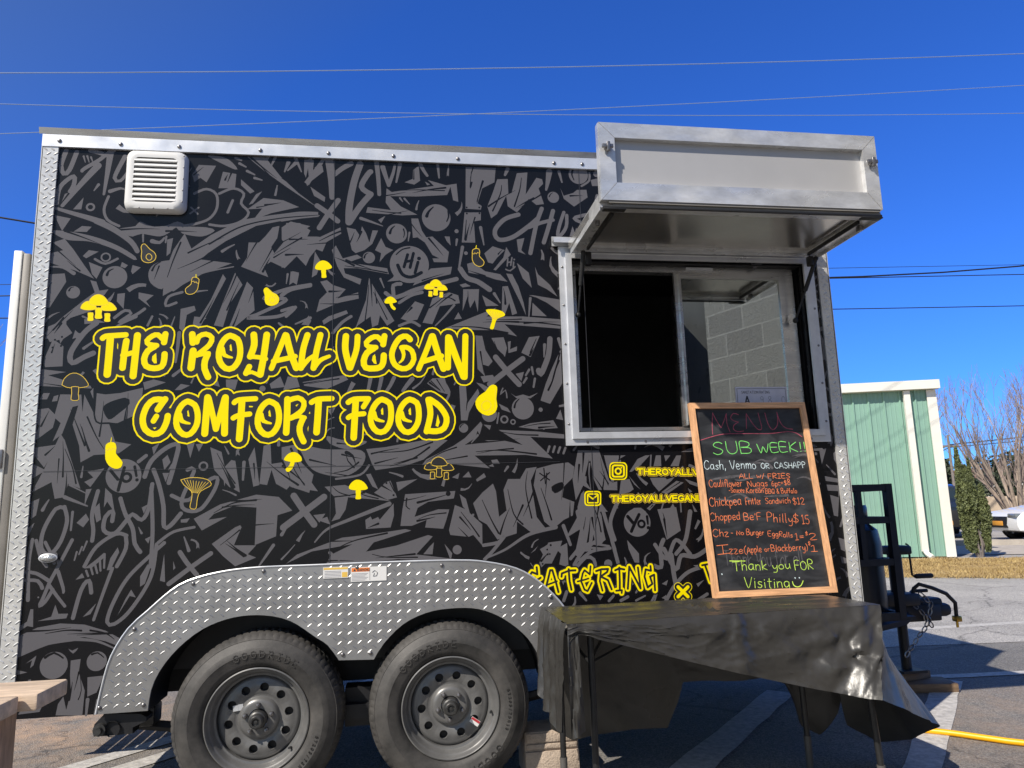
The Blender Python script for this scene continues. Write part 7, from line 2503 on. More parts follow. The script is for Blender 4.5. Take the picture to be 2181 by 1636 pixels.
# dry winter grass between the road and the green building: a soil sheet and blades nobody could count
def lerp2(a, b, t): return (a[0]+(b[0]-a[0])*t, a[1]+(b[1]-a[1])*t)
GN0, GN1, GF0, GF1 = (3.0, 10.85), (15.5, 3.1), (3.8, 13.0), (16.5, 8.2)
M('dry_soil', (0.33, 0.22, 0.095), 0.95, var=0.3, vscale=4, bump=0.6, bscale=30)
M('dry_grass', (0.40, 0.27, 0.11), 0.8, var=0.3, vscale=2.5, col2=(0.42, 0.31, 0.13))
sheet('grass_verge', 'dry_soil', [GN0, GN1, GF1, GF0], 0.012)
gr = MB(); rnd = random.Random(3)
for i in range(30000):
    u, v = rnd.uniform(.36, .80), rnd.uniform(-.06, 1)
    a = lerp2(GN0, GN1, u); b = lerp2(GF0, GF1, u); p = lerp2(a, b, v)
    p = (p[0]+rnd.uniform(-.05, .05), p[1]+rnd.uniform(-.05, .05))
    h = .012+rnd.uniform(.015, .05)*(1+.9*noise.noise(Vector((p[0]*1.3, p[1]*1.3, 0)))); an = rnd.uniform(0, 6.28); w = rnd.uniform(.003, .008); lx, ly = rnd.uniform(-.05, .05), rnd.uniform(-.05, .05)
    c, s_ = math.cos(an)*w, math.sin(an)*w
    gr.add([(p[0]-c, p[1]-s_, .012), (p[0]+c, p[1]+s_, .012), (p[0]+lx, p[1]+ly, h)], [(0, 1, 2)])
struct(gr.build('grass', 'dry_grass', fix=False), 'stuff')
sheet('sidewalk', 'concrete', [(12.75, 10.75), (17.5, 8.3), (19.6, 11.4), (14.3, 13.6)], 0.016)
kb = MB()
kb.prism([(14.4, 13.75), (22.0, 10.6), (22.1, 10.78), (14.5, 13.93)], 'z', 0, 0.13); struct(kb.build('kerb', 'concrete'))

# green metal building, right of the trailer
A0, A1 = Vector((6.2, 12.06, 0)), Vector((12.41, 10.15, 0))
bd = (A1-A0).normalized(); bn = Vector((bd.y, -bd.x, 0))     # bn points to the street
BLD = thing('metal_building', 'pale green ribbed metal building with white corner trim and roof edge', 'building', (9.0, 12.0, 0))
BL = (A1-A0).length; BHT = 3.40
def bp(t, d, z): p = A0+bd*t+bn*d; return (p.x, p.y, z)
w = MB(); prof = []
t = 0.0
while t < BL-0.1:                                   # ribbed sheet: a high rib every 0.305 m, two low beads between
    for dt, d in ((0, 0), (.014, .032), (.038, .032), (.052, 0), (.13, 0), (.136, .007), (.150, .007), (.156, 0), (.215, 0), (.221, .007), (.235, .007), (.241, 0)):
        if t+dt < BL: prof.append((t+dt, d))
    t += .305
prof.append((BL, 0))
vs = []; fs = []
for tt, d in prof: vs += [bp(tt, d, 0.03), bp(tt, d, BHT)]
for i in range(len(prof)-1): fs.append((2*i, 2*i+2, 2*i+3, 2*i+1))
w.add(vs, fs)
e = [bp(BL, 0, .03), bp(BL, -9, .03), bp(BL, -9, BHT), bp(BL, 0, BHT), bp(0, -9, .03), bp(0, -9, BHT), bp(0, 0, .03), bp(0, 0, BHT)]
w.add(e, [(0, 1, 2, 3), (1, 4, 5, 2), (4, 6, 7, 5), (3, 2, 5, 7)])
w.build('wall', 'green_metal', BLD, fix=False)
def bbx(name, mat, t0, t1, d0, d1, z0, z1):
    m = MB(); m.add([bp(t0, d0, z0), bp(t1, d0, z0), bp(t1, d1, z0), bp(t0, d1, z0), bp(t0, d0, z1), bp(t1, d0, z1), bp(t1, d1, z1), bp(t0, d1, z1)],
      [(0, 1, 2, 3), (4, 7, 6, 5), (0, 4, 5, 1), (1, 5, 6, 2), (2, 6, 7, 3), (3, 7, 4, 0)]); return m.build(name, mat, BLD)
bbx('roof_fascia', 'trim_white', -.3, BL+.06, .005, .20, BHT-.03, BHT+.15)
bbx('roof', 'trim_white', -.3, BL+.06, -9.2, .0, BHT+.03, BHT+.15)
bbx('corner_trim', 'trim_white', BL-.16, BL+.02, .036, .06, .02, BHT-.04)
bbx('downspout', 'trim_white', BL-.62, BL-.50, .045, .12, .14, BHT-.04)
m = MB(); p = bp(BL-.56, .08, .14); q = bp(BL-.50, .26, .03); m.tube([p, (p[0]*.6+q[0]*.4, p[1]*.6+q[1]*.4, .08), q], .05, 6); m.build('downspout_elbow', 'trim_white', BLD)

# block building behind the camera (seen reflected in the serving window and the wrap)
BB = thing('block_building', 'grey split-face block building mirrored in the sliding window pane', 'building', (5.2, -3.5, 0))
ang = math.atan2(-0.93, -0.36)
def blockpier(name, p0, ln, thick, h):
    m = MB(); m.box(0, ln, 0, thick, 0, h); o = m.build(name, 'split_block', BB)
    o.matrix_basis = Matrix.Translation(Vector((p0[0], p0[1], 0))) @ Matrix.Rotation(ang, 4, 'Z'); return o
dv = Vector((-.36, -.93)); dn = Vector((.93, -.36))
P0 = Vector((4.86, -1.43))
blockpier('wall', P0, 1.45, 4.0, 3.9)
P1 = P0+dv*4.6; blockpier('wall', P1, 6, 4.0, 3.9)
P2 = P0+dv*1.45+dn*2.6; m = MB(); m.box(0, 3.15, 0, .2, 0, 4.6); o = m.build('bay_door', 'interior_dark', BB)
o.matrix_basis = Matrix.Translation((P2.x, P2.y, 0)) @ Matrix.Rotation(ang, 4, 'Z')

# ------------------------------------------------------------------ the food trailer
TL, TW, ZB, ZT = 3.735, 2.1, 0.392, 2.812
T = thing('food_trailer', 'black graffiti-wrapped food trailer with an open serving hatch and yellow lettering', 'food trailer', (1.87, 1.05, 0))
b = MB()                                             # shell: street side with window and wheel openings, other walls, floor and roof
side = [(0.0, ZB), (.555, ZB), (.60, .60), (.78, .765), (1.98, .765), (2.17, .60), (2.215, ZB), (2.40, ZB), (2.40, ZT), (0.0, ZT)]
b.mat('wrap_black'); b.prism(side, 'y', 0.0, 0.03)
for q in ((2.40, 3.585, ZB, 1.495), (2.40, 3.585, 2.335, ZT), (3.585, TL, ZB, ZT)): b.prism([(q[0], q[2]), (q[1], q[2]), (q[1], q[3]), (q[0], q[3])], 'y', 0.0, 0.03)
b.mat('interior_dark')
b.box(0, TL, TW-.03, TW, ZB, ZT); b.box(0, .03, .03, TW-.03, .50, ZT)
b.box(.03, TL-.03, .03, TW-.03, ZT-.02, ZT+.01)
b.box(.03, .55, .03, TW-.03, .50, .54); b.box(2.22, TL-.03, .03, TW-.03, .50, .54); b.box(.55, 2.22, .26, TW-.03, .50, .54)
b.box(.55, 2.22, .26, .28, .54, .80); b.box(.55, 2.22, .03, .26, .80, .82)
b.mat('aluminium'); b.box(TL-.03, TL, .03, TW-.03, .45, ZT)
body = b.build('body', None, T)
grey = Decal((0, 0, 0), (1, 0, 0), (0, 0, 1), (0, -1, 0), 0.0003, None, 9e-6)
grey.run(GRAF, {'g': 'wrap_grey', 'k': 'wrap_black'}).build('graffiti_print', None, body, fix=False)
let = Decal((0, 0, 0), (1, 0, 0), (0, 0, 1), (0, -1, 0), 0.0011, None, 9e-6)
let.run(LETTERS, {'y': 'wrap_yellow', 'b': 'wrap_charcoal', 'o': 'wrap_ochre'}).build('lettering', None, body, fix=False)
sm = MB()                                            # butt joints of the wrapped sheets
for x in (1.268, 2.452): sm.box(x, x+.0025, -.0026, -.0020, .95, ZT)
sm.box(0.1, 2.3, -.0026, -.0020, 1.362, 1.3635)
M('seam', (0.045, 0.045, 0.05), 0.3)
sm.build('sheet_seam', 'seam', body)

def plate_tread(mb, x0, x1, z0, z1, inside, y, pitch=.0415, row=.0195, ln=.029, wd=.0058, h=.0017, rot=0.0):
    """raised lozenges in alternating directions, as on tread plate"""
    r = 0; z = z0+row*.6
    while z < z1:
        x = x0+(pitch*.5 if r % 2 else 0)+pitch*.3
        while x < x1:
            if inside(x, z):
                a = (R(38) if r % 2 else R(142))+rot
                c, s_ = math.cos(a), math.sin(a)
                base = [(-ln/2, 0), (-ln*.18, -wd/2), (ln*.18, -wd/2), (ln/2, 0), (ln*.18, wd/2), (-ln*.18, wd/2)]
                vs = [(x+c*u-s_*v, y, z+s_*u+c*v) for u, v in base]+[(x-c*ln*.26, y-h, z-s_*ln*.26), (x+c*ln*.26, y-h, z+s_*ln*.26)]
                mb.add(vs, [(0, 1, 6), (1, 2, 7, 6), (2, 3, 7), (3, 4, 7), (4, 5, 6, 7), (5, 0, 6)])
            x += pitch
        r += 1; z += row
for x0, x1, lab in ((-.004, .062, 'rear'), (3.682, 3.739, 'front')):
    t = MB(); t.box(x0, x1, -.010, -.0005, ZB-.002, ZT-.001)
    if lab == 'rear': t.box(-.008, -.001, -.010, .06, ZB-.002, ZT-.001)
    else: t.box(3.7355, 3.743, -.010, .06, ZB-.002, ZT-.001)
    t.mat('trim_plate'); plate_tread(t, x0+.004, x1-.006, ZB, ZT-.01, lambda x, z: True, -.0102, pitch=.030, row=.021, ln=.027, wd=.008, h=.0024)
    t.slots = ['trim_plate']; t.m = [0]*len(t.m)
    o = t.build('corner_trim', None, T, fix=False)
# roof rail and lip
r_ = MB(); r_.box(-.006, TL+.008, -.014, -.0005, ZT-.001, 2.868); rail = r_.build('roof_rail', 'aluminium', T)
def dots(name, mat, parent, pts, r, fl=.6, like=None):      # one mesh per screw or rivet head
    for p in pts:
        m = MB(); m.ball(p, r, 1, fl, 1); m.build(name, mat, parent)
dots('rivet', 'lug_steel', rail, [(x, -.015, 2.838 if x < .1 else 2.834) for x in (.066, .323, .574, .932, 1.241, 1.544, 1.852, 2.328, 2.471, 2.8, 3.1, 3.4, 3.65)], .0095)
r_ = MB(); r_.add([(-.02, -.0145, 2.869), (TL+.02, -.0145, 2.869), (TL+.02, -.023, 2.896), (-.02, -.023, 2.896), (-.02, -.008, 2.872), (TL+.02, -.008, 2.872), (TL+.02, -.014, 2.901), (-.02, -.014, 2.901)],
   [(0, 1, 2, 3), (4, 7, 6, 5), (0, 4, 5, 1), (1, 5, 6, 2), (2, 6, 7, 3), (3, 7, 4, 0)])
r_.build('roof_lip', 'aluminium_brushed', T)
r_ = MB(); r_.prism([(-.012, 2.899), (TW/2, 2.935), (TW-.04, 2.899), (TW, 2.83), (0.0, 2.83), (.0, 2.869)], 'x', .0, TL); r_.build('roof', 'trim_white', T)

# vent cover
v = MB()
def rrect(cx, cz, w, h, r, n=6):
    P = []
    for sx, sz, a0 in ((1, 1, 0), (-1, 1, 90), (-1, -1, 180), (1, -1, 270)):
        for i in range(n):
            a = R(a0+90*i/(n-1)); P.append((cx+sx*(w/2-r)+r*math.cos(a), cz+sz*(h/2-r)+r*math.sin(a)))
    return P
vc, vz, vw, vh = .487, 2.655, .262, .292
layers = [(-.0032, 0, .035), (-.010, 0, .035), (-.032, .004, .035), (-.043, .010, .04), (-.047, .024, .035), (-.045, .040, .02)]
prev = None; vs = []; n = 24
for y, ins, rad in layers:
    vs += [(x, y, z) for x, z in rrect(vc, vz, vw-2*ins, vh-2*ins, rad)]
fs = []
for k in range(len(layers)-1):
    for i in range(n): fs.append((k*n+i, k*n+(i+1) % n, (k+1)*n+(i+1) % n, (k+1)*n+i))
v.add(vs, fs, True)
iw, ih = vw-.08, vh-.08
v.box(vc-iw/2-.002, vc+iw/2+.002, -.034, -.033, vz-ih/2-.002, vz+ih/2+.002)
vent = v.build('vent_cover', 'vent_white', T)
v = MB(); nl = 9; lp = ih/nl
for k in range(nl):
    z0 = vz-ih/2+lp*k
    v.prism([(-.0352, z0+lp*1.0), (-.0445, z0+lp*.66), (-.0475, z0+lp*.30), (-.0455, z0+lp*.20), (-.0352, z0+lp*.24)], 'x', vc-iw/2, vc+iw/2)
v.build('louvre', 'vent_white', vent)
v = MB(); v.box(vc-iw/2+.003, vc+iw/2-.003, -.0350, -.0342, vz-ih/2+.003, vz+ih/2-.003); v.build('insect_screen', 'interior_dark', vent)
dots('screw', 'lug_steel', vent, [(vc+vw/2-.012, -.0440, vz-vh/2+.045+k*.055) for k in range(5)]+[(vc-.06+k*.06, -.0440, vz-vh/2+.012) for k in range(3)], .0035)

# marker lamp low on the rear
v = MB(); v.mat('lamp_lens'); v.ball((.15, -.010, 1.01), .033, 1, .5, .48, 20); v.mat('aluminium'); v.lathe([(.036, -.0085), (.036, -.014), (.031, -.016)], (0, 0, 0), 'y', 24)
v.v = [(x if abs(x) > .1 else x+.15, y, (z*.5+1.01) if z < .5 else z) for x, y, z in v.v]
v.build('marker_lamp', None, T)

# serving window: flange, jamb, slider frame, glass
W = bpy.data.objects.new('serving_window', None); COL.objects.link(W); W.parent = T; W.matrix_parent_inverse = Matrix.Translation(T.location).inverted()
fx0, fx1, fz0, fz1 = 2.330, 3.652, 1.435, 2.398
def frame(mb, x0, x1, z0, z1, w, y0, y1, ws=None):
    l, r, bt, tp = ws or (w, w, w, w)
    for poly in ([(x0, z0), (x1, z0), (x1-r, z0+bt), (x0+l, z0+bt)], [(x1, z0), (x1, z1), (x1-r, z1-tp), (x1-r, z0+bt)], [(x1, z1), (x0, z1), (x0+l, z1-tp), (x1-r, z1-tp)], [(x0, z1), (x0, z0), (x0+l, z0+bt), (x0+l, z1-tp)]):
        mb.prism(poly, 'y', y0, y1)
f = MB(); frame(f, fx0, fx1, fz0, fz1, .048, -.022, -.009); frame(f, fx0+.030, fx1-.030, fz0+.030, fz1-.030, .030, -.034, -.0222)
f.build('flange', 'aluminium', W)
dots('screw', 'lug_steel', W, [q for k in range(5) for q in ((fx0+.015, -.0225, fz0+.1+k*.19), (fx1-.015, -.0225, fz0+.1+k*.19), (fx0+.1+k*.28, -.0225, fz0+.015))], .006)
f = MB(); frame(f, 2.392, 3.590, 1.497, 2.333, .004, -.008, .085); f.build('jamb', 'rubber_black', W)
f = MB(); frame(f, 2.405, 3.565, 1.500, 2.328, .03, .035, .085, (.018, .045, .022, .030)); f.build('slider_track', 'aluminium_brushed', W)
f = MB(); frame(f, 2.925, 3.520, 1.524, 2.298, .036, .030, .050, (.034, .036, .034, .030)); f.box(2.944, 2.956, .018, .0298, 1.53, 2.29); sash = f.build('sash', 'aluminium_brushed', W)
f = MB(); f.box(2.9595, 3.4835, .038, .042, 1.5585, 2.2675); f.build('glass_pane', 'window_glass', sash)
f = MB(); f.box(2.99, 3.13, .020, .034, 2.310, 2.322); f.build('latch_plate', 'aluminium', W)
# drip cap above the window
f = MB(); f.prism([(-.010, 2.402), (-.010, 2.450), (-.016, 2.450), (-.062, 2.428), (-.062, 2.405), (-.056, 2.405), (-.056, 2.420), (-.018, 2.420), (-.018, 2.402)], 'x', 2.300, 3.672)
f.build('drip_cap', 'aluminium', T)
# kitchen inside, dim behind the open pane
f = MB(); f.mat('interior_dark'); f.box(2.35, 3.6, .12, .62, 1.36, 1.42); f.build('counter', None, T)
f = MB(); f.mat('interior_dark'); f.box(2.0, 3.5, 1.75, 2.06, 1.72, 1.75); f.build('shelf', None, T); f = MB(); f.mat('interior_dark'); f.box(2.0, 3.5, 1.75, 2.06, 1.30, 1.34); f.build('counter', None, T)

# serving hatch: lifted leaf, upturned lower leaf with two catches
H = bpy.data.objects.new('serving_hatch', None); COL.objects.link(H); H.parent = T; H.matrix_parent_inverse = Matrix.Translation(T.location).inverted()
hx0, hx1, hy, hz = 2.382, 3.628, -.622, 2.362
f = MB(); f.prism([(hx0, -.64+.035), (hx1, -.64+.035), (hx1+.012, -.064), (hx0-.012, -.064)], 'z', hz+.012, hz+.045); leaf = f.build('hatch_leaf', 'mirror_steel', H)
f = MB()
for x in (hx0, hx1-.052): f.box(x, x+.052, hy+.03, -.066, hz-.006, hz+.0118)
f.box(hx0+.0525, hx1-.0525, hy+.018, hy+.075, hz-.006, hz+.0118); f.box(hx0+.0525, hx1-.0525, -.12, -.066, hz-.002, hz+.0118)
f.box(hx0-.004, hx0-.001, hy+.03, -.066, hz-.02, hz+.05); f.box(hx1+.001, hx1+.004, hy+.03, -.066, hz-.02, hz+.05)
f.build('leaf_frame', 'aluminium_worn', leaf)
f = MB()
f.bbox(hx0+.004, hx1-.004, hy+.002, hy+.012, hz-.018, hz-.007, .003); f.bbox(hx0+.058, hx0+.07, hy+.08, -.13, hz-.02, hz-.003, .003); f.bbox(hx1-.07, hx1-.058, hy+.08, -.13, hz-.02, hz-.003, .003)
f.bbox(hx0+.004, hx0+.10, hy-.002, hy+.03, hz-.026, hz-.0185, .003); f.bbox(hx1-.10, hx1-.004, hy-.002, hy+.03, hz-.026, hz-.0185, .003)
f.build('rubber_seal', 'rubber_black', leaf)
f = MB(); y0, y1 = hy, hy+.034; z0, z1 = 2.376, 2.716
frame(f, hx0, hx1, z0, z1, .07, y0, y1, (.066, .064, .076, .066)); f.box(hx0-.004, hx0-.0005, y0+.002, y1, z0, z1-.004); f.box(hx0, hx1, y1+.0005, y1+.004, z0, z1)
flap = f.build('hatch_flap', 'aluminium_worn', H)
f = MB(); f.box(hx0+.066, hx1-.064, y0+.026, y0+.0335, z0+.076, z1-.066); f.build('flap_panel', 'flap_panel', flap)
f = MB(); f.box(hx0+.03, hx1-.01, y0+.004, y0+.012, z0-.010, z0-.0005); f.box(hx0+.05, hx1-.004, y0+.012, y0+.02, z0-.02, z0-.0102); f.build('flap_hinge', 'seal_tan', flap)
f = MB()                                             # mitred corners of the flap frame
for (a, c), (d, e) in (((hx0, z0), (hx0+.066, z0+.076)), ((hx1, z0), (hx1-.064, z0+.076)), ((hx0, z1), (hx0+.066, z1-.066)), ((hx1, z1), (hx1-.064, z1-.066))): f = MB(); f.tube([(a, y0-.0001, c), (d, y0-.0001, e)], .0009, 4); f.build('mitre_joint', 'seal_tan', flap)
def catch(x, z):
    f = MB(); f.lathe([(0, -.012), (.013, -.012), (.015, -.006), (.015, 0)], (x, y0-.0005, z), 'y', 14)
    f.bbox(x-.026, x+.022, y0-.022, y0-.012, z-.008, z+.009, .003); f.bbox(x-.006, x+.008, y0-.026, y0-.010, z-.022, z+.018, .003)
    f.build('catch', 'lug_steel', H)
catch(hx0+.032, 2.602); catch(hx1-.032, 2.588)
f = MB(); f.bbox(hx0+.016, hx0+.034, hy+.16, hy+.18, hz-.03, hz-.0065, .004); f.build('catch', 'lug_steel', H)
f = MB(); f.bbox(hx1-.034, hx1-.014, hy+.12, hy+.15, hz-.03, hz-.0065, .004); f.build('catch', 'lug_steel', H)
def strut(p, q):
    p, q = Vector(p), Vector(q); mid = p.lerp(q, .52)
    f = MB(); f.tube([p, mid], .0105, 10); f.tube([mid, q], .0055, 8); f.ball(q, .014); f.ball(p, .013)
    f.build('gas_strut', 'rubber_black', H)
strut((3.612, -.115, 2.335), (3.532, -.012, 2.045)); strut((2.428, -.115, 2.335), (2.416, -.012, 2.06))
f = MB(); f.bbox(2.44, 2.47, -.11, -.08, 2.28, 2.345, .006); f.build('strut_bracket', 'dark_steel', H)
f = MB(); f.bbox(3.575, 3.60, -.12, -.085, 2.30, 2.35, .006); f.build('strut_bracket', 'dark_steel', H)

# fender of tread plate with two wheel openings
pairs = lambda s: [tuple(float(v)/1000 for v in a.split(',')) for a in s.split()]
OUT = pairs('373,396 391,508 418,616 476,718 547,785 631,859 700,898 818,927 969,941 1217,942 1486,943 1812,939 1945,927 2078,894 2177,836 2269,745 2330,650 2374,540 2398,396')
WELL = pairs('567,397 575,473 605,547 671,631 767,703 884,742 1005,745 1115,716 1222,643 1268,611 1315,548 1459,543 1500,605 1582,680 1679,722 1783,736 1907,728 2019,680 2123,592 2180,486 2203,397')
def refine(P, fix): 
    Q = smooth_pts(P, .03); return Q
outs = smooth_pts(OUT, .035); 
wl1 = smooth_pts(WELL[:11], .03); wl2 = smooth_pts(WELL[11:], .03)
fpoly = outs + (wl1+wl2)[::-1]
f = MB(); f.prism(fpoly, 'y', -.020, -.0085)
def inpoly(x, z, P=fpoly):
    c = False; n = len(P); j = n-1
    for i in range(n):
        xi, zi = P[i]; xj, zj = P[j]
        if (zi > z) != (zj > z) and x < (xj-xi)*(z-zi)/(zj-zi)+xi: c = not c
        j = i
    return c
def inset(x, z): return all(inpoly(x+dx, z+dz) for dx, dz in ((.015, 0), (-.015, 0), (0, .014), (0, -.014)))
plate_tread(f, .37, 2.41, .39, .95, inset, -.0201)
fend = f.build('fender', 'tread_plate', T, fix=False)
e = MB()                                             # rolled outer edge and inner apron of the wells
e.tube([(x, -.0205, z) for x, z in outs], .0042, 6); e.build('fender_edge', 'aluminium', fend)
e = MB()
for P in (wl1, wl2):
    vs = []; 
    for x, z in P: vs += [(x, -.0084, z), (x, .24, z)]
    e.add(vs, [(2*i, 2*i+1, 2*i+3, 2*i+2) for i in range(len(P)-1)], True)
e.box(1.31, 1.462, -.0083, .0, .545, .56)
e.build('wheel_well', 'rubber_black', T)
dots('screw', 'lug_steel', fend, [(x, -.0225, z) for x, z in ((.385, .42), (.55, .42), (.50, .715), (.72, .885), (1.0, .925), (1.387, .925), (1.75, .92), (2.05, .885), (2.23, .765), (1.33, .57), (1.445, .57))], .0085)
def sticker(x0, x1, z0, z1, kind):
    s = MB(); s.mat('sticker_white'); s.box(x0, x1, -.0236, -.0229, z0, z1)
    if kind == 'w':
        xm = x0+(x1-x0)*.52
        s.mat('sticker_orange'); s.box(x0+.003, xm, -.0241, -.0237, z1-.019, z1-.003)
        s.mat('ink'); s.box(xm+.001, xm+.0022, -.0241, -.0237, z0+.004, z1-.004)
        s.mat('ink_grey')
        for k in range(6): s.box(x0+.005, xm-.006-.006*(k % 3), -.0241, -.0237, z1-.028-k*.0055, z1-.0262-k*.0055)
        s.mat('ink'); cx, cz = xm+.024, (z0+z1)/2
        s.tube([(cx-.012, -.0242, cz+.006), (cx-.002, -.0242, cz+.014), (cx+.010, -.0242, cz+.004), (cx+.006, -.0242, cz-.009), (cx-.008, -.0242, cz-.010), (cx-.003, -.0242, cz+.002)], .0012, 4)
        s.prism([(x0+.010, z1-.0165), (x0+.022, z1-.0165), (x0+.016, z1-.0055)], 'y', -.0245, -.0242)
    else:
        s.mat('sticker_yellow'); s.box(x0+.002, x1-.002, -.0241, -.0237, z1-.010, z1-.002); s.box(x1-.026, x1-.003, -.0241, -.0237, z0+.003, z0+.024)
        s.mat('ink_grey')
        for k in range(5): s.box(x0+.006, x1-.03, -.0241, -.0237, z1-.018-k*.006, z1-.016-k*.006)
    return s.build('sticker', None, fend)
sticker(1.245, 1.35, .884, .930, 'y'); ws = sticker(1.361, 1.512, .866, .926, 'w')
d_ = Decal((1.3875, -.0242, .9090), (1, 0, 0), (0, 0, 1), (0, -1, 0), .0001, None, 4e-6); d_.mb.mat('ink')
def stroke_text(dc, s, x, z, h, w, sp=1.0):
    for ch in s:
        if ch == ' ': x += h*.4; continue
        wd, sts = GLYPH[ch]
        for st in sts:
            for a, b in zip(st, st[1:]): dc.ribbon([(x+a[0]*h/10, z+a[1]*h/10), (x+b[0]*h/10, z+b[1]*h/10)], [w, w])
        x += (wd+1.6*sp)*h/10
    return x
GLYPH = {}
for l in FONT.strip().split('\n'):
    a = l.split(' ', 2); GLYPH[a[0]] = (float(a[1]), [[tuple(map(float, p.split(','))) for p in s.split()] for s in a[2].split('|')])
stroke_text(d_, 'WARNING', 0, 0, 10, 1.9); o = d_.mb.build('warning_text', None, fend, fix=False)

# chassis: frame beams, axles, hangers, rear step
c = MB(); c.box(.55, 3.70, .30, .38, .40, .499); c.box(.55, 3.70, TW-.38, TW-.30, .40, .499)
for x in (.9, 1.9, 2.8, 3.5): c.box(x, x+.05, .38, TW-.38, .43, .498)
c.build('chassis', 'dark_steel', T)
for x in (.993, 1.780):
    c = MB(); c.tube([(x, .13, .335), (x, TW-.1, .335)], .038, 12); c.build('axle', 'dark_steel', T)
c = MB(); c.tube([(.45, .2, .30), (.72, .2, .26), (.993, .2, .25), (1.2, .2, .27), (1.387, .2, .33)], .022, 6); c.tube([(1.387, .2, .33), (1.6, .2, .26), (1.78, .2, .25), (2.0, .2, .27), (2.25, .2, .32)], .022, 6)
c.box(1.33, 1.45, .15, .26, .24, .40); c.box(1.30, 1.48, .10, .14, .28, .34); c.build('leaf_spring', 'dark_steel', T)
c = MB(); c.prism(pairs('395,390 531,380 555,366 555,352 504,330 505,307 421,305 360,306 354,324 360,353'), 'y', .01, .09); c.bbox(.36, .56, .09, .2, .31, .39, .01)
c.mat('hub_steel'); c.lathe([(0, -.03), (.014, -.03), (.014, -.012), (.024, -.012), (.024, .0095)], (.385, .0, .333), 'y', 12); c.lathe([(.030, -.002), (.030, .0095)], (.43, .0, .332), 'y', 16)
c.slots = ['dark_steel', 'hub_steel']; c.m = [0 if i < len(c.m)-16*2-12*4 else 1 for i in range(len(c.m))]
c.build('spring_hanger', None, T)
c = MB()
for k in range(5): c.box(-.27+k*.068, -.228+k*.068, .70, 1.14, .365, .39)
c.box(-.29, .05, .68, .70, .35, .392); c.box(-.29, .05, 1.14, 1.16, .35, .392); c.box(.045, .09, .68, 1.16, .35, .392); c.build('rear_step', 'dark_steel', T)
# rear door, standing a little proud of the frame
d = MB(); d.bbox(-.102, -.068, .03, TW-.05, .66, 2.335, .004); door = d.build('rear_door', 'door_white', T)
d = MB(); d.bbox(-.0675, -.036, .035, TW-.07, .665, 2.325, .006); d.bbox(-.0355, -.031, .06, TW-.08, .68, 2.31, .002); d.build('door_seal', 'seal_tan', door)
for z in (.80, 1.38): d = MB(); d.bbox(-.106, -.07, .018, .0295, z, z+.08, .004); d.build('hinge', 'lug_steel', door)
d = MB(); d.box(-.0305, -.009, .07, TW-.09, .66, 2.29); d.build('door_gap', 'rubber_black', T)

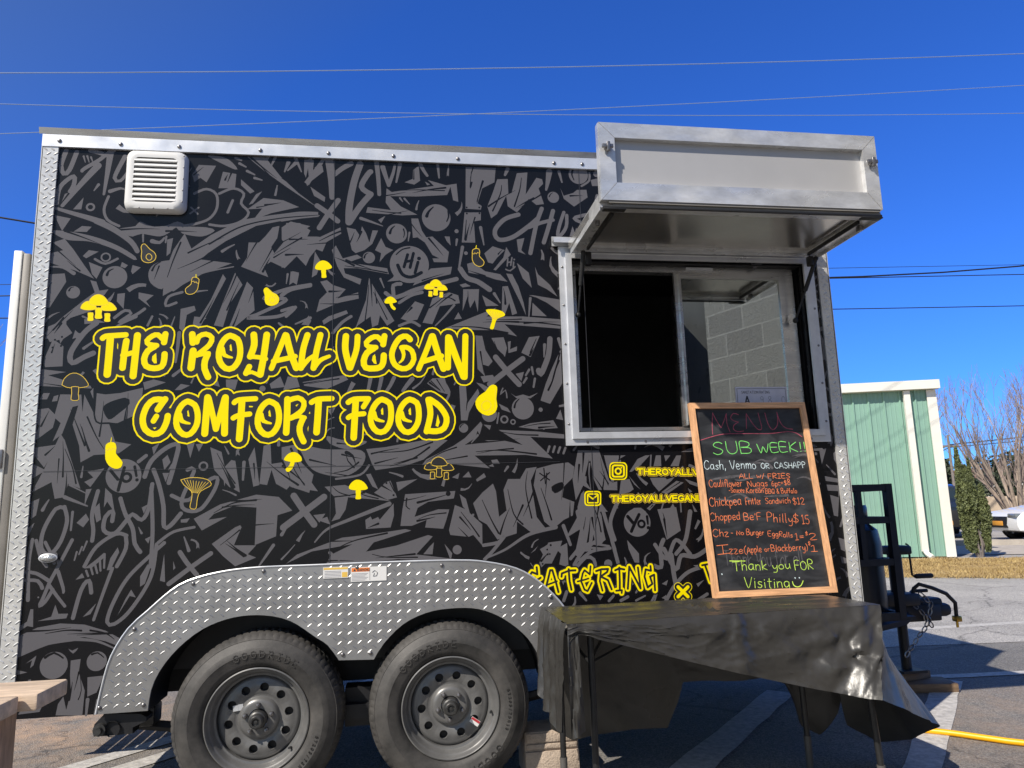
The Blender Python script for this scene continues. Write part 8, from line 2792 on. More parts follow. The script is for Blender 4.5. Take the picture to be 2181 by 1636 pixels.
# wheels
def make_wheel():
    Wh = bpy.data.objects.new('wheel', None); COL.objects.link(Wh); Wh.parent = T
    Wh.matrix_parent_inverse = Matrix.Translation(T.location).inverted(); Wh.location = (.993, 0, .335)
    N = 288
    prof = [(.205, -.028), (.214, -.046), (.232, -.056), (.262, -.060), (.264, -.0612), (.286, -.058), (.288, -.0565), (.306, -.048), (.316, -.040), (.318, -.0405), (.326, -.031), (.3335, -.019), (.340, -.006), (.3425, .012), (.3435, .03), (.3435, .05),
            (.336, .052), (.336, .058), (.3435, .06), (.3435, .085), (.336, .087), (.336, .093), (.3435, .095), (.3425, .13), (.335, .15), (.30, .165), (.21, .15)]
    def mod(i, k, r):
        if 10 <= i <= 12: return r-(.0032 if (k % 4) == 0 else 0)
        if 13 <= i <= 15: return r-(.004 if ((k+2) % 4) == 0 else 0)
        if 18 <= i <= 19 or 22 <= i <= 23: return r-(.004 if ((k+(i % 2)) % 4) == 0 else 0)
        return r
    t = MB(); t.lathe(prof, (0, 0, 0), 'y', N, True, mod); ty = t.build('tyre', 'tyre_rubber', Wh)
    # raised maker's word and size marks on the sidewall
    def arc_text(word, r0, h, a0, step, wv):
        t = MB()
        for i, ch in enumerate(word):
            a = a0-step*i; c, s = math.cos(a), math.sin(a); wd, sts = GLYPH[ch]
            for st in sts:
                for p, q in zip(st, st[1:]):
                    P = []
                    for e in (p, q):
                        u = (e[0]-wd/2)/10*h*1.25; v = r0+(e[1]/10-.5)*h
                        P.append(Vector((c*v+s*u, 0, s*v-c*u)))
                    dv = (P[1]-P[0]).normalized(); nv = Vector((-dv.z, 0, dv.x))*wv/2; y = -.0597
                    e0, e1 = P[0]-dv*wv*.3, P[1]+dv*wv*.3
                    lo = [e0-nv, e1-nv, e1+nv, e0+nv]
                    vs = [(v.x, y+.002, v.z) for v in lo]+[(v.x, y-.0022, v.z) for v in lo]
                    t.add(vs, [(4, 5, 6, 7), (0, 1, 5, 4), (1, 2, 6, 5), (2, 3, 7, 6), (3, 0, 4, 7)])
        return t
    for a in (('GOODRIDE', .262, .026, R(118), R(7.6), .0040), ('ST205/75R15', .250, .011, R(-8), R(3.6), .0020), ('GOODRIDE', .262, .026, R(298), R(7.6), .0040)):
        arc_text(*a).build('sidewall_lettering', 'tyre_rubber', Wh, fix=False)
    r = MB()
    r.lathe([(.208, -.036), (.2075, -.044), (.203, -.046), (.199, -.042), (.196, -.030), (.190, -.024), (.186, -.020), (.182, -.004), (.176, .004), (.168, .006), (.166, .03)], (0, 0, 0), 'y', 96)
    r.lathe([(.1665, .0275), (.160, .016), (.152, .012), (.144, .0105)], (0, 0, 0), 'y', 100)
    # holed face ring: ten sectors around round openings
    r0, r1, nh = .098, .144, 10; rc = .121; hr = .0178; vs = []; fs = []
    fy = lambda rr: .0105-.004*math.sin(min(1, max(0, (r1-rr)/(r1-r0)))*math.pi)-.0*rr
    for k in range(nh):
        a = R(90)+2*math.pi*k/nh; half = math.pi/nh; ns = 24; st = len(vs)
        for i in range(ns):
            side, fr = divmod(i, 6); fr /= 6
            u, v = [(-1+2*fr, -1), (1, -1+2*fr), (1-2*fr, 1), (-1, 1-2*fr)][side]
            an = math.atan2(v*.023, u*half*rc)
            hx, hy_ = hr*math.cos(an), hr*math.sin(an)
            rr = rc+v*.023; aa = a+u*half
            vs.append((rr*math.cos(aa), fy(rr), rr*math.sin(aa)))
            tx, tz = -math.sin(a), math.cos(a)
            px_, pz_ = math.cos(a)*(rc+hy_)+tx*hx, math.sin(a)*(rc+hy_)+tz*hx
            vs.append((px_, fy(rc+hy_)-.001, pz_)); vs.append((px_, .03, pz_))
        for i in range(ns):
            j = (i+1) % ns; p, q = st+3*i, st+3*j
            fs += [(p, q, q+1, p+1), (p+1, q+1, q+2, p+2)]
    r.add(vs, fs, True)
    r.lathe([(.098, .0105), (.092, .014), (.084, .013), (.078, .002), (.070, -.006), (.060, -.008), (.040, -.007), (.038, .004)], (0, 0, 0), 'y', 80)
    r.build('rim', 'rim_grey', Wh, fix=False)
    h = MB(); h.lathe([(.160, .034), (.05, .034)], (0, 0, 0), 'y', 40); h.build('brake_drum', 'tarp_black', Wh)
    h = MB(); h.lathe([(.037, .0), (.036, -.030), (.034, -.038), (.029, -.041), (.028, -.055), (.0265, -.062), (.022, -.066), (.016, -.066), (.0155, -.058), (.008, -.057), (.007, -.062), (0, -.063)], (0, 0, 0), 'y', 36); h.build('hub', 'hub_steel', Wh)
    for k in range(5):
        a = R(100)+2*math.pi*k/5; l = MB()
        l.lathe([(.0105, -.006), (.0105, -.020), (.0080, -.023), (.0045, -.024), (.0045, -.030), (0, -.031)], (.055*math.cos(a), 0, .055*math.sin(a)), 'y', 6, False)
        l.build('lug_nut', 'lug_steel', Wh)
    v = MB(); v.tube([(.178*math.cos(R(-33)), -.004, .178*math.sin(R(-33))), (.172*math.cos(R(-33)), -.03, .172*math.sin(R(-33)))], .005, 8); v.build('valve', 'rubber_black', Wh)
    return Wh
w1 = make_wheel()
w2 = w1.copy(); COL.objects.link(w2); w2.location = (1.780, 0, .335); w2.rotation_euler = (0, R(-22), 0)
for ch in w1.children:
    c = ch.copy(); COL.objects.link(c); c.parent = w2
w1.rotation_euler = (0, R(9), 0)
v = MB(); v.mat('sticker_white'); v.box(-.021, .021, -.001, 0, -.012, .012); v.mat('sticker_red'); v.box(-.020, .020, -.0016, -.0011, .001, .011); 
o = v.build('rim_sticker', None, w2); o.matrix_local = Matrix.Rotation(R(22), 4, 'Y') @ Matrix.Translation((.128*math.cos(R(-35)), .004, .128*math.sin(R(-35)))) @ Matrix.Rotation(R(35), 4, 'Y')
v = MB(); v.mat('aluminium'); v.box(-.020, .0, -.004, 0, -.012, .010); v.box(.0005, .020, -.0035, 0, -.012, .012)
o = v.build('balance_weight', None, w1); o.matrix_local = Matrix.Rotation(R(-9), 4, 'Y') @ Matrix.Translation((-.083, .0085, .045)) @ Matrix.Rotation(R(-6), 4, 'Y')

# drawbar with cage, jack, coupler, chain
c = MB()
for sy in (-1, 1): c.tube([(3.70, 1.05+sy*.62, .43), (4.66, 1.05+sy*.07, .43)], .045, 4, True, False)
c.bbox(4.62, 4.90, .97, 1.13, .40, .50, .01); c.box(3.76, 4.45, .60, 1.5, .475, .495); c.build('drawbar', 'dark_steel', T)
c = MB(); c.bbox(4.635, 4.935, .99, 1.11, .455, .535, .02); c.bbox(4.815, 4.985, .975, 1.125, .42, .50, .03); c.tube([(4.715, 1.05, .53), (4.775, 1.05, .575), (4.875, 1.05, .575)], .012, 6); c.bbox(4.50, 4.74, .93, 1.17, .50, .575, .015); c.build('coupler', 'dark_steel', T)
c = MB(); cy0, cy1 = .60, 1.46
for x in (3.98, 4.36):
    for y in (cy0, cy1): c = MB(); c.box(x-.02, x+.02, y-.02, y+.02, .49, 1.24); c.build('cage_post', 'dark_steel', T)
c = MB()
for z in (1.22, 1.035, .80, .505):
    c.box(4.0, 4.34, cy0-.018, cy0+.018, z-.02, z+.018); c.box(4.0, 4.34, cy1-.018, cy1+.018, z-.02, z+.018)
    for x in (3.98, 4.36): c.box(x-.018, x+.018, cy0+.021, cy1-.021, z-.02, z+.018)
c.box(4.155, 4.185, cy0-.016, cy0+.016, .815, 1.20); c.build('cage_rail', 'dark_steel', T)
c = MB(); c.tube([(4.675, 1.05, .82), (4.675, 1.05, .10)], .030, 12); c.tube([(4.675, 1.05, .82), (4.675, 1.05, .42)], .042, 12); c.bbox(4.615, 4.760, .985, 1.115, .805, .860, .012); c.box(4.595, 4.755, .97, 1.13, .10, .115)
c.build('jack', 'dark_steel', T)
c = MB(); c.tube([(4.755, 1.04, .87), (4.767, 1.03, .86), (4.770, 1.03, .675), (4.785, 1.03, .668)], .007, 6); c.bbox(4.785, 4.915, 1.015, 1.045, .652, .682, .013); c.build('jack_handle', 'rubber_black', T)
c = MB(); c.tube([(4.715, 1.0, .52), (4.735, .98, .60), (4.765, .97, .625), (4.845, .96, .60), (4.945, .97, .56), (5.015, .99, .50), (5.020, 1.0, .42)], .012, 8)
c.tube([(4.635, .96, .53), (4.675, .95, .56), (4.715, .95, .555), (4.765, .95, .52)], .006, 6); c.build('brake_cable', 'rubber_black', T)
c = MB(); c.bbox(5.000, 5.040, .975, 1.02, .385, .42, .006); c.tube([(5.020, 1.0, .39), (5.020, 1.0, .35)], .008, 6); c.build('plug', 'brass', T)
def link(mb, p, d, flip):
    d = Vector(d).normalized(); a = d.cross(Vector((0, 1, 0)) if flip else Vector((1, .3, 0))).normalized(); P = []
    for k in range(11):
        t = 2*math.pi*k/10; P.append(Vector(p)+d*.022*math.cos(t)+a*.012*math.sin(t))
    mb.tube(P, .004, 5, False)
c = MB(); pts = smooth_pts([(4.675, .95, .53), (4.745, .945, .46), (4.775, .95, .39), (4.715, .945, .33), (4.635, .93, .26), (4.575, .92, .20)], .034)
for i in range(len(pts)-1): link(c, pts[i], Vector(pts[i+1])-Vector(pts[i]), i % 2)
pts = smooth_pts([(4.775, .97, .56), (4.815, .95, .50), (4.785, .945, .42), (4.815, .95, .36)], .034)
for i in range(len(pts)-1): link(c, pts[i], Vector(pts[i+1])-Vector(pts[i]), i % 2)
c.build('safety_chain', 'lug_steel', T)
# gas cylinders in the cage, timber under the jack
for x, y in ((4.235, .80), (4.20, 1.22)):
    c = MB(); c.lathe([(0, 0), (.14, 0), (.155, .03), (.158, .10), (.158, .40), (.145, .48), (.09, .525), (.04, .535)], (x, y, .496), 'z', 28)
    c.lathe([(.085, .52), (.10, .55), (.10, .61), (.095, .625)], (x, y, .496), 'z', 24); c.tube([(x, y, 1.0), (x, y, 1.12)], .022, 10)
    tag(c.build('gas_cylinder', 'cylinder_dark'), 'dark gas cylinder in the drawbar cage, '+('nearer the street' if y < 1 else 'behind the street-side cylinder'), 'gas cylinder', 'gas cylinders in the cage')
c = MB(); c.bbox(3.80, 3.97, .68, 1.3, .50, 1.02, .02); tag(c.build('battery_box', 'tarp_black'), 'black box strapped between the cage and the trailer front', 'box')
def plank(name, mat, c0, size, rz, lab, cat, grp=None):
    m = MB(); m.bbox(-size[0]/2, size[0]/2, -size[1]/2, size[1]/2, 0, size[2], .005); o = m.build(name, mat)
    o.location = c0; o.rotation_euler = (0, 0, rz); return tag(o, lab, cat, grp)
plank('timber_block', 'weathered_wood', (4.64, 1.02, .0), (.52, .20, .052), R(-12), 'longer brown timber block lying flat on the asphalt under the trailer jack', 'wood block', 'timber under the jack')
plank('timber_block', 'weathered_wood', (4.66, 1.08, .053), (.30, .16, .046), R(14), 'shorter dark timber block on top of the other, carrying the jack foot', 'wood block', 'timber under the jack')

# ------------------------------------------------------------------ folding table, cloth, menu board
TB = thing('folding_table', 'folding table with black steel legs under the black plastic sheet', 'table', (2.8, -.33, 0))
tc = [(2.175, -.612), (3.450, -.540), (3.440, -.075), (2.180, -.135)]
m = MB(); m.prism(tc, 'z', .692, .729); m.build('tabletop', 'table_plastic', TB)
def leg(p, q):
    m = MB(); p, q = Vector(p), Vector(q); m.mat('table_steel'); k = p.lerp(q, .80); m.tube([p, k], .0125, 12); m.mat('table_foot'); m.tube([k, q], .0155, 12)
    m.build('leg', None, TB)
leg((2.262, -.58, .69), (2.262, -.58, .0)); leg((3.372, -.525, .69), (3.41, -.53, .0)); leg((3.322, -.12, .69), (3.335, -.12, .0)); leg((2.235, -.145, .69), (2.235, -.145, .0))
for p, q, r in (((2.262, -.58, .60), (2.36, -.45, .685), .006), ((2.262, -.58, .58), (2.20, -.40, .685), .006), ((2.262, -.57, .585), (2.60, -.40, .685), .006)):
    m = MB(); m.tube([p, q], r, 8); m.build('brace', 'table_steel', TB)

NZ = lambda x, y, z=0.0: noise.noise(Vector((x, y, z)))
def cloth():
    m = MB(); zt = .735; A, B, C, D = [Vector((x, y, zt)) for x, y in ((2.165, -.622), (3.460, -.548), (3.450, -.070), (2.170, -.130))]
    # top: a few long creases
    nu, nv = 96, 34; vs = []
    for j in range(nv+1):
        for i in range(nu+1):
            u, v = i/nu, j/nv
            p = A.lerp(B, u).lerp(D.lerp(C, u), v)
            edge = min(1, 12*min(u, 1-u, v, 1-v)+.0)
            h = .006*abs(NZ(u*5, v*16, 1))+.005*max(0, NZ(u*2.2+4, v*7, 9))
            for (u0, v0, u1, v1, hh, sp) in ((.50, .0, .42, .75, .016, .012), (.02, .42, .40, .30, .007, .03), (.02, .62, .42, .72, .008, .025), (.45, .85, .75, .70, .012, .02), (.70, .68, 1.0, .62, .009, .02), (.12, .2, .5, .06, .006, .03), (.55, .5, .95, .4, .006, .03)):
                dx, dy = u1-u0, v1-v0; t = max(0, min(1, ((u-u0)*dx*6+(v-v0)*dy)/(dx*dx*6+dy*dy)))
                dd = math.hypot((u-u0-t*dx)*2.6, v-v0-t*dy)
                h += hh*math.exp(-(dd/sp)**2)*(.5+.5*math.sin(t*math.pi))
            vs.append((p.x, p.y, p.z+h*(edge*.8+.2)))
    fs = [(j*(nu+1)+i, j*(nu+1)+i+1, (j+1)*(nu+1)+i+1, (j+1)*(nu+1)+i) for j in range(nv) for i in range(nu)]
    m.add(vs, fs, True)
    def hang(top, bot, n, r, fold, seed, outdir, soft=.010):
        """skirt from a row of top points to a row of hem points with folds along outdir"""
        vs = []
        for k in range(r+1):
            t = k/r
            for i in range(n+1):
                u = i/n; p, q = top(u), bot(u)
                x = p.lerp(q, t)
                bulge = soft*math.sin(min(1, t*5)*math.pi/2)
                f = fold(u, t)+.0035*max(0, 1-abs(NZ(u*8+seed, t*3.5+u*4, seed+7))*9)*min(1, t*4)+.0025*max(0, 1-abs(NZ(u*15-t*6+seed, t*5, seed+17))*9)*min(1, t*4)+.006*NZ(u*7+seed, t*3.1, seed)*t**.5+.003*NZ(u*19+seed, t*9, seed+3)
                x = x+outdir(u)*(bulge+f)
                vs.append(x)
        m.add(vs, [(k*(n+1)+i, (k+1)*(n+1)+i, (k+1)*(n+1)+i+1, k*(n+1)+i+1) for k in range(r) for i in range(n)], True)
    def poly_at(P):
        P = [Vector(p) for p in P]; L = [0]
        for a, b in zip(P, P[1:]): L.append(L[-1]+(b-a).length)
        def f(u):
            s = u*L[-1]
            for i in range(len(P)-1):
                if s <= L[i+1] or i == len(P)-2: return P[i].lerp(P[i+1], (s-L[i])/max(1e-9, L[i+1]-L[i]))
        return f
    # front: short at the left corner, sloping down to the right
    hem = poly_at([(2.163, -.638, .672), (2.195, -.636, .700), (2.242, -.634, .693), (2.266, -.633, .683), (2.381, -.630, .650), (2.549, -.625, .602), (2.768, -.618, .541), (2.912, -.612, .501), (3.058, -.615, .468),
        (3.147, -.630, .448), (3.207, -.655, .437), (3.256, -.695, .432), (3.291, -.740, .432)])
    def ffold(u, t):
        s = 0
        for u0, amp, wd, lean in ((.512, .022, .016, .055), (.545, -.008, .022, .10), (.485, .012, .024, -.07), (.60, .008, .03, .14), (.08, .020, .016, .0), (.045, -.012, .012, 0), (.115, .012, .014, .02), (.30, .008, .05, .03), (.72, .008, .08, .06), (.93, .014, .03, .02), (.965, -.012, .02, .02)):
            c = u0+lean*t+.012*NZ(t*2.5, u0*40, 6); s += amp*math.exp(-((u-c)/(wd*(1+1.6*t)))**2)*math.sin(min(1, .25+t*1.1)*math.pi/2)*(1-.45*t)
        du, dt = (u-.925)*3.2, t-.58; d = math.hypot(du, dt); an = math.atan2(dt, du); k = math.exp(-(d/.30)**2)
        s += k*(.018*NZ(an*1.3+3, d*3, 2)+.014*abs(NZ(du*6+2, dt*3, 7))-.012*math.exp(-(d/.06)**2))+.012*max(0, u-.6)*abs(NZ(u*22, t*5+u*9, 3))*3
        aw = math.atan2(t*.36, (1.02-u)*1.3); s += .007*math.sin(aw*15+2*NZ(u*3, t*2, 8))*min(1, t*2)*(.35+.65*max(0, 1-abs(u-.8)*2))
        s += .012*NZ(u*9, t*2.2-u*5, 4)*math.sin(min(1, t*3)*1.57)
        return s
    hang(lambda u: A.lerp(B, u), hem, 150, 34, ffold, 2.0, lambda u: Vector((0, -1, 0)))
    # right end: a wide flap flaring out to a point that nearly reaches the ground
    rh = poly_at([(3.291, -.740, .432), (3.416, -.66, .376), (3.574, -.55, .306), (3.797, -.36, .207), (3.79, -.16, .10), (3.69, -.07, .07), (3.58, -.03, .14)])
    rt = poly_at([B, C])
    def rfold(u, t): return min(1, u*14)*.0+.018*math.exp(-((u-.16)/.05)**2)*t-.014*math.exp(-((u-.46)/.03)**2)*t+.012*math.sin(u*17)*t*u
    hang(rt, rh, 60, 26, rfold, 5.0, lambda u: Vector((.6*u*(2-u), -.9+.6*u, .1)))
    # left end: gathered folds down to knee height
    lh = poly_at([(2.148, -.640, .372), (2.150, -.55, .352), (2.150, -.48, .332), (2.152, -.42, .372), (2.150, -.34, .372), (2.150, -.255, .392), (2.150, -.22, .43)])
    lt = poly_at([A, D])
    hang(lt, lh, 64, 30, lambda u, t: (.014*math.sin(u*26+t*2)*(.3+t*.9)*(.35+u)+.010*math.exp(-((u-.12)/.05)**2)), 8.0, lambda u: Vector((-1, 0, 0)))
    # tail hanging off the front left corner
    hang(poly_at([(2.166, -.632, .735), (2.205, -.630, .735)]), poly_at([(2.160, -.655, .352), (2.215, -.640, .372)]), 12, 24, lambda u, t: .010*math.sin(u*6+t*5)*t, 4.0, lambda u: Vector((-.3, -1, 0)))
    # back: long drape down to the asphalt at the left, raised in the middle
    bh = poly_at([(2.20, -.08, .23), (2.30, -.07, .17), (2.42, -.06, .19), (2.56, -.05, .20), (2.73, -.045, .185), (2.78, -.05, .30), (2.80, -.055, .38), (3.0, -.06, .37), (3.2, -.05, .37), (3.29, -.05, .34), (3.36, -.04, .15), (3.44, -.05, .11), (3.53, -.05, .20), (3.58, -.05, .30)])
    hang(poly_at([(D.x, D.y+.004, D.z), (C.x, C.y+.004, C.z)]), bh, 110, 30, lambda u, t: .022*math.sin(u*31+1.7*math.sin(t*3+u*5))*t**.7*.6, 11.0, lambda u: Vector((0, 1, 0)), .004)
    return tag(m.build('tablecloth', 'plastic_sheet', None, fix=False), 'black plastic sheet draped over the folding table, hanging unevenly to a point at the right', 'tablecloth')
cloth()

# menu chalkboard leaning on the trailer, standing on the cloth
CB = thing('menu_board', 'pine-framed black chalkboard menu leaning on the trailer, standing on the black sheet', 'chalkboard', (3.24, -.135, .75))
BW, BHt, FW = .592, .893, .0275
uV = Vector((1, 0, 0.0)); vV = Vector((-.008, .105, .857)).normalized(); nV = uV.cross(vV)           # nV faces the street (-y)
O = Vector((2.936, -.137, .7385))
def bpt(u, v, h): return O+uV*u+vV*v+nV*h
def bbar(poly, h0, h1, mat):
    m = MB(); n = len(poly); m.add([bpt(u, v, h0) for u, v in poly]+[bpt(u, v, h1) for u, v in poly], [list(range(n))[::-1], list(range(n, 2*n))]+[(i, (i+1) % n, (i+1) % n+n, i+n) for i in range(n)]); return m.build('frame_rail', mat, CB)
f_ = FW
bbar([(0, 0), (BW, 0), (BW-f_, f_), (f_, f_)], -.004, .016, 'pine_frame_x'); bbar([(f_, BHt-f_), (BW-f_, BHt-f_), (BW, BHt), (0, BHt)], -.004, .016, 'pine_frame_x')
bbar([(0, 0.0005), (f_, f_+.0005), (f_, BHt-f_-.0005), (0, BHt-.0005)], -.004, .0155, 'pine_frame'); bbar([(BW-f_, f_+.0005), (BW, .0005), (BW, BHt-.0005), (BW-f_, BHt-f_-.0005)], -.004, .0155, 'pine_frame')
def slate_material():
    m = bpy.data.materials.new('slate_smeared'); m.use_nodes = True; t = m.node_tree; p = t.nodes['Principled BSDF']; L = t.links.new
    tc = t.nodes.new('ShaderNodeTexCoord'); mp = t.nodes.new('ShaderNodeMapping'); mp.inputs['Scale'].default_value = (2.2, 2, 5.5); mp.inputs['Rotation'].default_value = (0, R(38), 0); L(tc.outputs['Object'], mp.inputs[0])
    n = t.nodes.new('ShaderNodeTexNoise'); n.inputs['Scale'].default_value = 2.2; n.inputs['Detail'].default_value = 7; n.inputs['Distortion'].default_value = 1.6; L(mp.outputs[0], n.inputs['Vector'])
    r = t.nodes.new('ShaderNodeValToRGB'); e = r.color_ramp.elements; e[0].position = .42; e[1].position = .78; e[0].color = (.016, .0165, .018, 1); e[1].color = (.060, .062, .066, 1)
    L(n.outputs['Fac'], r.inputs[0]); L(r.outputs[0], p.inputs['Base Color']); p.inputs['Roughness'].default_value = .5
    return m
MATS['slate_smeared'] = slate_material()
m = MB(); m.add([bpt(u, v, h) for h in (-.003, .003) for u, v in ((f_-.004, f_-.004), (BW-f_+.004, f_-.004), (BW-f_+.004, BHt-f_+.004), (f_-.004, BHt-f_+.004))], [(3, 2, 1, 0), (4, 5, 6, 7), (0, 1, 5, 4), (1, 2, 6, 5), (2, 3, 7, 6), (3, 0, 4, 7)])
slate = m.build('slate', 'slate_smeared', CB)
B0 = Vector((2.945, -.135, .745)); ck = Decal(B0-nV*(B0-O).dot(nV), Vector((1, 0, 0)), Vector((0, .105, .857)).normalized(), nV, .0034, None, 9e-6)
ck.run(CHALK, {'r': 'chalk_red', 'g': 'chalk_green', 'w': 'chalk_white', 'f': 'chalk_orange', 'l': 'chalk_lime', 'x': 'chalk_ghost'}, 9).build('chalk_lettering', None, slate, fix=False)

# sanitation card taped inside the glass
m = MB(); m.mat('paper'); m.box(3.205, 3.478, .0362, .0372, 1.56, 1.716); m.mat('ink_grey')
card = m
for x0, x1, z0, z1 in ((3.212, 3.471, 1.706, 1.709), (3.212, 3.215, 1.57, 1.706), (3.468, 3.471, 1.57, 1.706)): m.box(x0, x1, .0356, .0361, z0, z1)
o = m.build('sanitation_card', None); tag(o, 'white sanitation rating card with a bold A behind the window glass', 'notice')
d_ = Decal((3.236, .0360, 1.683), (1, 0, 0), (0, 0, 1), (0, -1, 0), .0002, None, 4e-6); d_.mb.mat('ink')
stroke_text(d_, 'SANITATION RATING', 0, 0, 13, 1.7, .9)
for dx in (0, 1.5, 3): stroke_text(d_, 'A', 14+dx, -54, 40, 4.5)
d_.mb.mat('ink_grey'); stroke_text(d_, '98.0', 96, -52, 38, 2.2, 4)
c_ = d_.mb.build('card_lettering', None, o, fix=False)

# ------------------------------------------------------------------ small things on the asphalt
m = MB(); prof = [(.05, .0), (.05, .19), (.20, .19), (.20, .0)]
m.mat('concrete_block'); m.bbox(2.105, 2.345, .052, .24, 0, .188, .006); m.bbox(2.112, 2.338, .044, .0515, .145, .182, .002); m.bbox(2.112, 2.338, .044, .0515, .118, .138, .002); m.bbox(2.106, 2.344, .040, .0515, .002, .108, .002)
tag(m.build('concrete_block', None), 'pale concrete block on the asphalt between the front wheel and the table', 'concrete block')
m = MB(); m.tube(smooth_pts([(4.6, 1.7, .016), (4.55, 1.15, .016), (4.30, .75, .016), (4.08, .48, .016), (4.03, .33, .016), (4.11, .235, .016), (4.20, .165, .016), (4.26, .105, .016), (4.34, .015, .016), (4.45, -.09, .016), (4.7, -.22, .016), (5.2, -.25, .016), (6.2, -.7, .016)], .06), .0145, 10)
tag(m.build('hose', 'hose_yellow'), 'yellow hose lying on the asphalt beside the black sheet', 'hose')

PT = thing('picnic_table', 'bare cedar table end of thick planks at the lower left corner', 'picnic table', (-.1, -1.5, 0))
def board(x1, y0, y1, z0, z1, x0=-1.2):
    m = MB(); m.mat('cedar'); m.bbox(x0, x1, y0, y1, z0, z1, .006); m.build('plank', None, PT)
board(.705, -1.315, -1.145, .702, .742); board(.668, -1.462, -1.322, .702, .742)
m = MB(); m.bbox(.525, .613, -1.29, -1.20, 0, .700, .006); m.build('leg', 'cedar_end', PT)
m = MB(); m.bbox(-1.0, -.912, -1.29, -1.20, 0, .700, .006); m.build('leg', 'cedar_end', PT)
m = MB(); m.bbox(.48, .524, -1.45, -1.17, .61, .700, .004); m.build('cleat', 'cedar', PT)

# ------------------------------------------------------------------ trees and shrubs
def leaf_cloud(mb, n, pick, size, rnd, lo=-.6, hi=1.2):
    for _ in range(n):
        p = Vector(pick(rnd)); a, e = rnd.uniform(0, 6.283), rnd.uniform(lo, hi); s = size*rnd.uniform(.5, 1.3)
        d = Vector((math.cos(a)*math.cos(e), math.sin(a)*math.cos(e), math.sin(e))); q = d.cross(Vector((rnd.uniform(-1, 1), rnd.uniform(-1, 1), rnd.uniform(-1, 1)))).normalized()*s*.28
        mb.add([p-d*s*.5, p+q, p+d*s*.5, p-q], [(0, 1, 2, 3)])
def grow(mb, p, d, r, ln, depth, rnd, spread, up, twig_r=.004, split=(2, 3), shrink=.72):
    n = 4; P = [p]; q = p.copy(); dd = d.copy()
    for i in range(n):
        dd = (dd+Vector((rnd.uniform(-1, 1), rnd.uniform(-1, 1), rnd.uniform(-.3, 1)*up))*.12).normalized(); q = q+dd*ln/n; P.append(q.copy())
    r1 = max(twig_r*.6, r*.62); mb.tube(P, [r+(r1-r)*i/n for i in range(n+1)], 6 if r > .02 else 4 if r > .008 else 3, False)
    if depth <= 0: return
    k = rnd.randint(*split)
    for j in range(k):
        a = rnd.uniform(0, 6.283); t = rnd.uniform(.35, 1.0) if j else 1.0
        st = P[0].lerp(P[-1], t) if j == 0 else P[max(1, min(n, int(t*n+.5)))]
        side = Vector((math.cos(a), math.sin(a), 0)); nd = (dd+side*spread*rnd.uniform(.6, 1.2)+Vector((0, 0, up*.25))).normalized()
        grow(mb, st, nd, r1*rnd.uniform(.75, .95), ln*shrink*rnd.uniform(.8, 1.15), depth-1, rnd, spread, up, twig_r, split, shrink)

# columnar juniper beside the building corner
rnd = random.Random(11)
J = thing('juniper', 'tall narrow green juniper beside the corner of the green building', 'tree', (12.82, 10.0, 0))
def jp(cx, cy, h, r0, z0):
    def f(rn):
        t = rn.random()**.9; z = z0+h*t; rad = r0*(.40+.60*min(1, t*2.0))*max(.08, 1-max(0, t-.5)*1.75)**.8
        a = rn.uniform(0, 6.283); lob = 1+.20*math.sin(3*a+t*5)+.22*NZ(a*1.5, t*7, cx); q = rad*lob*math.sqrt(rn.uniform(.2, 1))
        return (cx+q*math.cos(a), cy+q*math.sin(a), z+rn.uniform(-.04, .04))
    return f
m = MB(); leaf_cloud(m, 17000, jp(12.74, 10.0, 1.66, .185, .12), .052, rnd, .3, 1.45); leaf_cloud(m, 5600, jp(12.66, 10.05, 1.95, .115, .2), .05, rnd, .3, 1.45); leaf_cloud(m, 6500, jp(12.97, 9.90, 1.25, .115, .14), .05, rnd, .3, 1.45); leaf_cloud(m, 2600, jp(12.84, 9.98, 1.72, .085, .2), .05, rnd, .3, 1.45)
m.build('crown', 'juniper', J, fix=False)
m = MB()
for k in range(9):
    a = k*.7; m.tube([(12.84+.04*math.cos(a), 9.98+.04*math.sin(a), 0), (12.81+.12*math.cos(a), 10.0+.12*math.sin(a), .25), (12.78+.10*math.cos(a), 10.0+.10*math.sin(a), 0.42+.04*(k % 4))], [.022, .018, .012], 5)
m.build('trunk', 'bark_grey', J)

# bare crape myrtle: many stems from the base, fanning up
rnd = random.Random(23)
CM = thing('bare_tree', 'bare many-stemmed tree with pale pinkish branches right of the juniper', 'tree', (21.6, 18.4, 0))
m = MB(); tr = MB(); c0 = Vector((21.6, 18.4, 0))
for k in range(14):
    a = k*.4488+rnd.uniform(-.2, .2); o_ = Vector((math.cos(a), math.sin(a), 0)); sp = rnd.uniform(.10, .46)
    P = [c0+o_*.13, c0+o_*(.20+sp*.3)+Vector((0, 0, .6)), c0+o_*(.30+sp*1.0)+Vector((0, 0, 1.4)), c0+o_*(.42+sp*2.0)+Vector((0, 0, 2.4))]
    tr.tube(P, [.095, .072, .052, .036], 7)
    for t_, ln in ((1, .9), (2, 1.05), (2, 1.0), (3, 1.05), (3, 1.1)):
        grow(m, P[t_], (o_*sp*1.5+Vector((rnd.uniform(-.4, .4), rnd.uniform(-.4, .4), 1.35))).normalized(), .027 if t_ > 1 else .018, ln, 3 if t_ < 2 else 4, rnd, .42, 1.0, .0065, (2, 3), .70)
tr.build('trunk', 'bark_pale', CM); m.build('branches', 'twig', CM, fix=False)

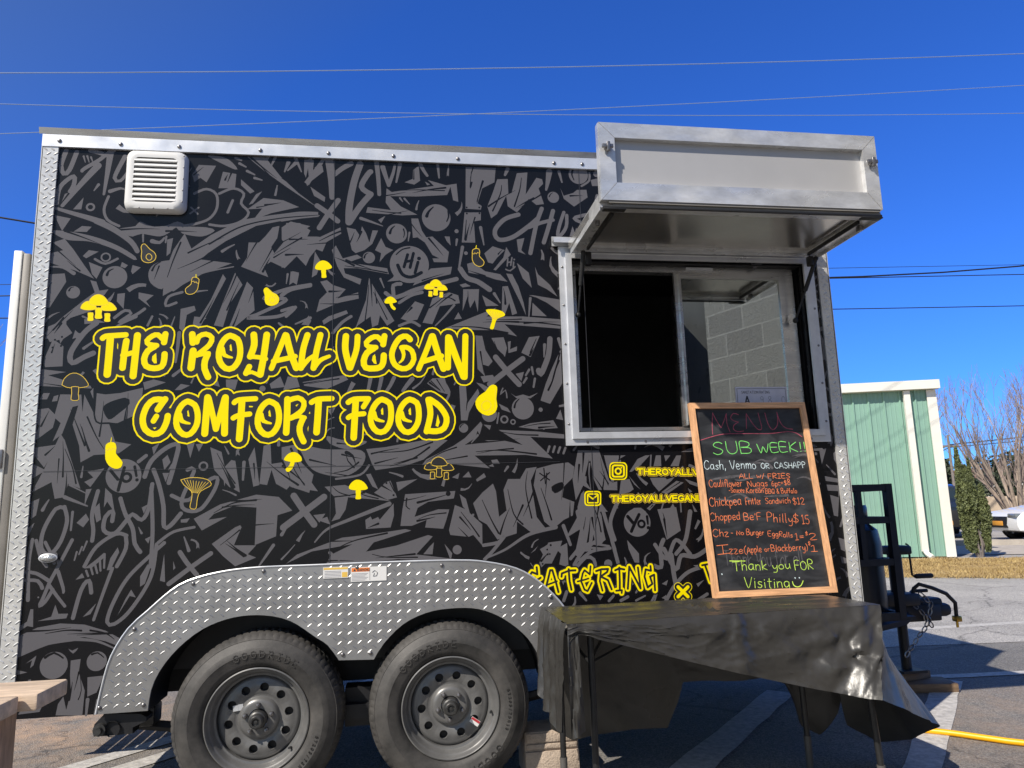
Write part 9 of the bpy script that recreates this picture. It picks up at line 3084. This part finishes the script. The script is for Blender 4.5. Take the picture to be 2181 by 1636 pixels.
# evergreens and bare wood farther back
def evergreen(x, y, h, r, seed, lab, z0=.4, n=2600, mat='evergreen', size=.35):
    rnd = random.Random(seed); E_ = thing('evergreen_tree', lab, 'tree', (x, y, 0), 'trees in the distance')
    cl = [(rnd.uniform(-.7, .7)*r, rnd.uniform(-.7, .7)*r, z0+(h-z0)*rnd.uniform(.12, .95), rnd.uniform(.22, .5)*r) for _ in range(26)]
    def f(rn):
        c = rn.choice(cl); k = 1.15-.65*(c[2]/h); v = Vector((rn.gauss(0, 1), rn.gauss(0, 1), rn.gauss(0, 1))).normalized()*c[3]*rn.uniform(.55, 1.05)
        return (x+c[0]*k+v.x, y+c[1]*k+v.y, max(z0, c[2]+v.z*.8))
    m = MB(); leaf_cloud(m, n, f, size, rnd); m.build('crown', mat, E_, fix=False)
    m = MB(); m.tube([(x, y, 0), (x, y, h*.7)], [.14, .05], 7); m.build('trunk', 'bark_grey', E_)
evergreen(31.1, 34.0, 3.3, 1.9, 1, 'dark rounded evergreen in the distance between the building corner and the juniper')
evergreen(37.0, 36.2, 3.6, 2.8, 2, 'dark evergreen in the distance behind the bare many-stemmed tree')
evergreen(-16.5, 24.0, 6.6, 2.8, 4, 'dark evergreen low at the left edge behind the trailer door')
def bare(x, y, h, seed, lab, n=5, mat='twig'):
    rnd = random.Random(seed); B_ = thing('bare_tree', lab, 'tree', (x, y, 0), 'trees in the distance')
    m = MB(); m.tube([(x, y, 0), (x+.05, y, h*.34)], [h*.026, h*.018], 7); m.build('trunk', 'bark_grey', B_)
    m = MB()
    for k in range(5):
        a = k*1.256+rnd.uniform(-.3, .3); grow(m, Vector((x+.05, y, h*(.24+.025*k))), Vector((math.cos(a)*.5, math.sin(a)*.5, 1)).normalized(), h*.013, h*.26, n-1, rnd, .55, .9, h*.0012, (2, 3), .74)
    m.build('branches', mat, B_, fix=False)
bare(-13.9, 22.5, 7.6, 31, 'tall bare tree at the left edge behind the trailer door', 6)
bare(37.5, 43.5, 9.0, 32, 'far bare tree just right of the green building', 5)
bare(50, 45.0, 9.5, 33, 'far bare tree at the right edge beyond the parked cars', 5)
# a far wood closing the horizon
rnd = random.Random(9); m = MB()
def wood(rn):
    a = rn.uniform(-1.25, 1.35); d = 95+rn.uniform(-8, 14); hh = 4.2+1.6*NZ(a*9, 0)+1.2*NZ(a*31, 5)
    return (d*math.sin(a), d*math.cos(a), max(.2, hh*rn.random()**.7))
leaf_cloud(m, 30000, wood, .6, rnd, .2, 1.5); struct(m.build('far_wood', 'far_wood', None, fix=False), 'stuff')

# ------------------------------------------------------------------ cars
def car(name, label, loc, rz, paint, kind='sedan', L=4.7, Wd=1.85, Hh=1.47):
    C_ = thing(name, label, 'car', loc, 'parked cars'); C_.rotation_euler = (0, 0, rz)
    hw = Wd/2
    if kind == 'sedan':
        low = [(0, .42), (.03, .62), (.16, .74), (.95, .88), (1.35, .96), (3.55, 1.00), (4.35, .98), (4.62, .88), (L, .60), (L-.03, .34), (4.35, .22), (.35, .22), (.05, .28)]
        cab = [(1.25, .94), (2.05, 1.38), (2.55, Hh), (3.2, Hh-.02), (3.85, 1.24), (4.30, .97)]
    else:
        low = [(0, .50), (.03, .78), (.15, .92), (.95, 1.02), (1.3, 1.08), (4.3, 1.10), (4.62, 1.06), (L, .75), (L-.02, .42), (4.3, .28), (.35, .28), (.05, .34)]
        cab = [(1.2, 1.06), (1.85, 1.52), (2.35, Hh), (3.9, Hh-.03), (4.35, 1.5), (4.58, 1.08)]
    def loft(mb, pr, ws, tumble=0.0, zref=1.0):
        n = len(pr); vs = []
        for y, k in ws:
            for x, z in pr:
                xx = L/2+(x-L/2)*k[0]; vs.append((xx-L/2, y*(1-max(0, z-zref)*tumble), k[1](z)))
        m_ = len(ws); fs = []
        for j in range(m_-1):
            for i in range(n): fs.append((j*n+i, j*n+(i+1) % n, (j+1)*n+(i+1) % n, (j+1)*n+i))
        fs += [list(range(n))[::-1], list(range((m_-1)*n, m_*n))]
        mb.add(vs, fs, True)
    zr = low[4][1]
    m = MB(); I = lambda z: z; Sq = lambda z: .3+(z-.3)*.96
    loft(m, low, [(-hw, (.955, Sq)), (-hw*.97, (.985, I)), (-hw*.6, (1, I)), (hw*.6, (1, I)), (hw*.97, (.985, I)), (hw, (.955, Sq))])
    body_ = m.build('body', paint, C_)
    m = MB(); loft(m, cab, [(-hw*.93, (1, I)), (-hw*.90, (1, I)), (hw*.90, (1, I)), (hw*.93, (1, I))], .34, zr); m.build('cabin', paint, C_)
    # glazing: side panes and screens just proud of the cabin
    def side(pr, s):
        y = lambda z: s*(hw*.93*(1-max(0, z-zr)*.34)+.006)
        mb = MB(); mb.add([(x-L/2, y(z), z) for x, z in pr], [list(range(len(pr)))[::-1 if s > 0 else 1]]); mb.build('side_window', 'car_glass', C_)
    zt = Hh-.07; mid = cab[2][0]+.35
    for s in (-1, 1):
        side([(cab[0][0]+.30, zr+.06), (mid-.04, zr+.06), (mid-.04, zt), (cab[2][0]-.05, zt-.01), (cab[1][0]+.05, cab[1][1]-.05)], s)
        side([(mid+.04, zr+.06), (cab[-1][0]-.42, zr+.06), (cab[-2][0]-.12, cab[-2][1]-.07), (cab[3][0]-.05, zt-.01), (mid+.04, zt)], s)
    def screen(a, b, nm):
        ya, yb = hw*.80, hw*.93*(1-(b[1]-zr)*.34)-.09; dx, dz = b[0]-a[0], b[1]-a[1]; l = math.hypot(dx, dz); n = (-dz/l*.008*(1 if dx > 0 else -1)*1, abs(dx)/l*.008)
        mb = MB(); mb.add([(a[0]-L/2+n[0], -ya, a[1]+n[1]), (a[0]-L/2+n[0], ya, a[1]+n[1]), (b[0]-L/2+n[0], yb, b[1]+n[1]), (b[0]-L/2+n[0], -yb, b[1]+n[1])], [(0, 1, 2, 3)]); mb.build(nm, 'car_glass', C_)
    screen((cab[0][0]+.06, cab[0][1]+.03), (cab[1][0]-.02, cab[1][1]-.01), 'windscreen'); screen((cab[-1][0]-.05, cab[-1][1]+.03), (cab[-2][0]+.02, cab[-2][1]-.01), 'rear_window')
    for x in (.86, L-.95):
        for s in (-1, 1):
            wq = MB(); wq.mat('tyre_rubber'); wq.lathe([(.20, -.02), (.30, -.03), (.325, .0), (.325, .17), (.28, .2)], (0, 0, 0), 'y', 28); wq.mat('car_rim'); wq.lathe([(.215, -.012), (.2, .0), (.06, .012), (.05, -.006), (0, -.008)], (0, 0, 0), 'y', 20)
            for k in range(5):
                a = k*1.2566; wq.prism([(.05*math.cos(a-.5), .05*math.sin(a-.5)), (.20*math.cos(a-.13), .20*math.sin(a-.13)), (.20*math.cos(a+.13), .20*math.sin(a+.13)), (.05*math.cos(a+.5), .05*math.sin(a+.5))], 'y', -.014, .004)
            o = wq.build('wheel', None, C_); o.location = (x-L/2, s*(hw+.002), .325); o.rotation_euler = (0, 0, 0 if s < 0 else math.pi)
            o.matrix_parent_inverse = Matrix.Identity(4)
            ar = MB(); ar.lathe([(.37, -.004), (.33, -.001)], (x-L/2, s*(hw*.985+.003), .335), 'y', 28); ar.build('wheel_arch', 'car_trim', C_)
    zl = .66 if kind == 'sedan' else .84
    for s in (-1, 1):
        m = MB(); m.bbox(.015-L/2, .30-L/2, min(s*hw*.52, s*hw*.965), max(s*hw*.52, s*hw*.965), zl-.055, zl+.06, .03); m.build('headlight', 'lens_clear', C_)
        m = MB(); m.bbox(L/2-.22, L/2-.02, min(s*hw*.6, s*hw*.97), max(s*hw*.6, s*hw*.97), zl+.08, zl+.2, .02); m.build('tail_light', 'sticker_red', C_)
    m = MB(); m.bbox(-.002-L/2, .08-L/2, -hw*.5, hw*.5, .34, zl-.02, .02); m.build('grille', 'car_trim', C_)
    m = MB(); m.bbox(-.02-L/2, .02-L/2, -.26, .26, .40, .52, .006); m.build('number_plate', 'lens_amber', C_)
    for ch in C_.children:
        ch.matrix_parent_inverse = Matrix.Identity(4)
    return C_
car('parked_car', 'white car with its nose at the right edge of the view, beyond the sidewalk', (20.0, 14.35, 0), R(-15.7), 'car_white')
car('parked_car', 'dark blue-black car parked between the juniper and the white car', (18.5, 18.6, 0), R(60), 'car_dark', 'suv', 4.7, 1.9, 1.62)
car('parked_car', 'white car half hidden behind the juniper, farther back', (23.4, 24.6, 0), R(47), 'car_white', 'suv', 4.8, 1.95, 1.72)

# distant buildings past the lot
def house(name, lab, x, y, rz, wx, wy, h, wall, roofm, roofh, floors, cols, rails=False):
    Hs = thing(name, lab, 'building', (x, y, 0), 'buildings beyond the lot'); Hs.rotation_euler = (0, 0, rz)
    def fixp(o): o.matrix_parent_inverse = Matrix.Identity(4); return o
    m = MB(); m.box(-wx/2, wx/2, -wy/2, wy/2, 0, h); fixp(m.build('wall', wall, Hs))
    m = MB(); m.prism([(-wy/2-.4, h), (wy/2+.4, h), (0, h+roofh)], 'x', -wx/2-.4, wx/2+.4) if roofh else m.box(-wx/2-.2, wx/2+.2, -wy/2-.2, wy/2+.2, h, h+.3)
    fixp(m.build('roof', roofm, Hs))
    fh = h/floors
    for i in range(floors):
        for k in range(cols):
            xx = -wx/2+wx*(k+.5)/cols
            m = MB(); m.box(xx-.5, xx+.5, -wy/2-.03, -wy/2+.01, i*fh+.8, i*fh+fh*.82); fixp(m.build('window', 'car_glass', Hs))
        if rails:
            for z in (.05, .35, .65, .95):
                m = MB(); m.box(-wx/2, wx/2, -wy/2-1.0, -wy/2-.94, i*fh+z, i*fh+z+.16); fixp(m.build('balcony_rail', 'siding_white', Hs))
house('apartment_house', 'far house with white slatted balconies and a dull red roof between juniper and bare tree', 44.2, 46.8, R(-40), 7, 6, 2.6, 'siding_white', 'brick_red', .7, 2, 3, True)
m = MB(); m.box(-5, 5, -.15, .15, 0, 1.22); o = m.build('retaining_wall', 'tan_wall'); o.location = (34.5, 30.0, 0); o.rotation_euler = (0, 0, R(-40)); tag(o, 'low tan retaining wall behind the white car and the bare tree', 'wall')

# ------------------------------------------------------------------ pole and overhead lines
PL = thing('utility_pole', 'thin wooden utility pole rising behind the juniper', 'pole', (30.3, 31.8, 0))
m = MB(); m.tube([(30.3, 31.8, 0), (30.3, 31.8, 4.5)], [.075, .06], 8); m.build('post', 'bark_grey', PL)
m = MB(); m.box(29.75, 30.85, 31.76, 31.84, 3.86, 3.96); m.build('crossarm', 'bark_grey', PL)
def line(lab, P, r, mat='wire'):
    m = MB(); P = [Vector(p) for p in P]
    Q = smooth_pts([tuple(p) for p in P], 3.0); m.tube(Q, r, 5); tag(m.build('power_line', mat), lab, 'power line', 'overhead lines')
def sagline(lab, a, b, sag, r, mat='wire'):
    a, b = Vector(a), Vector(b); line(lab, [a.lerp(b, t)-Vector((0, 0, sag*4*t*(1-t))) for t in (0, .17, .33, .5, .67, .83, 1)], r, mat)
sagline('bright overhead line highest in the sky, rising to the right', (-9.41, 7.00, 7.04), (17.79, 7.00, 9.47), 0.219, 0.0075, 'wire_bright')
sagline('bright overhead line crossing low at the left, sinking then level to the right', (-9.37, 7.00, 6.83), (17.79, 7.00, 8.15), 0.274, 0.0055, 'wire_bright')
sagline('bright overhead line crossing just under the top one at the right', (-9.37, 7.00, 5.96), (17.79, 7.00, 8.91), 0.128, 0.0055, 'wire_bright')
sagline('black overhead line right of the hatch, thickest of the lower four', (-28, 25, 15.36), (46, 25, 14.11), 4.16, .036)
sagline('thin overhead line just under the thickest one', (-28, 25, 9.2), (46, 25, 12.2), -.05, .012)
sagline('overhead line third from the top right of the hatch', (-28, 25, 8.8), (46, 25, 11.75), -.02, .022)
sagline('lowest black overhead line right of the hatch', (-28, 25, 8.35), (46, 25, 10.2), .22, .022)
sagline('upper line from the pole to the right through the bare tree', (30.3, 31.8, 3.98), (62, 29, 6.9), .15, .030)
sagline('lower line from the pole to the right through the bare tree', (30.3, 31.8, 3.84), (62, 29, 6.7), .25, .022)
sagline('upper line from the pole to the left behind the green building', (30.3, 31.8, 3.97), (20, 36, -.5), .1, .030)
sagline('lower line from the pole to the left behind the green building', (30.3, 31.8, 3.83), (20, 36, -.9), .1, .022)
